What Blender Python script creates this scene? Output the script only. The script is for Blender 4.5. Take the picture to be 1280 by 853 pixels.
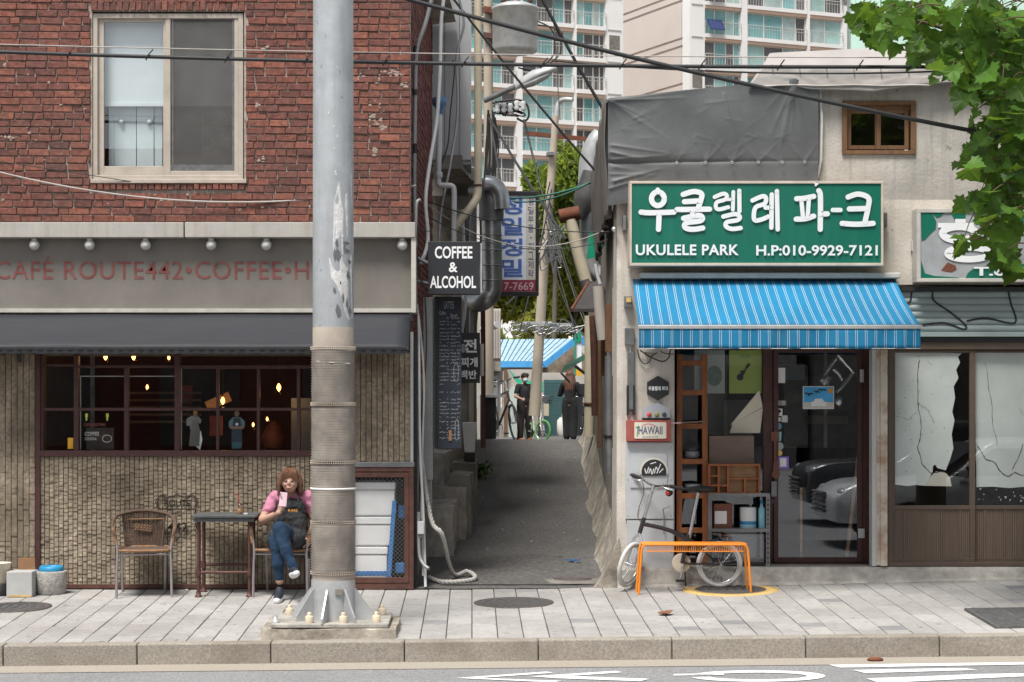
import bpy, bmesh, math, random
from mathutils import Vector, Matrix, noise
random.seed(7)
for o in list(bpy.data.objects): bpy.data.objects.remove(o)
scene = bpy.context.scene
R = math.radians

# ------------------------------------------------------------------ camera, sky, sun, exposure
CY, CZ, FPX, VX, VY = -18.18, 1.871, 2400.0, 590.0, 490.0
cam = bpy.data.cameras.new('camera'); camo = bpy.data.objects.new('camera', cam)
scene.collection.objects.link(camo); scene.camera = camo
camo.location = (0, CY, CZ); camo.rotation_euler = (R(90), 0, 0)
cam.sensor_width = 36.0; cam.lens = 36.0*FPX/1280.0
cam.shift_x = 50.0/1280.0; cam.shift_y = 63.5/1280.0
cam.clip_start = 0.1; cam.clip_end = 1500
world = bpy.data.worlds.new('World'); scene.world = world; world.use_nodes = True
wn = world.node_tree; bg = wn.nodes['Background']
sky = wn.nodes.new('ShaderNodeTexSky'); sky.sky_type = 'NISHITA'; sky.sun_disc = False
SUN_EL, SUN_AZ = 64.0, 208.0        # degrees; azimuth clockwise from +Y: behind the camera, to the left
sky.sun_elevation = R(SUN_EL); sky.sun_rotation = R(SUN_AZ)
sky.air_density = 1.0; sky.dust_density = 1.0; sky.ozone_density = 1.0
hs = wn.nodes.new('ShaderNodeHueSaturation'); hs.inputs['Saturation'].default_value = 0.22
wn.links.new(sky.outputs[0], hs.inputs['Color']); wn.links.new(hs.outputs[0], bg.inputs[0])
bg.inputs[1].default_value = 0.085
sl = bpy.data.lights.new('sun', 'SUN'); sl.energy = 3.1; sl.angle = R(20); sl.color = (1.0, 0.965, 0.91)
so = bpy.data.objects.new('sun', sl); scene.collection.objects.link(so)
sd = Vector((math.sin(R(SUN_AZ))*math.cos(R(SUN_EL)), math.cos(R(SUN_AZ))*math.cos(R(SUN_EL)), math.sin(R(SUN_EL))))
so.rotation_euler = (-sd).to_track_quat('-Z', 'Y').to_euler(); so.location = (0, -20, 40)
vs = scene.view_settings; vs.view_transform = 'Standard'; vs.look = 'None'; vs.gamma = 1.0; vs.use_curve_mapping = False
vs.exposure = 0.86
scene.cycles.use_denoising = True; scene.cycles.max_bounces = 7; scene.cycles.transparent_max_bounces = 16
scene.cycles.caustics_reflective = False; scene.cycles.caustics_refractive = False

# ------------------------------------------------------------------ helpers
COL = scene.collection
def X(px, y=0.0): return (px-VX)*(y-CY)/FPX
def Z(py, y=0.0): return CZ-(py-VY)*(y-CY)/FPX
def P(px, py, y=0.0): return Vector((X(px, y), y, Z(py, y)))
def gz(x, y):                                         # pavement height
    return 0.01*x + 0.0234*y + (0.012*max(0.0, x-1.0)+0.01*max(0.0, min(-x, 9.0)))*max(0.0, min(1.0, 1+y/3.0))
def lin(h):
    h = h.lstrip('#'); c = [int(h[i:i+2], 16)/255 for i in (0, 2, 4)]
    return tuple(v/12.92 if v <= .04045 else ((v+.055)/1.055)**2.4 for v in c)

class MB:
    def __init__(s): s.v = []; s.f = []; s.m = []; s.mi = 0; s.r = []; s.rv = 0.0; s.sm = []
    def add(s, vs, fs, smooth=False):
        b = len(s.v); s.v.extend(tuple(v) for v in vs)
        for f in fs: s.f.append(tuple(b+i for i in f)); s.m.append(s.mi); s.r.append(s.rv); s.sm.append(smooth)
        return s
    def box(s, a, b, M=None):
        x0, y0, z0 = a; x1, y1, z1 = b
        if x0 > x1: x0, x1 = x1, x0
        if y0 > y1: y0, y1 = y1, y0
        if z0 > z1: z0, z1 = z1, z0
        vs = [Vector(p) for p in ((x0,y0,z0),(x1,y0,z0),(x1,y1,z0),(x0,y1,z0),(x0,y0,z1),(x1,y0,z1),(x1,y1,z1),(x0,y1,z1))]
        if M is not None: vs = [M @ v for v in vs]
        return s.add(vs, [(0,3,2,1),(4,5,6,7),(0,1,5,4),(1,2,6,5),(2,3,7,6),(3,0,4,7)])
    def px(s, x0, y0, x1, y1, ya, yb):                # box whose front face (plane ya) covers that stretch of the facade
        e = random.uniform(-.0007,.0007); g = random.uniform(-.0007,.0007)   # no two faces share a plane
        return s.box((X(x0, ya)+e, ya+e, Z(y1, ya)+g), (X(x1, ya)+g, yb+g, Z(y0, ya)+e))
    def cbox(s, c, size, rot=(0,0,0)):
        from mathutils import Euler
        M = Matrix.Translation(Vector(c)) @ Euler(rot).to_matrix().to_4x4()
        h = Vector(size)/2
        return s.box(-h, h, M)
    def tube(s, pts, r, n=8, cap=True, r2=None, closed=False):
        pts = [Vector(p) for p in pts]; N = len(pts)
        if N < 2: return s
        rs = r if isinstance(r, (list, tuple)) else [r+(0 if r2 is None else (r2-r)*i/(N-1)) for i in range(N)]
        ts = []
        for i in range(N):
            if closed: t = pts[(i+1) % N]-pts[i-1]
            else: t = (pts[min(i+1, N-1)]-pts[max(i-1, 0)])
            ts.append(t.normalized() if t.length > 1e-9 else Vector((0,0,1)))
        up = Vector((0,0,1)) if abs(ts[0].z) < .9 else Vector((1,0,0))
        u = ts[0].cross(up).normalized(); vs = []
        for i in range(N):
            u = (u-ts[i]*u.dot(ts[i]))
            u = u.normalized() if u.length > 1e-6 else ts[i].orthogonal().normalized()
            w = ts[i].cross(u)
            for k in range(n):
                a = 2*math.pi*k/n; vs.append(pts[i]+(u*math.cos(a)+w*math.sin(a))*rs[i])
        fs = []
        L = N if closed else N-1
        for i in range(L):
            j = (i+1) % N
            for k in range(n): fs.append((i*n+k, i*n+(k+1) % n, j*n+(k+1) % n, j*n+k))
        s.add(vs, fs, n > 5)
        if cap and not closed: s.add(vs[:n], [tuple(range(n-1, -1, -1))]); s.add(vs[-n:], [tuple(range(n))])
        return s
    def bar(s, a, b, w, h, up=(0,0,1)):               # straight bar with a rectangular section
        a = Vector(a); b = Vector(b); t = (b-a).normalized(); up = Vector(up)
        if abs(t.dot(up)) > .98: up = Vector((0,1,0))
        u = t.cross(up).normalized()*w/2; q = u.cross(t).normalized()*h/2
        vs = [p+du*u+dq*q for p in (a, b) for du, dq in ((-1,-1),(1,-1),(1,1),(-1,1))]
        return s.add(vs, [(3,2,1,0),(4,5,6,7),(0,1,5,4),(1,2,6,5),(2,3,7,6),(3,0,4,7)])
    def lathe(s, prof, c, n=24, smooth=True, M=None):
        c = Vector(c); vs = []
        for r, z in prof:
            for k in range(n):
                a = 2*math.pi*k/n; v = Vector((r*math.cos(a), r*math.sin(a), z))
                vs.append(c+(M @ v if M is not None else v))
        fs = [(i*n+k, i*n+(k+1) % n, (i+1)*n+(k+1) % n, (i+1)*n+k) for i in range(len(prof)-1) for k in range(n)]
        s.add(vs, fs, smooth); 
        if prof[0][0] > 1e-5: s.add(vs[:n], [tuple(range(n-1,-1,-1))])
        if prof[-1][0] > 1e-5: s.add(vs[-n:], [tuple(range(n))])
        return s
    def sphere(s, c, r, n=12, M=None, sc=(1,1,1)):
        c = Vector(c); m = max(4, n//2+1); vs = []; fs = []
        for i in range(m+1):
            t = math.pi*i/m
            for k in range(n):
                a = 2*math.pi*k/n
                v = Vector((r*sc[0]*math.sin(t)*math.cos(a), r*sc[1]*math.sin(t)*math.sin(a), -r*sc[2]*math.cos(t)))
                vs.append(c+(M @ v if M is not None else v))
        for i in range(m):
            for k in range(n):
                q = [i*n+k, i*n+(k+1) % n, (i+1)*n+(k+1) % n, (i+1)*n+k]
                if i == 0: q = [q[0], q[2], q[3]]
                elif i == m-1: q = [q[0], q[1], q[2]]
                fs.append(tuple(q))
        return s.add(vs, fs, True)
    def prism(s, poly, y0, y1):                       # outline in (x, z), from y0 (front) to y1
        n = len(poly); ar = sum(poly[i][0]*poly[(i+1) % n][1]-poly[(i+1) % n][0]*poly[i][1] for i in range(n))
        if ar < 0: poly = poly[::-1]
        vs = [(x, y0, z) for x, z in poly]+[(x, y1, z) for x, z in poly]
        return s.add(vs, [tuple(range(n)), tuple(range(2*n-1, n-1, -1))]+[(i, n+i, n+(i+1) % n, (i+1) % n) for i in range(n)])
    def ppx(s, poly, ya, yb):                         # the same, outline measured on plane ya
        return s.prism([(X(x, ya), Z(y, ya)) for x, y in poly], ya, yb)
    def quad(s, a, b, c, d): return s.add([a, b, c, d], [(0,1,2,3)])
    def torus(s, c, R_, r, n=32, m=8, axis='y', M=None):
        pts = []
        for k in range(n):
            a = 2*math.pi*k/n; ca, sa = R_*math.cos(a), R_*math.sin(a)
            v = Vector({'y': (ca, 0, sa), 'x': (0, ca, sa), 'z': (ca, sa, 0)}[axis])
            pts.append(Vector(c)+(M @ v if M is not None else v))
        return s.tube(pts, r, m, closed=True)
    def build(s, name, mats, parent=None, bevel=0.0, loc=None, smooth=None):
        me = bpy.data.meshes.new(name); me.from_pydata(s.v, [], s.f)
        if not isinstance(mats, (list, tuple)): mats = [mats]
        for m in mats: me.materials.append(MAT[m] if isinstance(m, str) else m)
        me.polygons.foreach_set('material_index', s.m)
        me.polygons.foreach_set('use_smooth', [bool(v) for v in s.sm] if smooth is None else [smooth]*len(s.f))
        if any(s.r):
            at = me.attributes.new('rnd', 'FLOAT', 'FACE'); at.data.foreach_set('value', s.r)
        me.update()
        return link(name, me, parent, bevel, loc)
def link(name, me, parent=None, bevel=0.0, loc=None):
    o = bpy.data.objects.new(name, me); COL.objects.link(o)
    if loc is not None: o.location = loc
    if parent is not None:
        o.parent = parent
        if parent.parent is None: o.matrix_parent_inverse = Matrix.Translation(-Vector(parent.location))
    if bevel:
        b = o.modifiers.new('bevel', 'BEVEL'); b.width = bevel; b.segments = 2; b.limit_method = 'ANGLE'; b.angle_limit = R(40)
    return o
def tag(o, label=None, cat=None, group=None, kind=None):
    if label: o['label'] = label
    if cat: o['category'] = cat
    if group: o['group'] = group
    if kind: o['kind'] = kind
    return o
def empty(name, loc, label=None, cat=None, group=None, kind=None):
    e = bpy.data.objects.new(name, None); COL.objects.link(e); e.location = loc; e.empty_display_size = .1
    return tag(e, label, cat, group, kind)
def copy_tree(o, parent=None):
    c = o.copy(); COL.objects.link(c)
    if parent is not None: c.parent = parent
    for ch in o.children: copy_tree(ch, c)
    return c
def smooth_pts(pts, n=6):                             # Catmull-Rom through points
    pts = [Vector(p) for p in pts]
    if len(pts) < 3: return pts
    out = []
    for i in range(len(pts)-1):
        p0 = pts[max(i-1, 0)]; p1 = pts[i]; p2 = pts[i+1]; p3 = pts[min(i+2, len(pts)-1)]
        for k in range(n):
            t = k/n
            out.append(.5*((2*p1)+(p2-p0)*t+(2*p0-5*p1+4*p2-p3)*t*t+(3*p1-p0-3*p2+p3)*t**3))
    out.append(pts[-1]); return out
def sag(a, b, s, n=24):
    a = Vector(a); b = Vector(b)
    return [a.lerp(b, i/n)-Vector((0,0,s*4*(i/n)*(1-i/n))) for i in range(n+1)]
def stroke2d(pts, w, n=5):                            # outline quads of a rounded brush stroke in 2-D -> list of polygons
    out = []
    P2 = [Vector((p[0], p[1])) for p in pts]
    P2 = smooth_pts([(p.x, p.y, 0) for p in P2], n) if len(P2) > 2 else [Vector((p.x, p.y, 0)) for p in P2]
    L = []; Rr = []
    for i, p in enumerate(P2):
        t = (P2[min(i+1, len(P2)-1)]-P2[max(i-1, 0)])
        t = t.normalized() if t.length > 1e-9 else Vector((1,0,0)); nrm = Vector((-t.y, t.x, 0))*w/2
        L.append(p+nrm); Rr.append(p-nrm)
    for i in range(len(P2)-1): out.append([L[i], L[i+1], Rr[i+1], Rr[i]])
    return out, P2
def draw(mb, strokes, w, fmap, y, caps=True, dy=0.0006):
    """flat painted strokes; fmap maps drawing units to (x, z)"""
    k = 0
    for st in strokes:
        ww = w
        if isinstance(st, tuple): st, ww = st
        qs, c = stroke2d(st, ww)
        for q in qs: mb.add([(fmap(v.x, v.y)[0], y, fmap(v.x, v.y)[1]) for v in q], [(0,1,2,3)])
        if caps:
            for p in (c[0], c[-1]):
                k += 1
                vs = [fmap(p.x+ww/2*math.cos(2*math.pi*i/14), p.y+ww/2*math.sin(2*math.pi*i/14)) for i in range(14)]
                mb.add([(a, y-dy*(1+k % 3), b) for a, b in vs], [tuple(range(14))])
_tc = {}
def text_mesh(body, bold=0.0, space=1.0):
    key = (body, bold, space)
    if key in _tc: return _tc[key]
    cu = bpy.data.curves.new('text', 'FONT'); cu.body = body; cu.size = 1; cu.offset = bold; cu.space_character = space
    cu.resolution_u = 3
    o = bpy.data.objects.new('text', cu); COL.objects.link(o)
    dg = bpy.context.evaluated_depsgraph_get(); me = bpy.data.meshes.new_from_object(o.evaluated_get(dg))
    V = [tuple(v.co) for v in me.vertices]; Fs = [tuple(p.vertices) for p in me.polygons]
    bpy.data.objects.remove(o); bpy.data.curves.remove(cu); bpy.data.meshes.remove(me)
    _tc[key] = (V, Fs); return V, Fs
def put_text(mb, body, x0, y0, x1, y1, y, bold=0.0, space=1.0, M=None):
    """lettering that fills that stretch (facade pixels) of plane y"""
    V, Fs = text_mesh(body, bold, space)
    if not V: return
    a = min(v[0] for v in V); b = max(v[0] for v in V); c = min(v[1] for v in V); d = max(v[1] for v in V)
    wx0, wx1, wz0, wz1 = X(x0, y), X(x1, y), Z(y1, y), Z(y0, y)
    vs = [Vector((wx0+(v[0]-a)/(b-a)*(wx1-wx0), y, wz0+(v[1]-c)/(d-c)*(wz1-wz0))) for v in V]
    if M is not None: vs = [M @ v for v in vs]
    mb.add(vs, Fs)

# ------------------------------------------------------------------ materials
MAT = {}
def mat(name, col, rough=.7, metal=0.0, var=.18, scale=6.0, bump=0.0, bscale=40.0, col2=None, stain=0.0, stain_col=None, stain_scale=1.2,
        streak=0.0, rnd=0.0, spec=.5, stretch=None, alpha=1.0, coat=0.0, speck=0.0, speck_scale=26.0, cols=None, stain_lo=.48, stain_hi=.72, grain=0.0, grain_scale=12.0, emit=None, estr=0.0, detail=6.0):
    if isinstance(col, str): col = lin(col)
    m = bpy.data.materials.new(name); m.use_nodes = True; MAT[name] = m
    nt = m.node_tree; N = nt.nodes; L = nt.links; b = N['Principled BSDF']
    b.inputs['Roughness'].default_value = rough; b.inputs['Metallic'].default_value = metal
    b.inputs['Specular IOR Level'].default_value = spec
    if coat: b.inputs['Coat Weight'].default_value = coat; b.inputs['Coat Roughness'].default_value = .1
    tc = N.new('ShaderNodeNewGeometry'); src = tc.outputs['Position']
    if stretch:
        mp = N.new('ShaderNodeMapping'); mp.inputs['Scale'].default_value = stretch; L.new(src, mp.inputs[0]); src = mp.outputs[0]
    def noise_(sc, det=detail, vec=src):
        n = N.new('ShaderNodeTexNoise'); n.inputs['Scale'].default_value = sc; n.inputs['Detail'].default_value = det
        n.inputs['Roughness'].default_value = .6; L.new(vec, n.inputs['Vector']); return n.outputs['Fac']
    def ramp(fac, lo, hi):
        r = N.new('ShaderNodeMapRange'); r.clamp = True; r.inputs['From Min'].default_value = lo; r.inputs['From Max'].default_value = hi
        L.new(fac, r.inputs['Value']); return r.outputs[0]
    def mix(fac, a, b_, mode='MIX'):
        x = N.new('ShaderNodeMix'); x.data_type = 'RGBA'; x.blend_type = mode
        if isinstance(fac, (int, float)): x.inputs['Factor'].default_value = fac
        else: L.new(fac, x.inputs['Factor'])
        for sk, v in (('A', a), ('B', b_)):
            i = [q for q in x.inputs if q.name == sk and q.type == 'RGBA'][0]
            if isinstance(v, tuple): i.default_value = (*v[:3], 1)
            else: L.new(v, i)
        return [q for q in x.outputs if q.type == 'RGBA'][0]
    c2 = tuple(min(1, c*(1+var)) for c in col) if col2 is None else (lin(col2) if isinstance(col2, str) else col2)
    c1 = tuple(c*(1-var) for c in col) if col2 is None else col
    out = mix(ramp(noise_(scale), .3, .7), c1, c2)
    if rnd:
        oi = N.new('ShaderNodeObjectInfo'); at = N.new('ShaderNodeAttribute'); at.attribute_name = 'rnd'
        ad = N.new('ShaderNodeMath'); ad.operation = 'ADD'; L.new(oi.outputs['Random'], ad.inputs[0]); L.new(at.outputs['Fac'], ad.inputs[1])
        fr = N.new('ShaderNodeMath'); fr.operation = 'FRACT'; L.new(ad.outputs[0], fr.inputs[0])
        mr = N.new('ShaderNodeMapRange'); mr.inputs['To Min'].default_value = 1-rnd; mr.inputs['To Max'].default_value = 1+rnd*.8
        L.new(fr.outputs[0], mr.inputs['Value'])
        vm = N.new('ShaderNodeVectorMath'); vm.operation = 'SCALE'; L.new(out, vm.inputs[0]); L.new(mr.outputs[0], vm.inputs['Scale']); out = vm.outputs[0]
    if cols:
        cr = N.new('ShaderNodeValToRGB'); el = cr.color_ramp.elements; cr.color_ramp.interpolation = 'LINEAR'
        while len(el) < len(cols): el.new(.5)
        for i, c in enumerate(cols): el[i].position = i/(len(cols)-1); el[i].color = (*c, 1)
        L.new(fr.outputs[0], cr.inputs[0]); out = mix(.35, cr.outputs[0], out)
    if grain:
        f = N.new('ShaderNodeMapRange'); f.inputs['From Min'].default_value = .32; f.inputs['From Max'].default_value = .68; f.inputs['To Min'].default_value = 1-grain; f.inputs['To Max'].default_value = 1+grain
        L.new(noise_(grain_scale, 10, tc.outputs['Position']), f.inputs['Value'])
        vm = N.new('ShaderNodeVectorMath'); vm.operation = 'SCALE'; L.new(out, vm.inputs[0]); L.new(f.outputs[0], vm.inputs['Scale']); out = vm.outputs[0]
    if stain:
        sc_ = stain_col or tuple(c*.35 for c in col); sc_ = lin(sc_) if isinstance(sc_, str) else sc_
        f = ramp(noise_(stain_scale, 8, tc.outputs['Position']), stain_lo, stain_hi)
        mu = N.new('ShaderNodeMath'); mu.operation = 'MULTIPLY'; mu.inputs[1].default_value = stain; L.new(f, mu.inputs[0])
        out = mix(mu.outputs[0], out, sc_)
    if streak:
        mp = N.new('ShaderNodeMapping'); mp.inputs['Scale'].default_value = (9, 9, .55); L.new(tc.outputs['Position'], mp.inputs[0])
        f = ramp(noise_(1.6, 5, mp.outputs[0]), .5, .78)
        mu = N.new('ShaderNodeMath'); mu.operation = 'MULTIPLY'; mu.inputs[1].default_value = streak; L.new(f, mu.inputs[0])
        sc_ = stain_col or tuple(c*.4 for c in col); sc_ = lin(sc_) if isinstance(sc_, str) else sc_
        out = mix(mu.outputs[0], out, sc_)
    if speck:
        f = ramp(noise_(speck_scale, 2, tc.outputs['Position']), .66, .72)
        mu = N.new('ShaderNodeMath'); mu.operation = 'MULTIPLY'; mu.inputs[1].default_value = speck; L.new(f, mu.inputs[0])
        out = mix(mu.outputs[0], out, tuple(c*.3 for c in col))
    L.new(out, b.inputs['Base Color'])
    if bump:
        bp = N.new('ShaderNodeBump'); bp.inputs['Strength'].default_value = min(1, bump); bp.inputs['Distance'].default_value = .01*max(1, bump)
        L.new(noise_(bscale, 4), bp.inputs['Height']); L.new(bp.outputs[0], b.inputs['Normal'])
    rr = N.new('ShaderNodeMapRange'); rr.inputs['To Min'].default_value = max(.02, rough-.1); rr.inputs['To Max'].default_value = min(1, rough+.1)
    L.new(noise_(scale*2.3, 3), rr.inputs['Value']); L.new(rr.outputs[0], b.inputs['Roughness'])
    if emit: b.inputs['Emission Color'].default_value = (*emit, 1); b.inputs['Emission Strength'].default_value = estr
    if alpha < 1: b.inputs['Alpha'].default_value = alpha
    return m
def glass(name, tint=(.9,.95,.95), ior=1.5, rough=.0, boost=1.0):
    m = bpy.data.materials.new(name); m.use_nodes = True; MAT[name] = m
    nt = m.node_tree; N = nt.nodes; L = nt.links; N.remove(N['Principled BSDF'])
    lw = N.new('ShaderNodeLayerWeight'); lw.inputs['Blend'].default_value = .5; f0 = ((ior-1)/(ior+1))**2*boost
    pw = N.new('ShaderNodeMath'); pw.operation = 'POWER'; pw.inputs[1].default_value = 5; L.new(lw.outputs['Facing'], pw.inputs[0])
    mu = N.new('ShaderNodeMath'); mu.operation = 'MULTIPLY_ADD'; mu.inputs[1].default_value = 1-f0; mu.inputs[2].default_value = f0; mu.use_clamp = True; L.new(pw.outputs[0], mu.inputs[0])
    t = N.new('ShaderNodeBsdfTransparent'); t.inputs[0].default_value = (*tint, 1)
    g = N.new('ShaderNodeBsdfGlossy'); g.inputs['Roughness'].default_value = rough; g.inputs['Color'].default_value = (.95,.97,1,1)
    mx = N.new('ShaderNodeMixShader'); L.new(mu.outputs[0], mx.inputs[0]); L.new(t.outputs[0], mx.inputs[1]); L.new(g.outputs[0], mx.inputs[2])
    L.new(mx.outputs[0], N['Material Output'].inputs[0]); return m
def emitter(name, col, s):
    m = bpy.data.materials.new(name); m.use_nodes = True; MAT[name] = m
    b = m.node_tree.nodes['Principled BSDF']; b.inputs['Base Color'].default_value = (*col, 1)
    b.inputs['Emission Color'].default_value = (*col, 1); b.inputs['Emission Strength'].default_value = s; return m
def stripes(name, base, line):
    """blue awning canvas: paired white lines woven along the cloth, in UV-like object X"""
    m = mat(name, base, .75, var=.10, scale=1.5, grain=.10, grain_scale=2.0, stain=.35, stain_scale=2.2, stain_col=(.02,.13,.24), bump=.25, bscale=7); nt = m.node_tree; N = nt.nodes; L = nt.links; b = N['Principled BSDF']
    old = b.inputs['Base Color'].links[0].from_socket
    at = N.new('ShaderNodeAttribute'); at.attribute_name = 'run'
    def band(lo, hi):
        a = N.new('ShaderNodeMath'); a.operation = 'GREATER_THAN'; a.inputs[1].default_value = lo; L.new(at.outputs['Fac'], a.inputs[0])
        c = N.new('ShaderNodeMath'); c.operation = 'LESS_THAN'; c.inputs[1].default_value = hi; L.new(at.outputs['Fac'], c.inputs[0])
        d = N.new('ShaderNodeMath'); d.operation = 'MULTIPLY'; L.new(a.outputs[0], d.inputs[0]); L.new(c.outputs[0], d.inputs[1]); return d.outputs[0]
    fr = N.new('ShaderNodeMath'); fr.operation = 'FRACT'; L.new(at.outputs['Fac'], fr.inputs[0])
    at2 = fr
    def band2(lo, hi):
        a = N.new('ShaderNodeMath'); a.operation = 'GREATER_THAN'; a.inputs[1].default_value = lo; L.new(at2.outputs[0], a.inputs[0])
        c = N.new('ShaderNodeMath'); c.operation = 'LESS_THAN'; c.inputs[1].default_value = hi; L.new(at2.outputs[0], c.inputs[0])
        d = N.new('ShaderNodeMath'); d.operation = 'MULTIPLY'; L.new(a.outputs[0], d.inputs[0]); L.new(c.outputs[0], d.inputs[1]); return d.outputs[0]
    ad = N.new('ShaderNodeMath'); ad.operation = 'ADD'; L.new(band2(.38,.43), ad.inputs[0]); L.new(band2(.57,.62), ad.inputs[1])
    mx = N.new('ShaderNodeMix'); mx.data_type = 'RGBA'; L.new(ad.outputs[0], mx.inputs['Factor'])
    L.new(old, [q for q in mx.inputs if q.name == 'A' and q.type == 'RGBA'][0]); [q for q in mx.inputs if q.name == 'B' and q.type == 'RGBA'][0].default_value = (*line, 1)
    L.new([q for q in mx.outputs if q.type == 'RGBA'][0], b.inputs['Base Color'])
    return m
mat('brick', (.27,.088,.058), .85, var=.35, scale=9, bump=.6, bscale=60, col2=(.15,.055,.043), rnd=.2, cols=[(.07,.037,.034),(.14,.056,.043),(.22,.077,.051),(.165,.062,.046),(.10,.045,.039),(.255,.096,.06),(.15,.058,.045),(.085,.042,.038)], grain=.4, grain_scale=22, stain=.30, stain_col=(.10,.07,.055), stain_scale=1.1)
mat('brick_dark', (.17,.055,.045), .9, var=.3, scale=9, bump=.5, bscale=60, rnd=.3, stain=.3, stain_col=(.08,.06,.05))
mat('mortar', (.38,.325,.28), .95, var=.3, scale=18, bump=.5, stain=.35, stain_col=(.09,.06,.05), stain_scale=2.0)
mat('plaster_patch', (.33,.27,.225), .95, var=.25, scale=20, bump=.7)
mat('concrete', (.34,.32,.29), .9, var=.22, grain=.25, grain_scale=9, scale=5, bump=.4, stain=.45, stain_col=(.15,.13,.11), stain_scale=2)
mat('concrete_dark', (.20,.185,.165), .95, var=.3, scale=4, bump=.7, bscale=25, stain=.5, stain_col=(.07,.065,.055), stain_scale=1.6)
mat('concrete_rough', (.33,.295,.245), .95, var=.3, grain=.35, grain_scale=7, scale=3.5, bump=1.0, bscale=18, stain=.55, stain_col=(.12,.10,.075), stain_scale=2.4)
mat('paver', (.355,.342,.328), .85, var=.12, scale=14, bump=.3, bscale=90, rnd=.13, stain=.5, stain_col=(.20,.185,.165), stain_scale=1.0, speck=.7, speck_scale=13)
mat('paver_dark', (.235,.23,.235), .85, var=.12, scale=14, bump=.25, bscale=90, rnd=.10)
mat('joint', (.055,.05,.045), .95, var=.3)
mat('kerb', (.30,.27,.23), .85, var=.2, grain=.2, grain_scale=50, scale=60, bump=.5, bscale=120, rnd=.08, stain=.6, stain_col=(.15,.122,.09), stain_scale=1.8, speck=.5, speck_scale=60)
mat('gutter', (.32,.285,.24), .9, var=.15, scale=50, bump=.4, bscale=90, stain=.3, stain_col=(.30,.25,.2))
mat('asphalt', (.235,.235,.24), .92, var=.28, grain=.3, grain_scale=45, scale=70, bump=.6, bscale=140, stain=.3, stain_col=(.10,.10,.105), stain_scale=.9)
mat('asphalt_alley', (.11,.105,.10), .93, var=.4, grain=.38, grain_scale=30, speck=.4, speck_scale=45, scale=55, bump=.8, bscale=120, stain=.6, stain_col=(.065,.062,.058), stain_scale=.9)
mat('road_paint', (.72,.72,.72), .8, var=.12, scale=30, stain=.25, stain_col=(.4,.4,.4), stain_scale=5)
mat('earth', (.13,.11,.08), 1.0, var=.3, scale=2)
mat('ledge', (.40,.38,.35), .8, var=.1, scale=5, streak=.7, stain_col=(.29,.24,.19), bump=.15)
mat('fascia', (.185,.168,.148), .75, var=.16, scale=2.2, stain=.35, stain_col=(.16,.14,.12), stain_scale=1.0, streak=.3, bump=.08)
mat('fascia_trim', (.47,.45,.41), .7, var=.15, scale=8)
mat('faded_red', (.22,.066,.058), .8, var=.25, scale=14, stain=.35, stain_col=(.30,.19,.165), stain_scale=6)
mat('awning_dark', (.018,.020,.026), .7, var=.12, scale=3, stretch=(.5,1,9), bump=.15, bscale=8)
mat('dark_metal', (.03,.03,.033), .5, .3)
mat('black', (.012,.012,.013), .6)
mat('maroon', (.062,.022,.019), .55, var=.25, scale=12, bump=.1)
mat('tile_wall', (.33,.268,.195), .92, var=.22, grain=.35, grain_scale=30, scale=9, bump=.5, bscale=50, rnd=.10, stain=.85, stain_lo=.42, stain_hi=.68, stain_col=(.10,.078,.052), stain_scale=1.7, streak=.6)
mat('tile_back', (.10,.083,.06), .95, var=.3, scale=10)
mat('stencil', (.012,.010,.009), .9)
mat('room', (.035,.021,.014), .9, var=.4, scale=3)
mat('room_blue', (.20,.235,.26), .8, var=.15)
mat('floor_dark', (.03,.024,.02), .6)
mat('beige_frame', (.44,.385,.325), .5, var=.1, scale=10, stain=.3, stain_col=(.25,.21,.17), stain_scale=3)
mat('white_panel', (.62,.68,.69), .6, var=.05)
mat('blind', (.66,.70,.71), .8, var=.04)
mat('screen', (.12,.115,.11), .9, alpha=.52)
mat('galvanised', (.43,.45,.465), .5, .3, var=.14, scale=3, stain=.45, stain_col=(.24,.25,.265), stain_scale=2.2, stretch=(1,1,.25), streak=.4, grain=.1, grain_scale=5, speck=.4, speck_scale=14, bump=.12, bscale=9)
mat('galv_light', (.50,.51,.515), .45, .45, var=.16, scale=7)
mat('galv_dark', (.20,.205,.21), .45, .6, var=.25, scale=6)
mat('peeling', (.62,.62,.61), .8, var=.2, scale=12, bump=.6, bscale=30)
mat('wrap', (.30,.265,.23), .9, var=.2, scale=3, grain=.2, grain_scale=9, streak=.3, stain=.5, stain_col=(.19,.165,.14), stain_scale=1.4)
mat('wrap_band', (.40,.345,.29), .85, var=.15)
mat('zip_tie', (.72,.71,.68), .6)
mat('globe', (.55,.54,.52), .9, var=.08)
mat('cap_plastic', (.55,.47,.35), .6, var=.1)
mat('rust', (.20,.065,.03), .9, var=.4, scale=10, bump=.5, col2=(.09,.035,.022))
mat('rust_brown', (.09,.037,.026), .75, var=.35, scale=12, bump=.3)
mat('foam', (.76,.76,.75), .85, var=.05, bump=.3, bscale=80)
mat('blue_plastic', (.035,.17,.42), .5, var=.1)
mat('wicker', (.10,.062,.043), .8, var=.3, scale=40, stretch=(1,1,1), bump=.5, bscale=90)
mat('wicker_light', (.235,.125,.06), .7, var=.3, scale=30, bump=.3)
mat('alu', (.36,.335,.34), .4, .6, var=.12, scale=8)
mat('table_top', (.085,.093,.095), .45, var=.2, scale=9)
mat('pipe_red', (.10,.043,.037), .6, .3, var=.3, scale=15)
mat('stone_pot', (.36,.345,.32), .95, var=.3, scale=22, bump=1.0, bscale=45, stain=.3)
mat('grey_box', (.42,.42,.41), .85, var=.1, stain=.3, stain_col=(.27,.26,.24))
mat('cream', (.62,.55,.44), .7, var=.1)
mat('card', (.30,.165,.085), .9, var=.2)
mat('cyan_lid', (.02,.24,.46), .45, var=.15)
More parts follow.
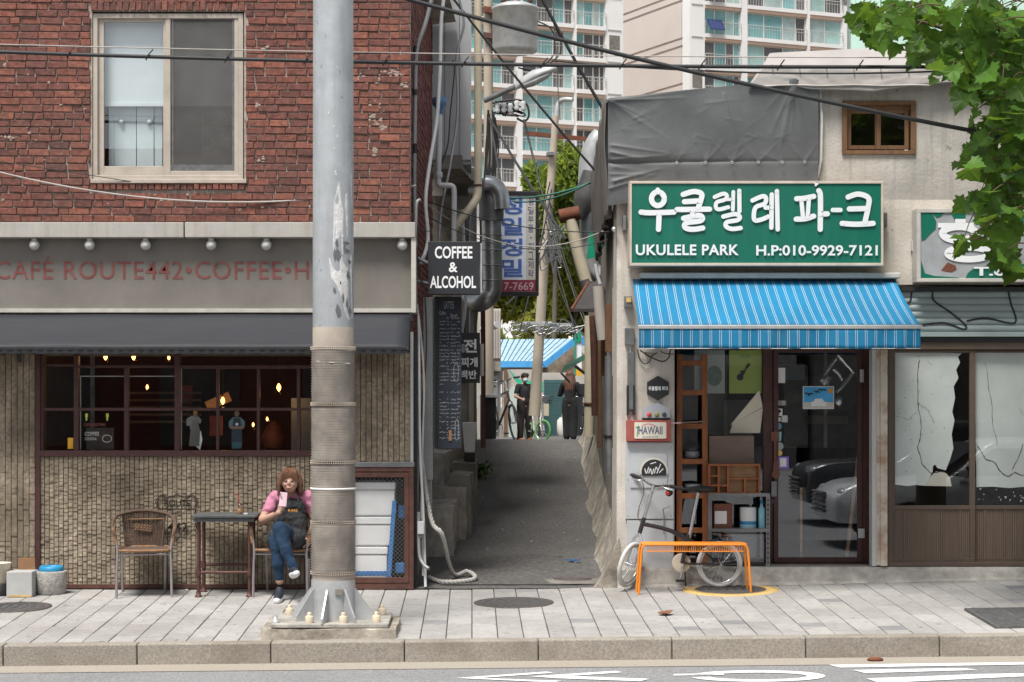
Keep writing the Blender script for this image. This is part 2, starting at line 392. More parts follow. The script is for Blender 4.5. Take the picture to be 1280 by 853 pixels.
mat('black_sign', (.018,.020,.024), .5, var=.15, scale=3)
mat('chalk_board', (.016,.021,.032), .7, var=.3, scale=6)
mat('chalk', (.34,.35,.37), .9, var=.2, scale=40)
mat('sign_white', (.78,.79,.80), .5, var=.03)
mat('light_blue_sign', (.74,.80,.90), .45, var=.08)
mat('sign_blue', (.07,.16,.50), .5)
mat('sign_cream', (.60,.58,.52), .5)
mat('sign_red', (.27,.035,.07), .5, var=.1)
mat('sign_pink', (.66,.42,.45), .5)
mat('pvc', (.54,.55,.56), .5, var=.08, stain=.3, stain_col=(.35,.34,.32), stain_scale=2)
mat('pvc_beige', (.55,.485,.36), .5, var=.08, stain=.25, stain_col=(.36,.29,.2), stain_scale=2)
mat('pvc_blue', (.07,.16,.30), .6)
mat('conduit', (.28,.285,.29), .5, .4, var=.15)
mat('cable', (.018,.018,.02), .6)
mat('cable_pale', (.40,.37,.34), .7)
mat('cable_green', (.06,.20,.15), .7)
mat('duct', (.33,.345,.35), .32, .8, var=.2, scale=4, stretch=(1,1,3))
mat('duct_dark', (.13,.13,.13), .5, .5, var=.25, scale=5)
mat('rope', (.47,.45,.42), .95, var=.2, scale=30, bump=.6, bscale=120)
mat('stucco', (.58,.535,.475), .92, var=.10, grain=.10, grain_scale=4, scale=3, bump=.45, bscale=35, stain=.55, stain_col=(.31,.265,.22), stain_scale=1.4, streak=.5, speck=.6, speck_scale=18)
mat('stucco_up', (.46,.43,.39), .92, var=.14, grain=.22, grain_scale=2.2, scale=2, bump=.6, bscale=30, stain=.85, stain_col=(.22,.20,.185), stain_scale=1.0, streak=.65, speck=.5, speck_scale=9)
mat('stucco_grey', (.36,.335,.305), .92, var=.2, scale=2.5, bump=.5, bscale=35, stain=.5, stain_col=(.17,.155,.14), stain_scale=1.1, streak=.3)
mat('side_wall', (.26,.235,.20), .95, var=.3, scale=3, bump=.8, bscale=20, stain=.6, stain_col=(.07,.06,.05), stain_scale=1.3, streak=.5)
mat('tarp', (.10,.104,.107), .55, spec=.35, var=.12, scale=2.5, bump=.25, bscale=14, stain=.2, stain_col=(.26,.26,.26), stain_scale=1.6)
mat('tarp_brown', (.135,.12,.105), .6, var=.2, scale=2.5, bump=.3, bscale=6)
mat('roof_sheet', (.345,.32,.305), .7, var=.12, scale=2, stain=.3, stain_col=(.2,.185,.175), bump=.2, bscale=4)
mat('green_sign', (.004,.135,.088), .4, var=.06, scale=3, streak=.22, stain_col=(.05,.20,.15))
mat('sign_frame', (.55,.47,.39), .55, var=.15)
mat('grey_sheet', (.33,.345,.36), .65, var=.18, scale=5, stain=.4, stain_col=(.22,.22,.22), stain_scale=4)
stripes('awning_blue', (.0015,.165,.33), (.40,.48,.54))
mat('steel_bar', (.50,.50,.49), .4, .5)
mat('wood_red', (.27,.092,.03), .65, var=.3, scale=7, stretch=(4,4,.6), bump=.15)
mat('wood_light', (.52,.32,.17), .7, var=.22, scale=6, stretch=(1,4,4))
mat('wood_dark', (.155,.078,.035), .7, var=.3, scale=7, stretch=(4,4,.8))
mat('board_brown', (.18,.125,.10), .75, var=.15, scale=4, stretch=(1,2,5))
mat('brown_alu', (.115,.083,.062), .5, .2, var=.12, scale=8)
mat('brown_panel', (.15,.108,.08), .65, var=.12, scale=6, stretch=(3,3,.4))
mat('shutter_grey', (.27,.33,.335), .6, var=.15, scale=4, stain=.3, stain_col=(.15,.17,.16), stain_scale=2)
mat('film', (.68,.69,.665), .65, var=.06, scale=4, stain=.25, stain_col=(.47,.43,.36), stain_scale=1.6)
mat('film_pale', (.66,.60,.52), .7, var=.06)
mat('crack', (.025,.025,.025), .9)
mat('grey_paint', (.46,.475,.49), .6, var=.06, stain=.2, stain_col=(.36,.36,.36), stain_scale=2)
mat('hex_black', (.02,.02,.022), .6)
mat('lilac_grey', (.40,.405,.45), .6, var=.05)
mat('hawaii_red', (.33,.07,.055), .7, var=.12, scale=9, stain=.2, stain_col=(.45,.25,.2), stain_scale=6)
mat('plate_cream', (.66,.62,.52), .5, var=.06)
mat('plate_ink', (.10,.11,.20), .6)
mat('pink', (.62,.20,.25), .6)
mat('green_ink', (.05,.28,.12), .6)
mat('lamp_red', (.55,.06,.03), .3); mat('lamp_olive', (.28,.27,.07), .3); mat('lamp_green', (.05,.07,.04), .3)
mat('rusty_white', (.60,.54,.46), .8, var=.1, scale=6, bump=.6, bscale=25, stain=.95, stain_col=(.28,.11,.035), stain_scale=4.2)
mat('white_post', (.52,.52,.51), .6, var=.1, stain=.3, stain_col=(.33,.3,.27), stain_scale=3)
mat('poster_lime', (.44,.56,.10), .6, var=.04)
mat('poster_pale', (.46,.51,.47), .6, var=.08)
mat('poster_green', (.13,.23,.16), .7, var=.3, scale=20)
mat('paper', (.66,.60,.49), .85, var=.05)
mat('paper_white', (.72,.72,.70), .85, var=.05)
mat('photo_blue', (.06,.36,.68), .4, var=.2, scale=8)
mat('photo_sand', (.60,.56,.50), .5)
mat('sticker_blue', (.12,.24,.36), .6); mat('sticker_orange', (.62,.28,.05), .6); mat('sticker_yellow', (.66,.47,.13), .6)
mat('sticker_purple', (.25,.15,.55), .6); mat('sticker_cyan', (.25,.52,.60), .6)
mat('yellow', (.78,.40,.02), .5)
mat('foil', (.78,.78,.80), .12, 1.0, var=.06, bump=1.0, bscale=22)
mat('leather', (.15,.052,.028), .6, var=.2)
mat('orange_paint', (.78,.245,.02), .45, var=.08)
mat('tyre', (.03,.03,.03), .85, var=.2); mat('tyre_white', (.56,.55,.53), .8, var=.1); mat('tyre_green', (.14,.52,.12), .7, var=.1)
mat('chrome', (.62,.62,.63), .25, .9); mat('bike_black', (.025,.02,.02), .35, coat=.4); mat('bike_white', (.62,.62,.62), .4)
mat('rubber', (.02,.02,.02), .7); mat('reflector', (.5,.03,.03), .3)
mat('iron', (.095,.08,.075), .8, .2, var=.3, scale=30, bump=.4, bscale=70)
mat('iron_grey', (.13,.13,.13), .75, .2, var=.3, scale=20, bump=.4)
mat('yellow_ring', (.56,.375,.13), .85, var=.2, scale=14, stain=.3, stain_col=(.36,.28,.18), stain_scale=4)
mat('bark', (.13,.105,.08), .95, var=.35, scale=6, bump=.9, bscale=14, stretch=(2,2,.6))
mat('twig', (.09,.065,.03), .9)
def leafmat(name, c1, c2, trans, tf=.28):
    m = mat(name, c1, .5, spec=.25, var=.2, scale=1.6, col2=c2, rnd=.6)
    nt = m.node_tree; N = nt.nodes; L = nt.links; b = N['Principled BSDF']
    t = N.new('ShaderNodeBsdfTranslucent'); t.inputs[0].default_value = (*trans, 1)
    mx = N.new('ShaderNodeMixShader'); mx.inputs[0].default_value = tf
    L.new(b.outputs[0], mx.inputs[1]); L.new(t.outputs[0], mx.inputs[2]); L.new(mx.outputs[0], N['Material Output'].inputs[0])
leafmat('leaf_plane', (.085,.18,.020), (.020,.058,.010), (.27,.43,.04))  # darker second tone puts deep foliage shade into the leaf colour
leafmat('leaf_far', (.19,.25,.045), (.11,.165,.03), (.45,.55,.08), .45)
leafmat('leaf_olive', (.27,.29,.055), (.15,.19,.035), (.55,.55,.09), .45)
leafmat('leaf_weed', (.06,.13,.02), (.04,.09,.015), (.12,.25,.03))
mat('dry_leaf', (.20,.085,.04), .8, var=.3)
mat('apt_white', (.80,.785,.78), .8, var=.04, scale=.4)
mat('apt_beige', (.62,.55,.505), .85, var=.05, scale=.3, stain=.2, stain_col=(.5,.41,.36), stain_scale=.15)
mat('apt_band', (.42,.34,.30), .85)
mat('apt_peach', (.72,.52,.42), .8, var=.06)
mat('apt_frame', (.70,.69,.67), .6); mat('apt_rail', (.52,.51,.49), .5, .2)
mat('apt_teal', (.17,.37,.38), .12, var=.35, scale=.5); mat('apt_teal2', (.34,.54,.52), .15, var=.25, scale=.5)
mat('apt_curtain', (.36,.47,.47), .4, var=.25, scale=.8); mat('apt_dark', (.12,.115,.115), .15, var=.4, scale=.5)
mat('mint_glass', (.52,.74,.65), .6, var=.08, scale=.12); mat('mint_line', (.30,.36,.33), .5)
mat('solar', (.035,.05,.14), .2)
mat('blue_roof', (.32,.46,.56), .55, var=.14, scale=3, stain=.3, stain_col=(.32,.44,.5), stain_scale=1.4)
mat('blue_eave', (.055,.29,.60), .5); mat('shutter_teal', (.045,.11,.115), .6, var=.1)
mat('render_tan', (.23,.18,.13), .95, var=.3, scale=8, bump=.5)
mat('wall_pale', (.44,.41,.37), .9, var=.14, scale=2, stain=.4, stain_col=(.25,.21,.17), stain_scale=1.2)
mat('green_tarp', (.005,.27,.15), .5, var=.15, scale=4); mat('red_cloth', (.45,.04,.05), .7)
mat('asphalt_shingle', (.05,.045,.045), .8)
mat('skin', (.50,.30,.225), .6, var=.06, scale=10); mat('hair_brown', (.12,.055,.032), .6, var=.4, scale=30, stretch=(6,6,.7), bump=.4, bscale=60); mat('hair_black', (.018,.014,.012), .6, var=.3)
mat('hair_tip', (.16,.075,.042), .6, var=.3, scale=30, stretch=(6,6,.7))
mat('tshirt_pink', (.52,.20,.30), .9, var=.08, bump=.2, bscale=30); mat('apron', (.028,.028,.032), .9, var=.15, bump=.3, bscale=25)
mat('jeans', (.007,.030,.068), .9, var=.25, scale=8, bump=.3, bscale=60); mat('sneaker', (.016,.02,.033), .7); mat('sole_white', (.72,.72,.72), .6)
mat('phone_pink', (.60,.42,.47), .3); mat('lens', (.01,.01,.012), .1); mat('mask_blue', (.40,.56,.64), .9); mat('cloth_black', (.016,.016,.018), .95, var=.3)
mat('cloth_black2', (.035,.028,.027), .95, var=.3); mat('lips', (.42,.13,.12), .5); mat('orange_shoe', (.62,.17,.06), .6)
mat('car_white', (.70,.71,.72), .3, coat=.7, var=.02); mat('car_black', (.02,.021,.023), .3, coat=.7); mat('car_glass', (.02,.025,.028), .06)
mat('headlight', (.55,.56,.58), .1, .4)
mat('latte', (.50,.27,.12), .4)
mat('skylight_grey', (.40,.41,.42), .7)
glass('pane', (.95,.965,.965), 1.5, 0.0, 1.0)
glass('pane_up', (.975,.99,.99), 1.5, 0.0, 1.6)
glass('pane_shop', (.94,.95,.955), 1.52, 0.0, 2.2)
glass('clear_plastic', (.93,.93,.93), 1.3, .05, 1.0)
emitter('bulb', (1.0,.36,.07), 6.0); emitter('bulb_small', (1.0,.42,.11), 4.0)

# ================================================================== ground
def grid_sheet(name, xs, ys, zf, m, off=0.0):
    mb = MB(); nx = len(xs); ny = len(ys)
    vs = [(x, y, zf(x, y)+off) for y in ys for x in xs]
    mb.add(vs, [(j*nx+i, j*nx+i+1, (j+1)*nx+i+1, (j+1)*nx+i) for j in range(ny-1) for i in range(nx-1)], True)
    return mb.build(name, m)
def ROADZ(x): return -0.072-0.175+0.01*x
def alley_c(y): return 0.425+0.0375*y              # centre line of the alley (it bends away to the right)
def alley_z(x, y):
    if y <= 11.8: z = 1.12*(y/11.8)-0.10*math.sin(math.pi*max(0, y)/11.8)
    else: z = 1.12-0.40*(1-math.exp(-(y-11.8)/9.0))*1.15
    return z
KY = -3.12
def terrain(x, y):
    if y < -3.2: return ROADZ(max(-30, min(30, x)))-.06
    if y < .5: return -.45
    return alley_z(0, min(y, 60))-.12
tag(grid_sheet('ground', [-400,-120,-40,-20,-8,-4,0,4,8,20,40,120,400], [-400,-120,-60,-30,-3.9,-3.15,.45,1,4,8,12,16,22,30,60,120,400], terrain, 'earth'), kind='structure')
xs = [-40,-20,-10,-6,-3,0,3,6,10,20,40]
tag(grid_sheet('road', xs, [-60,-30,-16,-8,-5,-3.5,-3.1], lambda x, y: ROADZ(x), 'asphalt'), kind='structure')
tag(grid_sheet('gutter', xs, [-3.5,-3.3,-3.1], lambda x, y: ROADZ(x)+.004+.03*(y+3.5), 'gutter'), kind='structure')
# painted markings on the near lane (flat paint)
def road_px(px, py):
    D = FPX*(CZ-ROADZ(0))/(py-VY)
    for _ in range(4):
        x = (px-VX)*D/FPX; D = FPX*(CZ-ROADZ(x))/(py-VY)
    return Vector(((px-VX)*D/FPX, D+CY, ROADZ((px-VX)*D/FPX)+.005))
def marking(polys, label):
    mb = MB()
    for p in polys:
        vs = [road_px(*q) for q in p]; n = len(vs)
        a = sum(vs[i].x*vs[(i+1) % n].y-vs[(i+1) % n].x*vs[i].y for i in range(n))
        mb.add(vs if a > 0 else vs[::-1], [tuple(range(n))])
    tag(mb.build('road_marking', 'road_paint'), label, 'road marking', 'white paint on the asphalt')
marking([[(570,848.5),(683,840.5),(692,842),(600,848.5),(703,852),(690,854)]], 'thin white painted arrowhead on the asphalt, left of the bigger one')
marking([[(663,846.5),(770,839.5),(778,841.5),(712,846),(812,849.5),(800,852.5),(700,849)]], 'bigger white painted arrowhead on the asphalt below the alley')
ring = []
for k in range(28):
    a = 2*math.pi*k/28; ring.append((947+85*math.cos(a), 846+7.2*math.sin(a)))
inn = []
for k in range(28):
    a = 2*math.pi*k/28; inn.append((947+62*math.cos(a), 846+4.2*math.sin(a)))
marking([[ring[k], ring[(k+1) % 28], inn[(k+1) % 28], inn[k]] for k in range(28) if not 12 < k < 15]+[[(842,843.5),(905,842.5),(905,844.5),(842,845.5)]], 'white painted oval figure on the asphalt below the bicycle')
marking([[(1036,832),(1290,828.5),(1290,831.5),(1050,835.5)]], 'uppermost white painted bar on the asphalt at the right edge')
marking([[(1066,838.5),(1205,836),(1222,838.5),(1082,842.5)]], 'short white painted bar second from the kerb at the right')
marking([[(1083,849),(1140,847),(1225,843.5),(1290,842.5),(1290,846),(1180,851),(1100,855)]], 'lowest broad white painted bar at the right edge of the road')

# pavement bed, pavers
sw = tag(grid_sheet('sidewalk', [i*.5-16 for i in range(65)], [-3.0,-2,-1,0,.3], lambda x, y: gz(x, y)-.012, 'joint'), kind='structure')
kb = empty('kerb', (0, KY, 0), kind='structure')
ks = MB(); ks.box((-.519, -.075, -.24), (.519, .075, 0)); KM = ks.build('kerb_stone', 'kerb', kb, .012).data
first = bpy.data.objects['kerb_stone']
kx0 = X(173, KY)
for i in range(-9, 14):
    o = first if i == -9 else link('kerb_stone', KM, kb, .012)
    cx = kx0+(i+.5)*1.0445
    o.location = (cx, KY+random.uniform(-.004,.004), gz(cx, KY)+.004+random.uniform(-.003,.003)); o.rotation_euler = (0, -math.atan(.01), random.uniform(-.002,.002))
PW = .2051
def paver_mesh(l, m):
    mb = MB(); h = .05; c = .004; w = PW-.007; l2 = l-.004
    vs = [(-w/2,-l2/2,-h),(w/2,-l2/2,-h),(w/2,l2/2,-h),(-w/2,l2/2,-h),(-w/2,-l2/2,-c),(w/2,-l2/2,-c),(w/2,l2/2,-c),(-w/2,l2/2,-c),
          (-w/2+c,-l2/2+c*.5,0),(w/2-c,-l2/2+c*.5,0),(w/2-c,l2/2-c*.5,0),(-w/2+c,l2/2-c*.5,0)]
    fs = [(8,9,10,11),(0,1,5,4),(1,2,6,5),(2,3,7,6),(3,0,4,7),(4,5,9,8),(5,6,10,9),(6,7,11,10),(7,4,8,11)]
    mb.add(vs, fs); return mb
pm = {}
pieces = []
for c in range(-34, 34):
    cx = (c+.5)*PW; y = KY+.078; dark_i = random.choice([1,2,4,6,8,99,99,99]); k = 0
    start = random.choice([.2,.3,.4])
    while y < .02:
        dk = (k == dark_i); l = .21 if dk else (start if k == 0 else random.choice([.4,.4,.6]))
        if y+l > 0.0: l = .03-y
        if l > .05: pieces.append((cx, y+l/2, round(l, 2), dk))
        y += l; k += 1
        if l <= .05: break
def inview(p):
    px = VX+p[0]*FPX/(p[1]-CY); return 0 < px < 1280
vis = sorted([p for p in pieces if inview(p)], key=lambda p: -p[2]/(p[1]-CY)**2)
singles = set(id(p) for p in vis[:300]); rest = MB()
for p in pieces:
    cx, cy, l, dk = p
    sx = (gz(cx+.05, cy)-gz(cx-.05, cy))/.1; sy = (gz(cx, cy+.05)-gz(cx, cy-.05))/.1
    zz = gz(cx, cy)+random.uniform(-.0018,.0018)
    if id(p) in singles:
        key = (l, dk)
        if key not in pm:
            o = paver_mesh(l, None).build('paver', 'paver_dark' if dk else 'paver', sw); pm[key] = o.data
        else: o = link('paver', pm[key], sw)
        o.location = (cx, cy, zz); o.rotation_euler = (math.atan(sy), -math.atan(sx), random.uniform(-.004,.004))
    else:
        q = paver_mesh(l, None); rest.mi = 1 if dk else 0; rest.rv = random.random()
        rest.add([(cx+v[0], cy+v[1], zz+v[2]+v[0]*sx+v[1]*sy) for v in q.v], q.f)
tag(rest.build('paver_field', ['paver', 'paver_dark'], sw), kind='stuff')

# alley surface with the patched strip at its mouth
def ax(px, y): return X(px, y)
ays = [-.02,.5,1,1.5,2,3,4,5,6,7,8,9,10,11,11.5,12,13,14,16,18,20,24,28,34,45]
mb = MB(); rows = []
for y in ays:
    xl = -.62+.0375*y-(.3 if y > 1 else 0)-(3 if y > 16 else 0); xr = 1.45+.0375*y+.25+(6 if y > 16 else 0)
    rows.append([Vector((xl+(xr-xl)*i/10, y, alley_z(0, y)+.012+.006*noise.noise((i*.7, y*.9, 0)))) for i in range(11)])
vs = [v for r in rows for v in r]
mb.add(vs, [(j*11+i, j*11+i+1, (j+1)*11+i+1, (j+1)*11+i) for j in range(len(rows)-1) for i in range(10)], True)
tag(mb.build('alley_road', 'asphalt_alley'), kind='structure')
def alley_px(px, py):                              # point on the climbing alley surface
    y = 0.0
    lo, hi = -.02, 12.0
    for _ in range(40):
        mid = (lo+hi)/2
        if VY+(CZ-alley_z(0, mid))*FPX/(mid-CY) > py: lo = mid
        else: hi = mid
    return Vector((X(px, lo), lo, alley_z(0, lo)+.015))
mb = MB()
n = 10
a = [alley_px(550+200*i/n, 733.5) for i in range(n+1)]; b = [alley_px(556+176*i/n, 696+1.5*math.sin(i*1.7)) for i in range(n+1)]
mb.add([v+Vector((0,0,.006)) for v in a]+[v+Vector((0,0,.006)) for v in b], [(i, i+1, n+2+i, n+1+i) for i in range(n)])
mat('asphalt_patch', (.10,.095,.09), .93, var=.3, grain=.4, grain_scale=18, speck=.4, speck_scale=30, scale=60, bump=.7, bscale=120)
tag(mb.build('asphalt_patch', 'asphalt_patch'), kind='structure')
# manhole covers and drains
def manhole(px, py, wpx, label, ringm=None, rr=1.28):
    y = 0
    for _ in range(6):
        x = X(px, y)
        D = FPX*(CZ-gz(x, y))/(py-VY); y = D+CY
    x = X(px, y); r = wpx/2*(y-CY)/FPX
    e = empty('manhole_cover', (x, y, gz(x, y)), label, 'manhole cover', 'round iron covers in the pavement')
    tilt = Matrix.Rotation(-math.atan(.013), 4, 'Y') @ Matrix.Rotation(math.atan(.0234), 4, 'X')
    mb = MB(); mb.lathe([(r, -.02), (r, .008), (r-.025, .009), (r-.03, .005), (.001, .005)], (x, y, gz(x, y)), 36, True, tilt.to_3x3()); mb.build('lid', 'iron', e)
    mb = MB()
    for i in range(-6, 7):
        h = math.sqrt(max(0, (r*.85)**2-(i*r/7)**2))
        m_ = max(1, int(h*2/.07))
        for k in range(m_):
            cx = -h+(k+.5)*2*h/m_
            mb.cbox((x+cx, y+i*r/7, gz(x+cx, y+i*r/7)+.008), (.045,.022,.006))
    tag(mb.build('tread_pattern', 'iron_grey', e), kind='stuff')
    if ringm:
        mb = MB(); mb.lathe([(r*rr, -.02), (r*rr, .005), (r*1.0, .0055), (r*1.0, -.02)], (x, y, gz(x, y)), 40, True, tilt.to_3x3()); mb.build('collar', ringm, e)
    return e
manhole(642, 754, 100, 'dark round manhole cover in the pavement below the alley')
manhole(913, 737.5, 88, 'manhole cover with painted yellow collar beside the orange bench', 'yellow_ring', 1.36)
manhole(18, 759.5, 92, 'manhole cover at the left edge before the planters')
# ================================================================== brick building with the cafe
SK = .0375                                           # sideways drift of the alley per metre of depth
XC = X(513)                                          # brick corner
cafe = empty('brick_building', (-3.5, .1, 0), 'red brick building with a cafe on its ground floor', 'building')
XLft = -9.0; ZB = Z(278); ZT = 7.4
wx0, wx1, wz0, wz1 = X(115), X(305), Z(226), Z(14)
mb = MB(); bk = .012                                 # mortar bed behind the brick faces
for a, b in (((XLft, bk, ZB), (wx0, .25, ZT)), ((wx1, bk, ZB), (XC, .25, ZT)), ((wx0, bk, ZB), (wx1, .25, wz0)), ((wx0, bk, wz1), (wx1, .25, ZT))): mb.box(a, b)
uw = mb.build('upper_wall', 'mortar', cafe)
# side wall along the alley (skewed), back and roof
mb = MB(); YB = 3.6
def sxl(y): return XC+SK*y
mb.add([(sxl(0)-.012, bk, -.3), (sxl(YB)-.012, YB, -.3), (sxl(YB)-.012, YB, ZT), (sxl(0)-.012, bk, ZT)], [(0,1,2,3)])
mb.add([(sxl(YB)-.012, YB, -.3), (XLft, YB, -.3), (XLft, YB, ZT), (sxl(YB)-.012, YB, ZT)], [(0,1,2,3)])
mb.add([(XLft, .0, ZT), (XC, .0, ZT), (sxl(YB), YB, ZT), (XLft, YB, ZT)], [(0,1,2,3)])
mb.build('side_wall', 'mortar', cafe)
bh = .0693; bl = .196
def brick_mesh(w, h, d, seed):
    rs = random.Random(seed); mb = MB(); c = .004
    def j(): return rs.uniform(-.004,.004)
    vs = [(-w/2+j(),0,-h/2+j()),(w/2+j(),0,-h/2+j()),(w/2+j(),0,h/2+j()),(-w/2+j(),0,h/2+j())]
    fr = [(v[0]*(1-2*c/w), -c+j()*.6, v[2]*(1-2*c/h)) for v in vs]; bk_ = [(v[0], d, v[2]) for v in vs]
    mb.add(vs+fr+bk_, [(4,5,6,7),(0,1,5,4),(1,2,6,5),(2,3,7,6),(3,0,4,7),(8,9,1,0),(9,10,2,1),(10,11,3,2),(11,8,0,3)])
    return mb
bm = {}
blist = []
row = 0; z = ZB
while z < Z(-14):
    zc = z+bh/2; x = XC; first_half = row % 2
    while x > X(-14):
        w = bl/2 if (x == XC and first_half) else random.choice([bl, bl, bl, bl, bl*.94, bl*1.04, bl*.5])
        xa = x-w; cx = (x+xa)/2
        a, b = xa, x
        if wz0-.085 < zc < wz1+.09 and not (b <= wx0-.02 or a >= wx1+.02):   # clip at the window surround
            if a < wx0-.02 and b > wx0-.02: b = wx0-.012
            elif b > wx1+.02 and a < wx1+.02: a = wx1+.012
            else: x = xa; continue
        if b-a > .03: blist.append(((a+b)/2, zc, b-a-.010, bh-.011, 0))
        x = xa
    z += bh; row += 1
for k in range(24):                                  # soldier course over and rowlock sill under the window
    cx = wx0-.01+(k+.5)*(wx1-wx0+.02)/24
    blist.append((cx, wz1+.048, (wx1-wx0+.02)/24-.010, .088, 1)); blist.append((cx, wz0-.048, (wx1-wx0+.02)/24-.010, .078, 2))
cand = [b for b in blist if 0 < VX+b[0]*FPX/(-CY) < 513 and not 390 < VX+b[0]*FPX/(-CY) < 446 and Z(3) > b[1]]
big = set(id(b) for b in sorted(cand, key=lambda b: (-round(b[2], 1), b[1]))[:300]); rest = MB()
for b in blist:
    x, zc, w, h, kd = b; yo = random.uniform(-.009,.004)-(.012 if kd == 2 else 0); sd_ = random.randint(0, 2)
    if id(b) in big:
        key = (round(w, 2), round(h, 3), sd_)
        if key not in bm:
            o = brick_mesh(round(w, 2), h, .05, sd_).build('brick', 'brick', uw); bm[key] = o.data
        else: o = link('brick', bm[key], uw)
        o.location = (x, yo, zc); o.rotation_euler = (random.uniform(-.02,.02), random.uniform(-.008,.008), random.uniform(-.015,.015))
    else:
        q = brick_mesh(w, h, .05, random.random()); rest.rv = random.random()
        rest.add([(x+v[0], yo+v[1], zc+v[2]) for v in q.v], q.f)
tag(rest.build('brickwork', 'brick', uw), kind='stuff')
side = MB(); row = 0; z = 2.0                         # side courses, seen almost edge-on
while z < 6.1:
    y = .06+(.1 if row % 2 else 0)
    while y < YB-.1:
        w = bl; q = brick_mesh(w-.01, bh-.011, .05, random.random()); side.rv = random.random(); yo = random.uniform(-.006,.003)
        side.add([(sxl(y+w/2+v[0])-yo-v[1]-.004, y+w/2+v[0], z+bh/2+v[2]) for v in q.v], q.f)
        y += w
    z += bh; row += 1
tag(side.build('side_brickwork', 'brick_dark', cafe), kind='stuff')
mb = MB()                                             # old render left on the bricks
rpl = random.Random(17)
for cx, cy, sx_, sy_, cnt in ((468,98,18,7,30),(492,92,12,5,18),(470,148,10,13,28),(478,160,8,4,12),(505,106,5,4,8),(327,202,4,4,7),(322,132,3,3,4),(468,186,3,8,9),(330,60,5,4,5),(6,84,3,5,5),(15,173,9,2,8),(250,250,200,20,16),(60,120,50,60,12)):
    for _ in range(cnt):
        a0, b0 = rpl.gauss(cx, sx_*.6), rpl.gauss(cy, sy_*.6); r0_ = rpl.uniform(.7,2.6); n0 = 8
        if 112 < a0 < 308 and 8 < b0 < 232: continue
        c0 = P(a0, b0, -.0105); mb.add([P(a0+r0_*rpl.uniform(.6,1.5)*math.cos(2*math.pi*q/n0), b0+r0_*rpl.uniform(.4,1.1)*math.sin(2*math.pi*q/n0), -.0075) for q in range(n0)]+[c0], [(i, n0, (i+1) % n0) for i in range(n0)])
tag(mb.build('plaster_remains', 'plaster_patch', uw), kind='stuff')

# upstairs window
mb = MB()
for r in ((116,17,304,23),(116,219,304,226),(116,23,122,219),(298,23,304,219)): mb.px(*r, .025, .12)
mb.px(113,224,308,229,-.03,.10)
wf = mb.build('window', 'beige_frame', cafe, .004); wf['label'] = 'beige upstairs sliding window with a white blind'
mb = MB()
for r in ((122,23,130,219),(204,23,209,219),(130,23,204,28),(130,208,204,219)): mb.px(*r, .055, .085)
mb.build('sash', 'beige_frame', wf, .003)
mb = MB()
for r in ((207,20,213,222),(293,20,298,222),(213,20,293,24),(213,214,293,222)): mb.px(*r, .035, .055)
mb.build('sash', 'beige_frame', wf, .003)
MB().px(130,28,204,208,.068,.072).build('pane', 'pane_up', wf); MB().px(213,24,293,214,.088,.092).build('pane', 'pane_up', wf)
MB().px(213,24,293,216,.044,.046).build('insect_screen', 'screen', wf)
mb = MB(); mb.px(215,24,217,214,.040,.050); mb.px(290,24,293,214,.040,.050); mb.px(213,206,293,216,.038,.05); mb.build('screen_frame', 'iron_grey', wf)
mb = MB(); mb.px(128,28,298,131,.16,.165); mb.px(128,129,298,133,.15,.175); mb.build('roller_blind', 'blind', wf)
mb = MB(); mb.px(136,133,142,208,.22,.26); mb.px(142,133,170,208,.24,.26); mb.px(171,133,192,208,.235,.26); mb.px(193,133,203,208,.25,.28)
for a, b in ((152,153),(187,153)): mb.sphere(P(a, b, .225), .028, 12)
mb.build('wardrobe', 'white_panel', wf)
mb = MB(); mb.box((wx0-.3,.30,wz0-.2), (wx1+.3,1.6,wz0-.15)); mb.box((wx0-.3,1.6,wz0-.2), (wx1+.3,1.65,wz1+.3)); mb.box((wx0-.35,.25,wz0-.2),(wx0-.3,1.6,wz1+.3)); mb.box((wx1+.3,.25,wz0-.2),(wx1+.35,1.6,wz1+.3)); mb.box((wx0-.3,.25,wz1+.25),(wx1+.3,1.6,wz1+.3))
mb.build('room', 'room', wf)
mb = MB(); mb.px(252,134,255,198,.5,.53); mb.px(216,196,290,208,.45,.7); mb.build('shelf', 'wood_red', wf)
mb = MB()
for k in range(40): mb.sphere(P(272+random.gauss(0,9), 165+random.gauss(0,14), .6), .025, 6)
mb.tube([P(262,205,.6), P(268,160,.6)], .015, 6); mb.build('house_plant', 'leaf_far', wf)

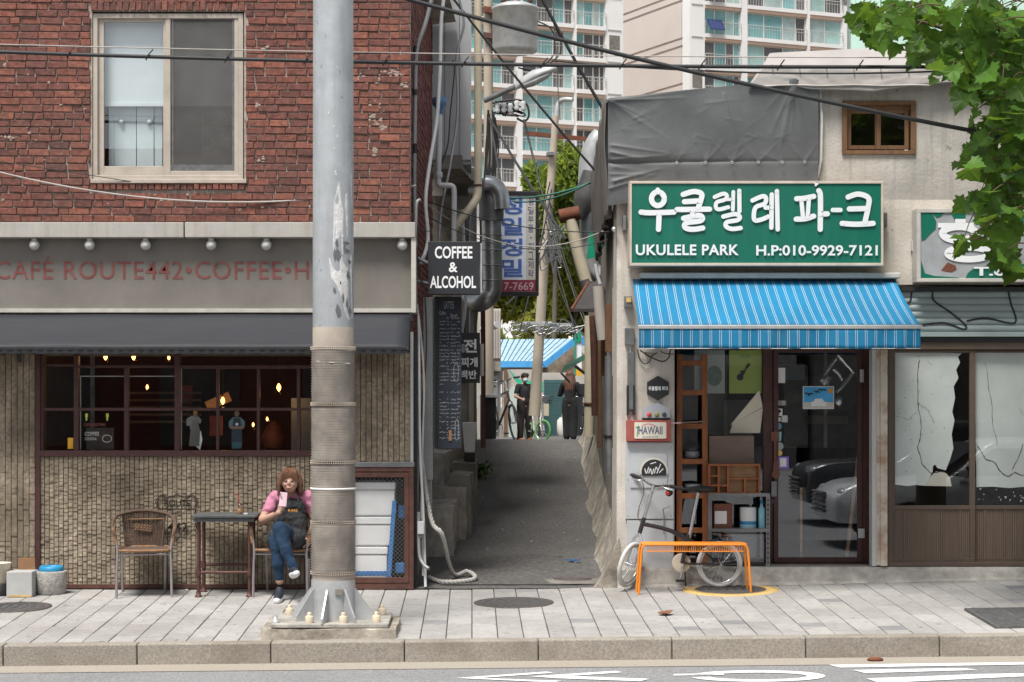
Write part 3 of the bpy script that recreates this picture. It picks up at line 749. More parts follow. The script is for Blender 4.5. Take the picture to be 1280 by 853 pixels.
# ledge and fascia
mb = MB(); mb.px(-600,278,229.5,297,-.15,.03); mb.build('ledge', 'ledge', cafe, .006)
mb = MB(); mb.px(231,278,519,297,-.15,.03); mb.build('ledge', 'ledge', cafe, .006)
mb = MB(); mb.box((XLft,-.012,Z(387)), (X(514),.03,Z(296))); mb.build('fascia', 'fascia', cafe)
mb = MB(); mb.px(-600,386,514,391,-.045,.0); mb.px(514,297,520,391,-.13,.3); mb.build('fascia_trim', 'fascia_trim', cafe, .003)
mb = MB(); put_text(mb, 'CAFÉ ROUTE442•COFFEE•H', -6, 321, 386, 349, -.016, .002, 1.08); mb.build('lettering', 'faded_red', cafe)
for i, px in enumerate((43,112,182,264,333,412,503)):
    c = P(px, 306.5, -.08)
    e = empty('globe_lamp', (c.x, c.y, Z(297)), ['leftmost round white globe lamp under the ledge', 'second white globe lamp from the left under the ledge', 'third white globe lamp from the left under the ledge', 'fourth white globe lamp from the left, above the word COFFEE', 'fifth white globe lamp from the left, left of the steel pole', 'white globe lamp under the ledge hidden behind the steel pole', 'rightmost white globe lamp, by the alley corner'][i], 'lamp', 'white globe lamps under the ledge')
    if px == 412: bpy.data.objects.remove(e); continue
    MB().sphere(c, .049, 20).build('globe', 'globe', e)
    MB().lathe([(.03,0),(.03,.03),(.018,.05)], c+Vector((0,0,.042)), 12).build('socket', 'galv_light', e)

# ground floor: relief tile cladding, window, post
gr = random.Random(3)
def tiles(px0, py0, px1, py1, y, cw, rh, wild, name, jit=.010):
    mb = MB(); n = max(1, round((px1-px0)/cw)); 
    for i in range(n):
        xa = X(px0+(px1-px0)*i/n)+.0034; xb = X(px0+(px1-px0)*(i+1)/n)-.0034; z = Z(py1); zt = Z(py0)
        while z < zt-.005:
            h = rh*gr.uniform(1-wild, 1+wild) if wild < .5 else rh*gr.choice([1,2,3,5])
            zb = min(z+h, zt); mb.rv = gr.random()*.999+.001
            o_ = gr.uniform(0, jit*.7); d = [y-o_-gr.uniform(0,.003)-.003, y-o_-gr.uniform(0,.003)-.003, y-o_*.6-gr.uniform(0,.002), y-o_*.6-gr.uniform(0,.002)]; dm = y-o_-gr.uniform(.001,.006)
            xm = gr.uniform(.35,.65); zm = gr.uniform(.25,.6); g = .0008
            vs = [(xa,d[0],z+g),(xb,d[1],z+g),(xb,d[2],zb-g),(xa,d[3],zb-g),(xa+(xb-xa)*xm,dm,z+(zb-z)*zm),(xa,y+.02,z+g),(xb,y+.02,z+g),(xb,y+.02,zb-g),(xa,y+.02,zb-g)]
            mb.add(vs, [(0,1,4),(1,2,4),(2,3,4),(3,0,4),(5,6,1,0),(6,7,2,1),(7,8,3,2),(8,5,0,3)]); z = zb
    return tag(mb.build(name, 'tile_wall', cafe), kind='stuff')
tiles(-60,443,44,736,0,7.2,.05,.9,'relief_tiles'); tiles(50,570,440,733,0,5.9,.041,.2,'relief_tiles',.011); tiles(402,441,513,583,0,7.0,.05,.9,'relief_tiles')
mb = MB()
zA = Z(750)
mb.box((XLft,.012,zA), (X(49),.3,Z(391))); mb.box((X(49),.012,zA), (X(441),.2,Z(569))); mb.box((X(401),.012,Z(584)), (X(514),.2,Z(391))); mb.box((X(49),.012,Z(445)), (X(401),.2,Z(391)))
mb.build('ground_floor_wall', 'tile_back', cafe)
mb = MB(); mb.px(44,441,50,737,-.03,.02); mb.build('door_post', 'maroon', cafe, .003)
mb = MB(); mb.px(50,730.5,441,736,-.02,.02); mb.build('base_rail', 'rust_brown', cafe, .003)
mb = MB(); mb.px(513,415,516.5,738,-.012,.05); mb.build('corner_trim', 'white_post', cafe)
cw = MB()
for r in ((50,443,54,570),(92,443,98,564),(155,460,160.5,564),(218,443,225,564),(270,460,273.5,564),(321,460,324.5,564),(371,460,375,564),(396,443,402,564)): cw.px(*r, -.005, .07)
for r in ((54,455,92,458.5),(98,456.5,218,460),(225,456.5,396,461)): cw.px(*r, -.003, .06)
cw.px(54,510,396,513.8,-.002,.06); cw.px(48,563.5,402,570.5,-.03,.08)
cwf = cw.build('window', 'maroon', cafe, .003); cwf['label'] = 'wide maroon framed cafe window'
cols = [54,95,158,222,272,323,373,396]
for i in range(7):
    MB().px(cols[i],459,cols[i+1],511,.03,.034).build('pane', 'pane', cwf); MB().px(cols[i],513,cols[i+1],564,.03,.034).build('pane', 'pane', cwf)
for a, b in ((54,95),(95,222),(222,396)): MB().px(a,443,b,458,.03,.034).build('pane', 'pane', cwf)
mb = MB(); mb.px(98,470,155,471.2,.05,.06); mb.px(160.5,470,218,471.2,.05,.06); mb.px(100,471,101,562,.04,.06); mb.px(226,461,227.2,562,.04,.06); mb.build('curtain_rail', 'fascia_trim', cwf)
# cafe room
ri = MB(); rx0, rx1, rz0, rz1, ry1 = X(30), X(480), .1, Z(430), 3.4
ri.box((rx0-.05,.2,rz0-.05), (rx1,ry1,rz0)); ri.box((rx0-.05,.2,rz1), (rx1,ry1,rz1+.05)); ri.box((rx0-.1,.2,rz0), (rx0-.05,ry1,rz1)); ri.box((rx1,.2,rz0), (rx1+.05,ry1,rz1)); ri.box((rx0,ry1,rz0), (rx1,ry1+.05,rz1))
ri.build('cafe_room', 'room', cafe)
mb = MB(); mb.px(364,498,398,566,1.3,1.5); tag(mb.build('reflection_panel', 'room_blue'), 'pale blue-grey panel standing in for a window reflection next to the steel pole', 'reflection panel')  # pale panel added behind the glass to paint in a window reflection
mb = MB()
for k in range(5): mb.px(160,490+k*9,250,493+k*9,2.6,2.7)
mb.px(108,535,142,562,.5,.52); mb.build('back_shelves', 'concrete_dark', cafe)
mb = MB(); put_text(mb, 'COFFEE', 106,540,124,545,.026,.01); put_text(mb, 'COCKTAIL', 106,547,121,550.5,.026,.01); draw(mb, [[(128,546),(133,544),(138,546),(138,551),(133,553),(128,551),(128,546)]], .8, lambda a, b: (X(a), Z(b)), .026, False)
mb.build('window_lettering', 'fascia_trim', cwf)
mb = MB(); put_text(mb, 'CAFE ROUTE442', 105,529,132,533,.026,.01); mb.build('window_lettering', 'faded_red', cwf)
mb = MB()
for a in (108,134): mb.ppx([(a-1.3,517),(a+1.6,517),(a+2,520),(a+1,523),(a+1,526),(a-1,526),(a-1,523),(a-1.6,520)], .026, .028)
mb.build('window_sticker', 'poster_lime', cwf)
MB().px(84.5,547.5,91.5,561.5,.018,.028).build('yellow_tag', 'yellow', cwf, .002)
def pendant(px, py, y, r, label, m='bulb', cord=True):
    c = P(px, py, y); e = empty('pendant_bulb', (c.x, c.y, rz1), label, 'lamp', 'lit bulbs inside the cafe')
    MB().lathe([(.001,-r*1.7),(r*.6,-r*1.2),(r,-.3*r),(r*.85,r*.6),(r*.4,r*1.4),(r*.35,r*1.8)], c, 12).build('bulb', m, e)
    mb = MB(); mb.lathe([(r*.4,r*1.7),(r*.45,r*2.8),(.005,r*3.0)], c, 10)
    if cord: mb.tube([c+Vector((0,0,r*2.8)), Vector((c.x, c.y, rz1))], .004, 5)
    mb.build('socket', 'black', e)
    pl = bpy.data.lights.new('bulb_light', 'POINT'); pl.energy = 1.3 if m == 'bulb' else .45; pl.color = (1.0,.52,.2); pl.shadow_soft_size = .03
    lo = bpy.data.objects.new('bulb_light', pl); COL.objects.link(lo); lo.location = c-Vector((0,.0,r*2.2)); lo.parent = e; lo.matrix_parent_inverse = Matrix.Translation(-Vector(e.location))
pendant(278.5,501,.9,.021,'lit filament bulb left of the other hanging one in the cafe')
pendant(348.5,484.5,1.1,.022,'lit filament bulb hanging nearest the steel pole')
pendant(132,446,.5,.020,'leftmost small bulb lit just under the dark awning','bulb_small',False); pendant(167,446,.5,.020,'middle small bulb lit just under the dark awning','bulb_small',False); pendant(211,447,.55,.014,'faint rightmost small bulb under the dark awning','bulb_small',False)
pendant(184,484,1.6,.014,'tiny lit bulb behind the second cafe window bay','bulb_small',False); pendant(334,524,2.4,.013,'tiny upper lit bulb deep inside the cafe','bulb_small',False); pendant(316.5,531,2.4,.013,'tiny lower lit bulb deep inside the cafe','bulb_small',False)
mb = MB(); mb.cbox(P(273,502,1.4), (.26,.03,.10), (0,-.42,0)); tag(mb.build('plank_sign', 'wood_light'), 'tilted wooden plank hanging behind the filament bulb', 'sign')
mb = MB(); mb.px(262,520,274,545,2.0,2.3); tag(mb.build('crate', 'hawaii_red'), 'red crate inside the cafe between the two cut-out cooks', 'crate'); MB().px(226,482,240,505,2.8,2.85).build('wall_picture', 'hawaii_red', cafe)
mb = MB(); mb.px(330,545,352,563,1.8,2.2); mb.lathe([(.10,0),(.13,.1),(.07,.22),(.02,.28)], P(342,560,1.8), 12); tag(mb.build('armchair', 'leather'), 'dim brown armchair inside the cafe left of the pole', 'armchair')
# two cut-out figures standing on the inside sill
def cutout(name, label, items):
    c = P(items[0], 563, .05); e = empty(name, (c.x, c.y, c.z), label, 'figure', 'cut-out cook figures on the cafe sill')
    for nm, m, polys in items[1]:
        mb = MB(); dd = {'body': .05, 'apron': .046, 'arm': .042, 'head': .044, 'hair': .040, 'cup': .038}.get(nm, .05)
        for p in polys: mb.ppx([(items[0]+x, y) for x, y in p], dd, dd+.006)
        mb.build(nm, m, e)
def disc(cx, cy, rx, ry, n=14): return [(cx+rx*math.cos(2*math.pi*k/n), cy+ry*math.sin(2*math.pi*k/n)) for k in range(n)]
mat('apron_navy', (.035,.045,.07), .8); mat('teal_cloth', (.05,.13,.15), .8); mat('shirt_pale', (.26,.25,.24), .8); mat('shirt_teal', (.12,.21,.23), .8); mat('cut_skin', (.24,.14,.095), .8)
cutout('cutout_figure', 'flat cut-out of a cook in a grey apron holding a white shape', (243, [('body','shirt_pale',[[(-10,524),(-4,520),(4,520),(9,525),(7,530),(5,528),(4,538),(-5,538),(-6,532),(-10,533)]]), ('apron','concrete_dark',[[(-3,525),(4,525),(7,540),(6,558),(-7,558),(-5,540)]]), ('head','cut_skin',[disc(1,518,2.6,3.6)]), ('hair','sticker_orange',[disc(1,515.5,2.8,1.8)]), ('white_fish','sign_white',[[(4,540),(8,539),(10,550),(7,563),(0,556),(-5,553),(-4,550),(1,552),(3,548)]])]))
cutout('cutout_figure', 'flat cut-out of a cook in navy apron with folded arms', (296, [('body','shirt_teal',[[(-10,527),(-5,522),(5,522),(10,527),(10,534),(-10,534)]]), ('apron','apron_navy',[[(-4,523),(4,523),(6,535),(7,553),(-7,553),(-6,535)]]), ('trousers','teal_cloth',[[(-6.5,553),(6.5,553),(6,561),(-6,561)]]), ('arm','cut_skin',[[(-10,533),(10,533),(8,536.5),(-8,536.5)]]), ('head','cut_skin',[disc(0,517,3,4.2)]), ('cup','sign_white',[disc(0,530.5,1.8,1.8)])]))

# stencilled road shield on the cladding
mb = MB(); f0 = lambda a, b: (X(120+a/5.685), Z(600+b/5.685))
half = [(578,100),(550,115),(500,125),(475,102),(450,118),(425,155),(440,185),(448,215),(438,265),(432,310),(445,350),(490,378),(540,390),(578,428)]
half2 = [(578,108),(552,122),(500,133),(478,113),(456,128),(437,157),(452,188),(459,218),(449,268),(444,308),(456,342),(495,368),(545,380),(578,415)]
for h, w in ((half, 4.2), (half2, 3.6)):
    pr = [(1156-x, y) for x, y in h[::-1]]
    for seg in (h, pr):
        for i in range(len(seg)-1): draw(mb, [[seg[i], seg[i+1]]], w*1.35, f0, -.026, False)
draw(mb, [[(455,207),(705,207)]], 7, f0, -.026, False)
def pz(t): return 120+t/5.685
def qz(t): return 600+t/5.685
put_text(mb, 'ROUTE', pz(486), qz(142), pz(672), qz(190), -.026, .016); put_text(mb, '442', pz(505), qz(303), pz(652), qz(370), -.026, .016); put_text(mb, '카페', pz(535), qz(230), pz(612), qz(263), -.026, .0)
lg = mb.build('wall_stencil', 'stencil', cafe); lg['label'] = 'black stencilled road shield reading ROUTE 442'

# dark awning
aw = empty('awning', (X(250), 0, Z(391)), 'dark navy canvas awning over the cafe window', 'awning')
mb = MB(); n = 60; yf = -.52; xa, xb = -9.0, X(513)
top = []; bot = []
vs = []
for j in range(9):
    t = j/8
    for i in range(n+1):
        x = xa+(xb-xa)*i/n; y = -.03+(yf+.03)*t; z = Z(393)+(Z(434, yf)-Z(393))*t-.012*math.sin(math.pi*t)+.003*math.sin(x*5+t*9)
        vs.append((x, y, z))
mb.add(vs, [(j*(n+1)+i, (j+1)*(n+1)+i, (j+1)*(n+1)+i+1, j*(n+1)+i+1) for j in range(8) for i in range(n)], True)
o = mb.build('canvas', 'awning_dark', aw); sm = o.modifiers.new('thick', 'SOLIDIFY'); sm.thickness = .004
mb = MB(); mb.box((xa, yf-.02, Z(437.5, yf)), (xb, yf+.02, Z(433.5, yf))); mb.build('front_bar', 'dark_metal', aw, .003)
mb = MB(); nn = 300
vs = []
for i in range(nn+1):
    x = xa+(xb-xa)*i/nn; yy = yf-.015+.006*math.sin(i*1.9)
    vs += [(x, yy, Z(437, yf)), (x, yy+.002, Z(442.5, yf)-.003*math.sin(i*1.3))]
mb.add(vs, [(2*i, 2*i+1, 2*i+3, 2*i+2) for i in range(nn)], True); mb.build('fringe', 'dark_metal', aw)
mb = MB(); mb.tube([(xb-.02, -.02, Z(415)), (xb-.02, yf, Z(436, yf))], .012, 8); mb.tube([(X(25), -.01, Z(452)), (X(40), yf, Z(438, yf))], .016, 8); mb.box((xb-.01,-.06,Z(402)), (xb+.03,.0,Z(392))); mb.sphere((xb-.005, yf-.015, Z(437, yf)), .016, 8); mb.build('arm', 'dark_metal', aw)

# caged store of foam boxes beside the corner
cg = empty('storage_cage', (X(478), .1, 0), 'rusty brown wire mesh cage holding stacked white foam boxes', 'cage')
mb = MB()
for r in ((436,583,517,590),(436,729,517,737),(511,590,517,729),(436,590,440,729)): mb.px(*r, -.05, .45)
mb.px(440,590,511,593,-.03,.02)
mb.build('frame', 'rust_brown', cg, .004)
mb = MB(); mb.px(505,591,511,729,-.055,-.02); mb.px(440,722,511,729,-.055,-.02); mb.px(440,591,511,597,-.055,-.02); mb.build('door_frame', 'rust_brown', cg, .003)
mb = MB(); mb.px(436,590,517,732,.44,.45); mb.px(436,728,517,731,-.02,.44); mb.build('back_panel', 'room', cg)
mb = MB(); mb.px(430,578,518,584,-.06,.2); mb.build('top_trim', 'galv_dark', cg, .003)
mb = MB(); xa_, xb_, za_, zb_ = X(440), X(505), Z(722), Z(597); s_ = .040
k = -40
while k < 60:
    for sg in (1, -1):
        # line x = xa + t, z = za + sg*(t) + k*s
        x0_ = xa_; z0_ = (za_ if sg == 1 else zb_)+k*s_*sg
        t0, t1 = 0.0, xb_-xa_
        if sg == 1: t0 = max(t0, za_-z0_); t1 = min(t1, zb_-z0_)
        else: t0 = max(t0, z0_-zb_); t1 = min(t1, z0_-za_)
        if t1-t0 > .01: mb.tube([(x0_+t0, -.04+.002*sg, z0_+sg*t0), (x0_+t1, -.04+.002*sg, z0_+sg*t1)], .0009, 4, False)
    k += 1
tag(mb.build('wire_mesh', 'galv_light', cg), kind='stuff')
for i, (a, b, c, d) in enumerate(((430,603,494.5,645),(430,646.5,490,682.5),(430,684,485,728))):
    e = empty('foam_box', (X(462), .1, Z(d)), ['white foam box on top of the caged stack', 'white foam box in the middle of the caged stack', 'white foam box with blue band at the bottom of the caged stack'][i], 'box', 'foam boxes in the cage')
    MB().px(a,b+10,c-1,d,.03,.36).build('body', 'foam', e, .012); MB().px(a,b,c,b+9.4,.022,.37).build('lid', 'foam', e, .010)
    if i == 2: MB().px(a,714,c-.6,719.5,.026,.036).build('tape_band', 'blue_plastic', e)
mb = MB(); mb.bar(P(486,722,.0), P(493,626,.0), .04, .02, (0,1,0)); tag(mb.build('blue_pole', 'blue_plastic'), 'bright blue pole leaning inside the mesh cage', 'pole')
mb = MB(); mb.px(494,704,507,717,.05,.12); mb.px(498,632,506,648,.1,.16); tag(mb.build('blue_bundle', 'blue_plastic', None, .01), 'small blue plastic bundle in the corner of the cage', 'bundle')
# ================================================================== big steel street pole
PY = -2.68; pc = Vector((X(416.5, PY), PY, 0)); pgz = gz(pc.x, PY)
def pz_(py): return Z(py, PY)
pole = empty('street_pole', (pc.x, PY, pgz), 'tall grey steel pole wrapped in beige ribbed matting at the kerb', 'pole')
r0 = 27.6*(PY-CY)/FPX; r1 = 25.2*(PY-CY)/FPX
mb = MB()
mb.lathe([(r1*.985, Z(-150, PY)-0), (r1, pz_(0)), (r1+.003, pz_(412))][::-1], (pc.x, PY, 0), 40); mb.build('shaft', 'galvanised', pole)
mb = MB(); prof = []
for py, rr in ((725,26.2),(722,26.6),(716,27.3)): prof.append((rr*(PY-CY)/FPX, pz_(py)))
mb.lathe(prof[:1]+[(r0-.006, pz_(716)), (r0-.006, pz_(712))], (pc.x, PY, 0), 40)
mb.build('foot_sleeve', 'wrap_band', pole)
def rib_mesh(py0, py1, rad, step=3.3, amp=.0060):
    mb = MB(); prof = []; y = py1; k = 0
    while y > py0:
        prof.append((rad+(amp if k % 2 else -amp)+.0012*math.sin(y*.21), pz_(y))); y -= step*.5; k += 1
    mb.lathe(prof, (pc.x, PY, 0), 48); return mb
for a, b, rad in ((437,504,r0-.004),(508,576,r0-.002),(579,651,r0-.001),(654,714,r0)): tag(rib_mesh(a, b, rad).build('ribbed_mat', 'wrap', pole))
mb = MB(); mb.lathe([(r0-.012, pz_(437)), (r0-.012, pz_(410)), (r0-.016, pz_(407))], (pc.x, PY, 0), 40); mb.build('upper_sleeve', 'wrap_band', pole)
for py in (436,505.5,577.5,652.5,715.5):
    mb = MB(); n = 64
    for off in (-1.2, 1.2):
        for k in range(n):
            a = 2*math.pi*k/n; mb.sphere((pc.x+(r0+.001)*math.cos(a), PY+(r0+.001)*math.sin(a), pz_(py+off)), .0072, 5)
    tag(mb.build('band_studs', 'wrap_band', pole), kind='stuff')
mb = MB(); mb.torus((pc.x, PY, pz_(610.5)), r0+.002, .010, 40, 6, 'z'); mb.build('cable_tie', 'zip_tie', pole)
mb = MB(); mb.tube([Vector((pc.x-r0*.7, PY-r0*.74, pz_(452))), Vector((pc.x, PY-r0-.006, pz_(454))), Vector((pc.x+r0*.8, PY-r0*.7, pz_(455)))], .004, 5); mb.build('tie_wire', 'cable_pale', pole)
# peeling paint on the right of the shaft
mb = MB(); rp = random.Random(5)
def on_pole(px, py, rad): 
    dx = max(-rad*.98, min(rad*.98, X(px, PY)-pc.x)); return Vector((pc.x+dx, PY-math.sqrt(rad*rad-dx*dx), pz_(py)))
def patch(mb, pts, rad):
    n = len(pts); cx = sum(p[0] for p in pts)/n; cy = sum(p[1] for p in pts)/n
    mid = [((p[0]+cx)/2, (p[1]+cy)/2) for p in pts]
    vs = [on_pole(*p, rad) for p in pts]+[on_pole(*p, rad) for p in mid]+[on_pole(cx, cy, rad)]
    mb.add(vs, [(i, (i+1) % n, n+(i+1) % n, n+i) for i in range(n)]+[(n+i, n+(i+1) % n, 2*n) for i in range(n)])
patch(mb, [(413,325),(428,322),(440,320),(441,398),(437,401),(432,390),(428,372),(421,355),(416,350)], r1+.0045)
patch(mb, [(419,255),(425,230),(440,218),(442,318),(430,320),(418,316)], r1+.003)
for k in range(8): 
    a, b = rp.uniform(412,424), rp.uniform(70,230); patch(mb, [(a-1,b),(a+.5,b-2),(a+1.4,b),(a+.4,b+2)], r1+.004)
tag(mb.build('peeling_paint', 'peeling', pole), kind='stuff')
mb = MB()
for k in range(16):
    a, b = rp.uniform(420,440), rp.uniform(300,395); w, h = rp.uniform(1,4), rp.uniform(2,9); patch(mb, [(a-w,b),(a-w*.3,b-h),(a+w*.6,b-h*.5),(a+w,b+h*.4),(a,b+h)], r1+.006)
tag(mb.build('bare_flakes', 'galv_dark', pole), kind='stuff')
# flange, gussets, bolts, footing
mb = MB(); mb.lathe([(r0*1.02, pz_(786)), (r0*1.0, pz_(730)), (r0*.99, pz_(724))], (pc.x, PY, 0), 32); mb.build('flange_collar', 'galv_light', pole)
for k in range(8):
    a = 2*math.pi*(k+.5)/8+.2; d = Vector((math.cos(a), math.sin(a), 0)); zb = pgz+.11; zt = pz_(735); s = Vector((-d.y, d.x, 0))*.007
    base = Vector((pc.x, PY, 0)); mb = MB()
    q = [base+d*(r0*.98)+Vector((0,0,zb)), base+d*(r0+.165)+Vector((0,0,zb)), base+d*(r0+.165)+Vector((0,0,zb+.04)), base+d*(r0+.01)+Vector((0,0,zt)), base+d*(r0*.98)+Vector((0,0,zt))]
    mb.add([v-s for v in q]+[v+s for v in q], [(0,1,2,3,4),(9,8,7,6,5)]+[(i, 5+i, 5+(i+1) % 5, (i+1) % 5) for i in range(5)]); mb.build('gusset', 'galv_light', pole)
mb = MB(); mb.box((pc.x-.47, PY-.33, pgz+.075), (pc.x+.46, PY+.45, pgz+.11)); mb.build('base_plate', 'concrete', pole, .008)
mb = MB()
n = 15; ft = [(pc.x-.56,PY-.36),(pc.x+.53,PY-.36),(pc.x+.53,PY+.52),(pc.x-.56,PY+.52)]
tops = []; rr_ = random.Random(2); outl = []
for i in range(4):
    a, b = ft[i], ft[(i+1) % 4]
    for k in range(12):
        t = k/12; outl.append((a[0]+(b[0]-a[0])*t+rr_.uniform(-.012,.012), a[1]+(b[1]-a[1])*t+rr_.uniform(-.012,.012)))
m_ = len(outl)
vs = [(x, y, pgz-.03) for x, y in outl]+[(pc.x+(x-pc.x)*.98, PY+(y-PY)*.98, pgz+.075+rr_.uniform(-.012,.003)) for x, y in outl]
mb.add(vs, [tuple(range(m_, 2*m_))]+[(i, (i+1) % m_, m_+(i+1) % m_, m_+i) for i in range(m_)]); mb.build('footing', 'concrete_rough', pole)
for k in range(6):
    bx = [-.44,-.17,.10,.36,-.38,.38][k]; by = [-.25,-.26,-.27,-.22,.3,.3][k]; c = (pc.x+bx, PY+by, pgz+.11)
    if k == 0: MB().lathe([(.03,0),(.03,.02),(.018,.022),(.018,.06)], c, 8).build('bolt', 'galv_light', pole)
    else: MB().lathe([(.034,0),(.034,.050),(.029,.055),(.018,.059),(.020,.070),(.016,.082),(.001,.087)], c, 16).build('bolt_cap', 'cap_plastic', pole)
mb = MB(); mb.px(419,737,428,744,PY-r0-.012,PY-r0+.02); mb.build('maker_plate', 'concrete_dark', pole)

# ================================================================== cafe furniture
def ground_y(px, py):                                 # depth on the pavement that shows at that spot
    y = 0.0
    for _ in range(8): y = FPX*(CZ-gz(X(px, y), y))/(py-VY)+CY
    return y
def make_chair():
    e = empty('wicker_chair', (0,0,0))
    def T(pts, r): return MB().tube(smooth_pts(pts, 5), r, 8)
    # local: x right, y back, seat height .43
    for s in (-1, 1):
        T([(s*.255,-.24,0),(s*.25,-.235,.3),(s*.245,-.23,.43),(s*.262,-.22,.56)], .0125).build('leg', 'alu', e)
        T([(s*.20,.27,0),(s*.205,.21,.42)], .0125).build('leg', 'alu', e)
    arm = [(-.262,-.22,.55),(-.285,-.20,.63),(-.29,-.05,.69),(-.24,.17,.745),(-.1,.26,.775),(0,.275,.78),(.1,.26,.775),(.24,.17,.745),(.29,-.05,.69),(.285,-.20,.63),(.262,-.22,.55)]
    T(arm, .0165).build('arm_rail', 'wicker', e)
    for s in (-1, 1): T([(s*.262,-.22,.50),(s*.272,-.215,.58),(s*.287,-.19,.65)], .0185).build('arm_wrap', 'wicker_light', e)
    mb = MB(); n = 26
    for i in range(n):                                # woven back: upright canes
        t = -1+2*i/(n-1); xb_ = .165*t; xt = .20*t
        mb.tube([(xb_, .215+.03*(1-t*t), .43), ((xb_+xt)/2, .235+.035*(1-t*t), .6), (xt, .235+.04*(1-t*t), .775)], .0062, 5, False)
    o = mb.build('back_weave', 'wicker', e); tag(o, kind='stuff')
    mb = MB()
    for k in range(3):
        for j in range(6): mb.tube([(-.09+j*.028, .238, .60+k*.022-.004*j), (-.068+j*.028, .238, .612+k*.022-.004*j)], .0045, 4)
    for z in (.45,.70): mb.tube([(-.17-.1*(z-.45),.235,z),(0,.262,z),(.17+.1*(z-.45),.235,z)], .006, 5)
    tag(mb.build('back_pattern', 'wicker_light', e), kind='stuff')
    for s in (-1, 1): MB().tube([(s*.172,.21,.43),(s*.20,.235,.755)], .011, 6).build('back_post', 'wicker', e)
    mb = MB(); n = 30
    for i in range(n):
        y = -.23+.44*i/(n-1); mb.tube([(-.225,y,.437),(0,y,.428),(.225,y,.437)], .0085, 5)
    tag(mb.build('seat_weave', 'wicker', e), kind='stuff')
    T([(-.235,-.235,.437),(0,-.25,.434),(.235,-.235,.437),(.235,0,.437),(.205,.215,.437),(0,.23,.437),(-.205,.215,.437),(-.235,0,.437),(-.235,-.235,.437)], .014).build('seat_rim', 'wicker_light', e)
    mb = MB(); mb.tube([(-.245,-.22,.40),(.245,-.22,.40)], .010, 6); mb.build('stretcher', 'alu', e); MB().tube([(-.205,.22,.40),(.205,.22,.40)], .010, 6).build('stretcher', 'alu', e)
    return e
ch1 = make_chair(); cy1 = -.36; ch1.location = (X(180, cy1), cy1, gz(X(180), cy1)); ch1.rotation_euler = (0,0,R(10)); ch1.scale = (.98,.98,.98)
tag(ch1, 'empty brown wicker armchair on the pavement beside the small table', 'chair', 'wicker armchairs outside the cafe')
ch2 = copy_tree(ch1); cy2 = -.34; ch2.location = (X(355, cy2), cy2, gz(X(355), cy2)); ch2.rotation_euler = (0,0,R(-3))
ch2['label'] = 'wicker armchair the seated woman sits in, half behind the pole'
CH2 = ch2.location.copy()
# table of red pipe
ty = -.34; tl = Vector((X(283, ty), ty, gz(X(283), ty)))
tb = empty('cafe_table', tl, 'small dark slatted table on rusty red pipe legs', 'table')
tz = Z(644.5, ty-.25)
for k in range(6): MB().box((tl.x-.29, ty-.25+k*.083, tz-.022), (tl.x+.30, ty-.25+k*.083+.078, tz)).build('slat', 'table_top', tb, .004)
mb = MB(); mb.box((tl.x-.27, ty-.23, tz-.06), (tl.x+.28, ty-.20, tz-.03)); mb.build('apron_rail', 'table_top', tb); MB().box((tl.x-.27, ty+.20, tz-.06), (tl.x+.28, ty+.23, tz-.03)).build('apron_rail', 'table_top', tb)
for sx in (-1, 1):
    for sy in (-1, 1):
        lx, ly = tl.x+sx*.235, ty+sy*.17; g = gz(lx, ly)
        mb = MB(); mb.tube([(lx, ly, g), (lx, ly, tz-.03)], .0155, 10); mb.lathe([(.034,0),(.034,.012),(.024,.018),(.022,.05)], (lx, ly, g), 12); mb.lathe([(.023,-.03),(.023,.03)], (lx, ly, tl.z+.24+.02*sy), 10); mb.build('leg', 'pipe_red', tb)
for sy in (-1, 1): MB().tube([(tl.x-.235, ty+sy*.17, tl.z+.24+.02*sy), (tl.x+.235, ty+sy*.17, tl.z+.24+.02*sy)], .013, 8).build('cross_pipe', 'pipe_red', tb)
cpt = Vector((X(299.5, ty-.05), ty-.05, tz))
cup = empty('drink_cup', cpt, 'clear plastic cup of iced latte with red straw on the table', 'cup')
MB().lathe([(.024,.0),(.026,.002),(.034,.075),(.035,.078)], cpt, 16).build('cup', 'clear_plastic', cup); MB().lathe([(.022,.003),(.029,.05),(.001,.05)], cpt, 14).build('drink', 'latte', cup)
MB().lathe([(.036,.077),(.034,.082),(.025,.102),(.010,.108)], cpt, 14).build('lid', 'clear_plastic', cup); MB().tube([cpt+Vector((.006,0,.03)), cpt+Vector((-.002,0,.13)), cpt+Vector((-.034,.0,.21))], .0035, 6).build('straw', 'lamp_red', cup)
MB().box((cpt.x+.04, cpt.y-.02, tz), (cpt.x+.075, cpt.y+.01, tz+.01)).build('napkin', 'paper_white', cup)
# planters at the left
def stand(name, px, py): 
    y = ground_y(px, py); return Vector((X(px, y), y, gz(X(px, y), y)))
b = stand('stone_pot', 60, 745); b.y += .14; b.z = gz(b.x, b.y)
e = empty('stone_pot', b, 'rough grey stone pot with a bright blue lid', 'pot')
MB().lathe([(.125,0),(.135,.02),(.142,.12),(.145,.20),(.14,.215),(.118,.215),(.11,.18),(.001,.18)], b, 26).build('pot', 'stone_pot', e)
MB().lathe([(.105,.19),(.115,.20),(.112,.245),(.10,.262),(.085,.255),(.08,.235),(.001,.232)], b, 24).build('lid', 'cyan_lid', e)
b = stand('x', 24, 747); e = empty('grey_block', b+Vector((0,.12,0)), 'plain grey concrete block beside the stone pot', 'block')
MB().box((b.x-.118, b.y, b.z), (b.x+.118, b.y+.26, b.z+.235)).build('block', 'grey_box', e, .006)
MB().box((b.x-.10, b.y-.004, b.z+.004), (b.x+.11, b.y+.01, b.z+.02)).build('paint_drip', 'yellow_ring', e)
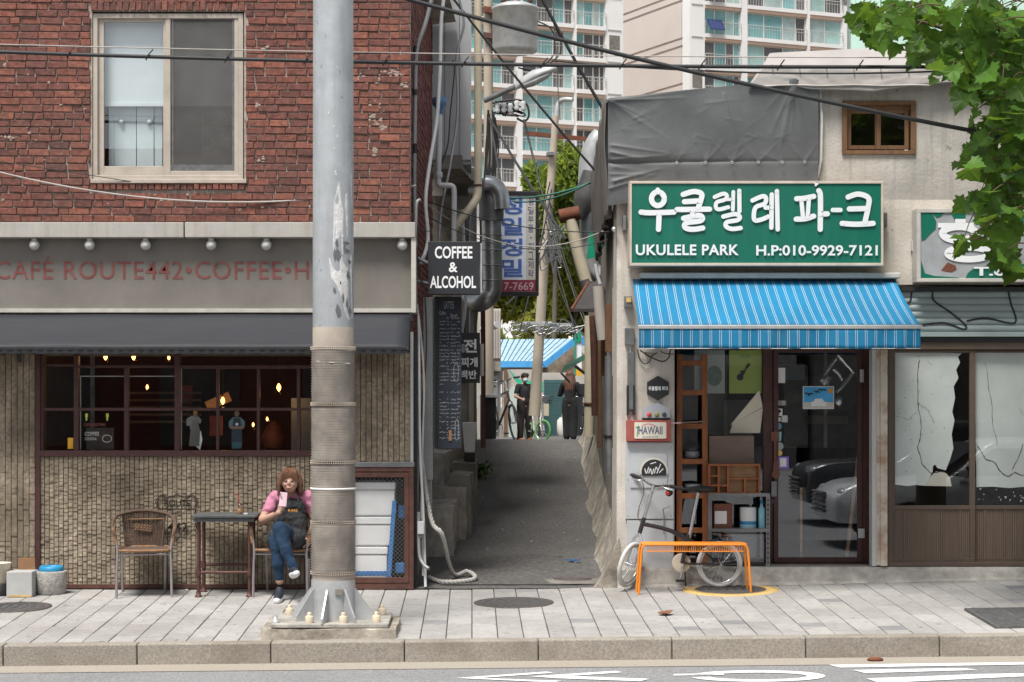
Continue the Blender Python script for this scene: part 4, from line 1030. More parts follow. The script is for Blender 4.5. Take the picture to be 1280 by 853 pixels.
mb = MB(); mb.cbox((b.x+.02, b.y+.22, b.z+.235+.055), (.155,.02,.11), (.12,0,0)); tag(mb.build('brown_tile', 'card'), 'reddish brown tile propped on the grey block', 'tile')
b = stand('x', 0, 746); b.y += .1; b.x = X(-3, b.y); e = empty('cream_bucket', b, 'cream plastic bucket cut by the left edge', 'bucket')
MB().lathe([(.085,.11),(.10,.16),(.125,.30),(.13,.305),(.118,.30),(.09,.14),(.001,.13)], b, 24).build('bucket', 'cream', e)
MB().lathe([(.105,0),(.105,.11),(.001,.11)], b, 20).build('stand', 'black', e)

# ================================================================== seated woman
def capsule(mb, a, ra, b_, rb, n=12):
    a = Vector(a); b_ = Vector(b_); d = b_-a; t = d.normalized() if d.length > 1e-6 else Vector((0,0,1))
    u = t.orthogonal().normalized(); w = t.cross(u); vs = []; rings = []
    for i in range(4): th = -math.pi/2+math.pi/2*i/3*.97+.05; rings.append((a+t*ra*math.sin(th), ra*math.cos(th)))
    rings.append((a, ra)); rings.append((b_, rb))
    for i in range(4): th = math.pi/2*(i+.0)/3*.97; rings.append((b_+t*rb*math.sin(th), rb*max(.03, math.cos(th))))
    for c, r in rings:
        for k in range(n): an = 2*math.pi*k/n; vs.append(c+(u*math.cos(an)+w*math.sin(an))*r)
    m = len(rings); fs = [(i*n+k, i*n+(k+1) % n, (i+1)*n+(k+1) % n, (i+1)*n+k) for i in range(m-1) for k in range(n)]
    fs.append(tuple(range(n-1,-1,-1))); fs.append(tuple(range((m-1)*n, m*n))); mb.add(vs, fs, True)
def chain(mb, pts):
    for i in range(len(pts)-1): capsule(mb, pts[i][0], pts[i][1], pts[i+1][0], pts[i+1][1])
def organic(mb, name, m, parent, voxel=.011, sm=6, fold=0.0):
    o = mb.build(name, m, parent, smooth=True)
    r = o.modifiers.new('weld', 'REMESH'); r.mode = 'VOXEL'; r.voxel_size = voxel; r.use_smooth_shade = True
    if sm: s = o.modifiers.new('smooth', 'SMOOTH'); s.iterations = sm; s.factor = .5
    if fold:
        if 'folds' not in bpy.data.textures:
            t = bpy.data.textures.new('folds', 'CLOUDS'); t.noise_scale = .09; t.noise_depth = 2
        d = o.modifiers.new('folds', 'DISPLACE'); d.texture = bpy.data.textures['folds']; d.strength = fold; d.mid_level = .5; d.texture_coords = 'GLOBAL'
    return o
def ell(mb, c, r, rot=None): mb.sphere(c, 1.0, 18, M=rot, sc=r)
def hand(mb, wrist, palm_dir, finger_dir, thumb_dir, s=1.0, curl=.5, side=None):
    """palm with five separate fingers; curl bends them towards palm_dir"""
    w = Vector(wrist); f = Vector(finger_dir).normalized(); p = Vector(palm_dir).normalized(); t = Vector(thumb_dir).normalized()
    k = w+f*.085*s
    for i, (u, L) in enumerate(((.030,.070),(.010,.078),(-.010,.073),(-.029,.058))):
        b0 = k+t*u*s; capsule(mb, w+t*u*.6*s+f*.015*s, .013*s, b0, .0115*s, 8)
        m1 = b0+(f*(1-curl*.45)+p*curl*.75).normalized()*L*.5*s; e1 = m1+(f*(1-curl*1.3)+p*curl*1.5).normalized()*L*.5*s
        capsule(mb, b0, .0095*s, m1, .0085*s, 8); capsule(mb, m1, .0085*s, e1, .0072*s, 8)
    th0 = w+t*.022*s+f*.02*s; th1 = th0+(t*.8+f*.6+p*.5).normalized()*.042*s; th2 = th1+(t*.25+f*.9+p*.6).normalized()*.036*s
    capsule(mb, th0, .014*s, th1, .011*s, 8); capsule(mb, th1, .011*s, th2, .008*s, 8)
wy = CH2.y; wg = CH2.z
def W(px, py, y): return P(px, py, y)
wm = empty('person', (CH2.x, wy, wg), 'person in pink t-shirt and dark apron sitting cross-legged, looking at a phone', 'person')
yS = wy+.06
head = W(362.5, 601, yS-.13); neck = W(363.5, 618, yS-.03); chest = W(364.5, 632, yS-.02); belly = W(364, 662, yS-.03); pelv = W(365, 681, yS-.02)
shL = W(344, 622.5, yS-.03); shR = W(384.5, 621, yS-.03)
elL = W(326.5, 652, yS-.10); wrL = W(349, 641, yS-.36)
elR = W(394, 652, yS-.02); wrR = W(388, 670, yS-.22)
hipL = W(356, 683, yS-.06); hipR = W(375, 683, yS-.06)
kneeA = W(350, 661, yS-.55); footA = W(366, 718, yS-.66)          # crossed leg, on top
kneeB = W(346, 673, yS-.50); footB = W(349, 735, yS-.52)
mb = MB()
ell(mb, head, (.078,.092,.108)); ell(mb, head+Vector((0,-.02,-.055)), (.056,.066,.055)); capsule(mb, head+Vector((0,.03,-.06)), .05, neck, .052)
ell(mb, head+Vector((0,-.094,-.018)), (.012,.018,.022)); ell(mb, head+Vector((0,-.085,-.062)), (.026,.014,.012))
for s in (-1, 1): ell(mb, head+Vector((s*.079,.0,-.015)), (.012,.02,.03)); ell(mb, head+Vector((s*.03,-.072,-.03)), (.026,.02,.022))
chain(mb, [(neck, .055), (chest, .10), (belly, .10), (pelv, .125)])
chain(mb, [(neck, .05), (shL, .05), (elL, .040), (wrL, .027)]); chain(mb, [(neck, .05), (shR, .05), (elR, .038), (wrR, .026)])
chain(mb, [(hipL, .09), (kneeB, .062), (footB+Vector((0,.02,.06)), .036)]); chain(mb, [(hipR, .09), (kneeA, .062), (footA+Vector((0,.03,.03)), .036)])
hand(mb, wrL, (.2,-.15,.25), (.25,-.25,.9), (.8,-.5,.2), .92, .55); hand(mb, wrR, (-.6,-.2,-.2), (-.2,-.45,-.8), (-.4,-.8,.2), .9, .45)
organic(mb, 'body', 'skin', wm, .0075, 4)
mb = MB(); ell(mb, head+Vector((0,.022,.022)), (.092,.098,.102))
hr = random.Random(11)
for k in range(26):
    a = math.pi*(.02+.96*k/25)*1.25-.39; dx, dy = math.cos(a)*.088, math.sin(a)*.080+.02
    if dy < -.055: continue
    base = head+Vector((dx*.8, dy, .05)); tip = head+Vector((dx*1.12+hr.uniform(-.008,.008), dy*1.0-.012, -.10+hr.uniform(-.035,.012)))
    chain(mb, [(base, .026), ((base+tip)/2+Vector((dx*.16, dy*.1, 0)), .025), (tip, .012)])
for k in range(9):                                    # fringe
    t = -1+2*k/8; b0 = head+Vector((t*.055,-.05,.085)); tp = head+Vector((t*.075+hr.uniform(-.004,.004), -.088+abs(t)*.022, .042-abs(t)*.04)); chain(mb, [(b0, .02), (tp, .010)])
hro = organic(mb, 'hair', 'hair_brown', wm, .0075, 2)
mb = MB()                                             # loose strands over the hair mass
for k in range(330):
    a = hr.uniform(-.42, math.pi+.42); ca, sa = math.cos(a), math.sin(a); ln = hr.uniform(-.15,-.05)
    p0_ = head+Vector((ca*.035, sa*.03+.01, .124+hr.uniform(-.006,.006))); p1_ = head+Vector((ca*.098*hr.uniform(.93,1.05), sa*.10+.022, .045)); p2_ = head+Vector((ca*.112*hr.uniform(.9,1.08), sa*.09+.016, -.035)); p3_ = head+Vector((ca*.104*hr.uniform(.85,1.2)+hr.uniform(-.012,.012), sa*.085+.008, ln))
    mb.tube(smooth_pts([p0_, p1_, p2_, p3_], 4), [.0032]*9+[.0026,.002,.0015,.0008], 4, False)
for k in range(60):
    t = hr.uniform(-1,1); mb.tube(smooth_pts([head+Vector((t*.03,-.03,.122)), head+Vector((t*.062,-.082,.085)), head+Vector((t*.085+hr.uniform(-.006,.006), -.098+abs(t)*.028, .045-abs(t)*.06+hr.uniform(-.012,.01)))], 4), .0022, 4, False)
tag(mb.build('strands', 'hair_tip', hro), kind='stuff')
mb = MB()
for s in (-1, 1): ell(mb, head+Vector((s*.031,-.0895,.0)), (.015,.006,.0065))
mb.build('eyes', 'lens', wm); mb = MB(); ell(mb, head+Vector((0,-.0985,-.062)), (.021,.006,.0065)); mb.build('mouth', 'lips', wm)
mb = MB(); chain(mb, [(neck+Vector((0,.015,-.015)), .066), (chest, .122), (belly, .118), (pelv+Vector((0,0,.03)), .128)])
for sh, el in ((shL, elL), (shR, elR)):
    mid = sh.lerp(el, .52); chain(mb, [(chest+Vector((0,0,.03)), .09), (sh, .064), (mid, .060)])
organic(mb, 'tshirt', 'tshirt_pink', wm, .009, 4, .045)
mb = MB()                                             # apron: bib and lap
for t in (-.05, 0, .05): chain(mb, [(chest+Vector((t*1.1,-.075,.0)), .075), (chest+Vector((t*1.1,-.075,-.08)), .085), (belly+Vector((t*1.3,-.055,.03)), .10), (belly+Vector((t*1.5,-.05,-.05)), .115), (pelv+Vector((t*1.6,-.06,0)), .12)])
lapL = kneeB.lerp(hipL, .35)+Vector((-.045,0,.025)); lapR = kneeA.lerp(hipR, .42)+Vector((.05,0,-.02))
chain(mb, [(hipL+Vector((-.035,-.02,.02)), .10), (lapL, .088)]); chain(mb, [(hipR+Vector((.015,0,.02)), .105), (lapR, .09)]); chain(mb, [(lapL+Vector((.02,.06,-.01)), .085), (lapR+Vector((-.02,.06,0)), .085)])
chain(mb, [(lapR+Vector((.02,.1,-.02)), .085), (hipR+Vector((.05,-.02,-.05)), .07)]); chain(mb, [(lapL.lerp(hipL,.3)+Vector((.06,0,0)), .09), (lapR.lerp(hipR,.3), .10)])
organic(mb, 'apron', 'apron', wm, .010, 12, .06)
mb = MB()
for s in (-1, 1): mb.tube(smooth_pts([chest+Vector((s*.075,-.14,.04)), chest+Vector((s*.078,-.11,.10)), neck+Vector((s*.068,-.01,.0)), neck+Vector((s*.055,.07,.0))], 5), .011, 6)
mb.build('apron_strap', 'apron', wm)
mb = MB(); put_text(mb, 'R442', 360, 636.5, 372, 640, chest.y-.168, .02); mb.build('apron_logo', 'sticker_orange', wm)
mb = MB(); chain(mb, [(hipL, .098), (kneeB, .069), (kneeB.lerp(footB, .55), .055), (footB+Vector((0,.02,.085)), .043)]); chain(mb, [(hipR, .098), (kneeA, .070), (kneeA.lerp(footA, .5), .056), (footA+Vector((0,.03,.06)), .043)])
organic(mb, 'jeans', 'jeans', wm, .009, 3, .028)
def shoe(parent, heel, toe, up=.0):
    d = (Vector(toe)-Vector(heel)); h = Vector(heel); L = d.length; d.normalize()
    mb = MB(); chain(mb, [(h+Vector((0,0,.045)), .040), (h+d*L*.45+Vector((0,0,.04)), .040), (h+d*L*.95+Vector((0,0,.026)), .032)]); capsule(mb, h+Vector((0,0,.05)), .038, h+Vector((0,.0,.085)), .038)
    organic(mb, 'shoe', 'sneaker', parent, .008, 3)
    mb = MB(); chain(mb, [(h+Vector((0,0,.012)), .036), (h+d*L*.5+Vector((0,0,.012)), .040), (h+d*L+Vector((0,0,.012)), .033)])
    o = organic(mb, 'sole', 'sole_white', parent, .008, 2)
fg = gz(footB.x, footB.y-.05)
shoe(wm, Vector((footB.x, footB.y+.02, fg+.012)), Vector((footB.x-.005, footB.y-.17, fg+.012)))
shoe(wm, footA+Vector((-.005,.04,-.02)), footA+Vector((.045,-.135,.01)))
ph = MB(); phc = W(354, 624.5, yS-.42); ph.cbox(phc, (.068,.010,.135), (R(-18),R(6),R(8))); phone = ph.build('phone', 'phone_pink', None, .006)
tag(phone, 'pink phone held up by the seated person', 'phone')
mb = MB()
for dx, dz in ((-.02,.05),(-.02,.032)): mb.sphere(phc+Vector((dx,-.016-.3*dz+.012,dz)), .007, 8)
mb.build('camera_lens', 'lens', phone)
mb = MB(); mb.torus(wrL+(elL-wrL)*.12, .031, .007, 20, 6, 'z', Matrix.Rotation(.6, 3, 'Y') @ Matrix.Rotation(-.5, 3, 'X')); mb.build('wrist_band', 'rubber', wm)
# ================================================================== rendered building with the shop
XR = X(771)
shop = empty('stucco_building', (3.5, .2, 0), 'low cream stucco building with two shop fronts', 'building')
ZS = Z(708); ZF = Z(356)
mb = MB()
mb.box((XR, .0, ZF), (9.5, .45, Z(250)))                       # band with the signs
mb.box((XR, .0, -.2), (X(843), .6, ZF))                        # left pier
mb.build('front_wall', 'stucco', shop)
mb = MB()                                                       # upper storey
wl, wr, wt, wb = X(1055), X(1144), Z(127), Z(192)
for a, b in (((X(1000), .004, Z(252)), (wl, .25, Z(80))), ((wr, .004, Z(252)), (9.5, .25, Z(80))), ((wl, .004, Z(252)), (wr, .25, wb)), ((wl, .004, wt), (wr, .25, Z(80)))): mb.box(a, b)
mb.build('upper_wall', 'stucco_up', shop)
mb = MB(); n = 14                                               # side wall along the alley
vs = []
for j in range(9):
    for i in range(n+1):
        y = 12.5*i/n; z = -.2+(Z(240)+.2)*j/8; vs.append((XR+SK*y+.03*noise.noise((y*1.3, z*1.1, 3))+.02, y+.001, z))
mb.add(vs, [(j*(n+1)+i, (j+1)*(n+1)+i, (j+1)*(n+1)+i+1, j*(n+1)+i+1) for j in range(8) for i in range(n)])
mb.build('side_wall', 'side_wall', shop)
mb = MB(); mb.box((XR+.3, .3, 4.0), (9.5, 12, 4.1)); mb.box((9.4,.25,0),(9.5,12,4)); mb.box((XR+.6,11.9,0),(9.5,12,4)); mb.build('flat_roof', 'concrete_dark', shop)
# wooden upstairs window
mb = MB()
for r in ((1053,126,1145,131),(1053,188,1145,193),(1053,131,1059,188),(1139,131,1145,188)): mb.px(*r, -.02, .12)
f = mb.build('window', 'wood_dark', shop, .003); f['label'] = 'small brown wooden upstairs window'
for a in (1059, 1096):
    mb = MB(); w = 41
    yy = .03 if a == 1059 else .01
    for r in ((a,138,a+5,187),(a+w-6,138,a+w-1,187),(a+5,138,a+w-6,142),(a+5,182,a+w-6,187)): mb.px(*r, yy, yy+.03)
    mb.build('sash', 'wood_dark', f, .002); MB().px(a+5,142,a+w-6,182,yy+.012,yy+.016).build('pane', 'pane', f)
mb = MB(); mb.box((wl-.1,.26,wb-.1),(wr+.1,.9,wb-.05)); mb.box((wl-.1,.898,wb-.052),(wr+.1,.92,wt+.1)); mb.build('room', 'room', f); MB().px(1059,131,1139,138,.02,.06).build('head_board', 'wood_dark', f)
# roof covering draped over the upper storey
def sheet(name, m, parent, rows, ncol=40, disp=None, thick=.008):
    """cloth through rows of control points (each a polyline), resampled"""
    mb = MB(); R_ = []
    for r in rows:
        sp = smooth_pts(r, 10) if len(r) > 2 else [Vector(r[0]).lerp(Vector(r[1]), i/20) for i in range(21)]
        L = [0]; 
        for i in range(1, len(sp)): L.append(L[-1]+(sp[i]-sp[i-1]).length)
        out = []
        for k in range(ncol+1):
            t = L[-1]*k/ncol; i = 1
            while i < len(L)-1 and L[i] < t: i += 1
            f_ = (t-L[i-1])/max(1e-9, L[i]-L[i-1]); out.append(sp[i-1].lerp(sp[i], f_))
        R_.append(out)
    dense = []
    cols_ = [smooth_pts([R_[j][k] for j in range(len(R_))], 6) if len(R_) > 2 else [R_[0][k].lerp(R_[1][k], i/10) for i in range(11)] for k in range(ncol+1)]
    nr = len(cols_[0]); vs = []
    for j in range(nr):
        for k in range(ncol+1):
            v = cols_[k][j].copy()
            if disp: v += disp(k/ncol, j/(nr-1), v)
            vs.append(v)
    mb.add(vs, [(j*(ncol+1)+k, j*(ncol+1)+k+1, (j+1)*(ncol+1)+k+1, (j+1)*(ncol+1)+k) for j in range(nr-1) for k in range(ncol)], True)
    o = mb.build(name, m, parent); s = o.modifiers.new('thick', 'SOLIDIFY'); s.thickness = thick; return o
rc = empty('roof_cover', (X(1080), .3, Z(90)), 'pale grey sheet draped over the flat roof edge', 'roof cover')
rk2 = random.Random(3)
prof_c = [(0,0),(.34,-.1),(.36,-.16),(.50,-.17)]
mb = MB(); nx_ = 120; rows_ = []
edge_l = [(935,108),(960,109),(985,106),(1010,112),(1060,113),(1090,115),(1135,108),(1180,104),(1240,101),(1420,100)]; mid_l = [(952,84),(975,82),(1010,86),(1100,88),(1180,84),(1420,84)]; ridge_l = [(962,67),(1000,65),(1080,61),(1210,57),(1420,56)]
def at_(pl, x):
    for i in range(len(pl)-1):
        if pl[i][0] <= x <= pl[i+1][0]: f = (x-pl[i][0])/(pl[i+1][0]-pl[i][0]); return pl[i][1]+(pl[i+1][1]-pl[i][1])*f
    return pl[0][1] if x < pl[0][0] else pl[-1][1]
vs = []
for j in range(25):
    for i in range(nx_+1):
        t = j/24
        if t < .5: q = t/.5; xa, xb = 935+(1420-935)*i/nx_, 952+(1420-952)*i/nx_; x = xa+(xb-xa)*q; py = at_(edge_l, xa)+(at_(mid_l, xb)-at_(edge_l, xa))*q; y = -.14+.02*q
        elif t < .85: q = (t-.5)/.35; xa, xb = 952+(1420-952)*i/nx_, 962+(1420-962)*i/nx_; x = xa+(xb-xa)*q; py = at_(mid_l, xa)+(at_(ridge_l, xb)-at_(mid_l, xa))*q; y = -.12+.25*q
        else: q = (t-.85)/.15; x = 962+(1420-962)*i/nx_; py = at_(ridge_l, x); y = .13+1.4*q
        w = .012*(.5-abs(noise.noise((x*.035+t*2, t*5, 3))))+.006*(.5-abs(noise.noise((x*.09-t*3, t*9, 6)))); v = P(x, py, y); vs.append(v+Vector((0, -w, w*.4)))
mb.add(vs, [(j*(nx_+1)+i, j*(nx_+1)+i+1, (j+1)*(nx_+1)+i+1, (j+1)*(nx_+1)+i) for j in range(24) for i in range(nx_)], True)
o = mb.build('cover', 'roof_sheet', rc); o.modifiers.new('thick', 'SOLIDIFY').thickness = .012
MB().tube([P(935+k*12,108 if k < 3 else 107+.5*math.sin(k),-.15) for k in range(20)], .008, 5).build('hem_rope', 'cable_pale', rc)
mb = MB()
for k in range(9): x = 965+k*34; mb.tube([P(x,at_(mid_l,x)-2,-.135), P(x+1,at_(mid_l,x)+6,-.15)], .005, 4)
mb.build('stitching', 'concrete_dark', rc)
# tarpaulin shed on the left
ts = empty('tarpaulin_shed', (X(880), 1.0, Z(250)), 'shed wrapped in dark grey tarpaulin above the green sign', 'tarpaulin')
yt = -.12
rk = random.Random(12); SEG = []
def seg(a, b, amp, w): SEG.append((a[0], a[1], b[0], b[1], amp, w))
for k in range(7): seg((762+rk.uniform(0,6),182+k*9), (762+rk.uniform(30,95),188+k*6+rk.uniform(-8,10)), rk.uniform(.012,.028), rk.uniform(1.6,3))
for k in range(8): seg((994+rk.uniform(-3,3),101), (955+k*9+rk.uniform(-4,4),rk.uniform(135,190)), rk.uniform(.008,.02), rk.uniform(1.6,3))
for k in range(5): seg((762,126), (790+k*22,rk.uniform(150,200)-k*12), rk.uniform(.008,.016), rk.uniform(1.5,3))
for k in range(22): x_ = rk.uniform(770,1010); y_ = rk.uniform(125,200); an = rk.choice([.3,-.5,1.2,.1,-.2])+rk.uniform(-.3,.3); L_ = rk.uniform(14,45); seg((x_,y_), (x_+L_*math.cos(an),y_+L_*math.sin(an)), rk.uniform(.002,.006), rk.uniform(1.2,2.6))
for px in (846,882,915,948,978,1006):
    for q in range(3): seg((px,203), (px+rk.uniform(-26,26),203-rk.uniform(8,30)), rk.uniform(.004,.010), 1.8)
seg((762,203), (1022,201), -.03, 2.2); seg((905,118), (925,200), .010, 1.4)
def crease(px, py):
    d_ = 0
    for x0, y0, x1, y1, amp, w in SEG:
        vx, vy = x1-x0, y1-y0; L2 = vx*vx+vy*vy; t = max(0, min(1, ((px-x0)*vx+(py-y0)*vy)/L2)); dd = math.hypot(px-x0-t*vx, py-y0-t*vy)
        if dd < w*4: d_ += amp*math.exp(-dd/w)*(1-.8*t)
    return max(-.03, min(.028, d_))
top_l = [(760,123),(860,112.5),(960,102.5),(994,99),(1023,112)]; bot_l = [(762,257),(785,254),(800,236),(900,232),(1022,228)]
def pl_at(pl, t):
    x = 760+(1023-760)*t
    for i in range(len(pl)-1):
        if pl[i][0] <= x <= pl[i+1][0]+.01: f = (x-pl[i][0])/(pl[i+1][0]-pl[i][0]); return x, pl[i][1]+(pl[i+1][1]-pl[i][1])*f
    return (x, pl[0][1] if x < pl[0][0] else pl[-1][1])
mb = MB(); nx_, ny_ = 200, 110; vs = []
for j in range(ny_+1):
    for i in range(nx_+1):
        x, yt_ = pl_at(top_l, i/nx_); yb__ = pl_at(bot_l, i/nx_)[1]; y_ = yt_+(yb__-yt_)*j/ny_
        dd = crease(x, y_)+.02*noise.noise((x*.018, y_*.024, 4)); vs.append(P(x, y_, yt)+Vector((0, -dd, 0)))
mb.add(vs, [(j*(nx_+1)+i, (j+1)*(nx_+1)+i, (j+1)*(nx_+1)+i+1, j*(nx_+1)+i+1) for j in range(ny_) for i in range(nx_)], True)
mb.build('front_cover', 'tarp', ts)
XT = X(760, yt)
def fold2(u, v, p): return Vector((.03*math.sin(p.y*9+noise.noise((p.y*2, p.z, 0))*3), 0, 0))
sheet('side_cover', 'tarp_brown', ts, [[Vector((XT+.02, yt+.01, Z(270))), Vector((XT+.02+SK*1.6, 1.6, Z(262)-.1)), Vector((XT+.01+SK*3.4, 3.4, Z(270)-.2))], [Vector((XT, yt, Z(200))), Vector((XT+SK*1.6, 1.6, Z(200))), Vector((XT+SK*3.4-.04, 3.4, Z(200)))], [Vector((XT, yt+.02, Z(122))), Vector((XT+SK*1.6, 1.6, Z(126))), Vector((XT+SK*3.4, 3.4, Z(140)))]], 40, fold2)
sheet('top_cover', 'tarp', ts, [[P(760,124,yt+.02), P(860,113,yt+.02), P(960,103,yt+.02), P(994,99,yt+.02), P(1023,112,yt+.02)], [Vector((XT+SK*3.4, 3.4, Z(138))), Vector((2.2,3.4,Z(120))), Vector((2.9,3.4,Z(108))), Vector((3.2,3.4,Z(104))), Vector((3.4,3.4,Z(112)))]], 40)
mb = MB()
for px in (846,882,915,948,978,1006): mb.torus(P(px, 203.5+(px-846)*-.004, yt-.055), .011, .004, 10, 5)
mb.build('eyelets', 'galv_light', ts)
mb = MB(); mb.tube([P(1024,110,-.02), P(1027,150,-.03), P(1026,200,-.03), P(1021,222,-.03)], .016, 8); mb.build('edge_cord', 'zip_tie', ts)

# green shop sign
gs = empty('shop_sign', (X(945), -.1, Z(332)), 'green shop sign with white Korean lettering and phone number', 'sign')
ys = -.30
def sgx(a): return 770+a/3.765
def sgy(b): return 220+b/3.765
MB().px(789,229,1102,330,ys+.012,-.02).build('panel', 'green_sign', gs)
mb = MB()
for r in ((787,226.5,1104.5,229.8),(787,329,1104.5,332.5),(787,229.8,790,329),(1101.5,229.8,1104.5,329)): mb.px(*r, ys, -.03)
mb.build('frame', 'sign_frame', gs, .003)
fm = lambda a, b: (X(sgx(a), ys), Z(sgy(b), ys))
glyphs = {'u': [[(118,171),(160,174),(272,171)], [(203,176),(200,252)]], 'kul': [[(316,88),(365,74),(402,84),(400,112),(388,148)], [(322,122),(395,118)], [(287,159),(440,157)], [(362,160),(360,186)], [(318,200),(385,186),(406,196),(396,212),(330,222),(326,244),(360,252),(408,246)]],
 'rel': [([(464,100),(505,84),(522,94),(512,112),(475,124),(470,148),(485,158),(528,148)], 19), ([(552,76),(550,160)], 18), ([(580,70),(581,168)], 20), ([(524,112),(550,110)], 15), [(505,192),(560,180),(582,192),(572,208),(522,218),(518,238),(545,250),(586,246)]],
 're': [[(642,116),(690,96),(706,106),(698,132),(656,150),(650,205),(676,208),(718,192)], [(733,88),(731,244)], [(757,72),(761,252)], [(704,150),(733,150)]],
 'pa': [[(850,108),(885,106),(930,97)], [(848,204),(890,202),(930,190)], ([(872,112),(880,196)], 20), ([(908,106),(902,194)], 20), [(954,70),(962,100),(961,252)], [(962,180),(994,179)]],
 'dash': [([(1020,161),(1056,161)], 21)], 'keu': [[(1092,100),(1140,86),(1188,104),(1186,150),(1172,216)], [(1098,156),(1176,154)], [(1064,224),(1130,228),(1210,224)]]}
for i, (k, st) in enumerate(glyphs.items()):
    mb = MB(); draw(mb, st, 25 if k not in ('re','rel') else 21, fm, ys-.002-.0)
    if k == 'u':
        c = [(197+30*math.cos(2*math.pi*q/28), 108+32*math.sin(2*math.pi*q/28)) for q in range(29)]; draw(mb, [c], 25, fm, ys-.003, False); draw(mb, [[(196,66),(198,76)]], 22, fm, ys-.0045)
    mb.build('letter', 'sign_white', gs)
mb = MB(); put_text(mb, 'UKULELE PARK', sgx(93), sgy(323), sgx(578), sgy(374), ys-.002, .026, 1.06); mb.build('lettering', 'sign_white', gs)
mb = MB(); put_text(mb, 'H.P:010-9929-7121', sgx(660), sgy(326), sgx(1232), sgy(376), ys-.002, .022, 1.0); mb.build('lettering', 'sign_white', gs)
mb = MB(); mb.ppx([(1018,229.2),(1021.5,229.2),(1021.5,227),(1019.5,226),(1021,226),(1021,228.5),(1023,229),(1023,231),(1021,231.3),(1021,233),(1018.8,233),(1018.8,231.3)], ys-.006, ys+.01); mb.build('cross_clip', 'sign_white', gs)
for a, b in ((781,279),(1107,275)): MB().px(a-2.2,b-9,a+2.2,b+9,-.12,-.0).build('bracket', 'galv_dark', gs, .004)
# second, torn sign
s2 = empty('shop_sign', (X(1240), -.1, Z(352)), 'torn green and grey shop sign half hidden by leaves', 'sign')
y2 = -.22
MB().px(1150,266,1420,349,y2+.012,-.02).build('panel', 'grey_sheet', s2)
mb = MB()
for r in ((1146,261,1420,266),(1146,348,1420,352.5),(1146,266,1151,348)): mb.px(*r, y2, -.02)
mb.build('frame', 'fascia_trim', s2, .003)
q0 = lambda a, b: (980+a/3.79, 210+b/3.79)
for pl in ([(650,212),(700,212),(722,255),(718,290),(690,315),(668,340),(652,345)], [(700,212),(760,212),(740,232),(722,236)], [(790,212),(860,212),(860,240),(808,245)], [(900,212),(1137,212),(1137,290),(1000,260),(930,240)], [(650,440),(668,500),(712,512),(830,520),(820,532),(650,530)], [(870,500),(905,470),(1137,455),(1300,455),(1300,524),(860,524)]):
    mb = MB(); mb.ppx([q0(*p) for p in pl], y2+.008, y2+.013); mb.build('green_film', 'green_sign', s2)
mb = MB(); fq = lambda a, b: (X(q0(a, b)[0], y2), Z(q0(a, b)[1], y2))
draw(mb, [([(730,272),(900,272)], 22), ([(812,252),(862,252)], 20)], 20, fq, y2+.005, False); mb.build('letter', 'sign_white', s2)
mb = MB(); draw(mb, [([(830+78*math.cos(2*math.pi*k/30), 310+32*math.sin(2*math.pi*k/30)) for k in range(31)], 34)], 30, fq, y2+.004, False); mb.build('letter', 'sign_white', s2)
mb = MB(); draw(mb, [([(875+100*math.cos(2*math.pi*k/30), 405+28*math.sin(2*math.pi*k/30)) for k in range(31)], 30)], 30, fq, y2+.003, False); mb.build('letter', 'sign_white', s2)
mb = MB(); put_text(mb, 'T.677', q0(900,470)[0], q0(0,468)[1], q0(1165,0)[0], q0(0,512)[1], y2-.002, .03); mb.build('lettering', 'sign_white', s2)
mb = MB(); mb.ppx([q0(745,485),q0(775,448),q0(812,462),q0(818,480),q0(795,495),q0(765,490)], y2+.009, y2+.012); mb.build('rust_spot', 'rust', s2)
MB().px(1140,301,1144.5,314,-.06,0).build('bracket', 'white_post', s2)

# blue striped awning
ba = empty('awning', (X(960), 0, Z(348)), 'bright blue awning with fine white stripes over the ukulele shop', 'awning')
ya, yb_ = -.10, -1.12
xl, xr = X(791, ya), X(1119, ya); xl2, xr2 = X(798.5, yb_), X(1150, yb_); zt_, zb_ = Z(349, ya), Z(406, yb_)
def striped(rows, nseg, name, disp=None):
    mb = MB(); n = 140; vs = []; run = []
    for j, (a, b) in enumerate(rows):
        for i in range(n+1):
            p = Vector(a).lerp(Vector(b), i/n)
            if disp: p += disp(i/n, j/(len(rows)-1))
            vs.append(p); run.append(i/n*29+.1)
    mb.add(vs, [(j*(n+1)+i, (j+1)*(n+1)+i, (j+1)*(n+1)+i+1, j*(n+1)+i+1) for j in range(len(rows)-1) for i in range(n)], True)
    o = mb.build(name, 'awning_blue', ba); at = o.data.attributes.new('run', 'FLOAT', 'POINT'); at.data.foreach_set('value', run)
    s = o.modifiers.new('thick', 'SOLIDIFY'); s.thickness = .003; return o
rows = [(Vector((xl, ya, zt_)).lerp(Vector((xl2, yb_, zb_)), j/8), Vector((xr, ya, zt_)).lerp(Vector((xr2, yb_, zb_)), j/8)) for j in range(9)]
striped(rows, 8, 'canvas', lambda u, v: Vector((0,0,-.02*math.sin(math.pi*v)+.006*math.sin(u*18)*math.sin(math.pi*v))))
zv0, zv1 = Z(411, yb_), Z(436, yb_)
rows = [(Vector((xl2, yb_-.02, zv0+(zv1-zv0)*j/5)), Vector((xr2, yb_-.02, zv0+(zv1-zv0)*j/5))) for j in range(6)]
striped(rows, 5, 'valance', lambda u, v: Vector((0, .014*v*math.sin(u*40+math.sin(u*13)*2), .004*v*math.sin(u*30))))
MB().box((xl2-.01, yb_-.03, Z(411.5, yb_)), (xr2+.01, yb_+.02, Z(406.5, yb_))).build('front_bar', 'steel_bar', ba, .006)
MB().tube([(xl2, yb_-.021, zv1), (xr2, yb_-.021, zv1)], .004, 6).build('hem', 'steel_bar', ba)
MB().px(800,341,1126,348,-.2,-.0).build('housing', 'fascia_trim', ba, .01)
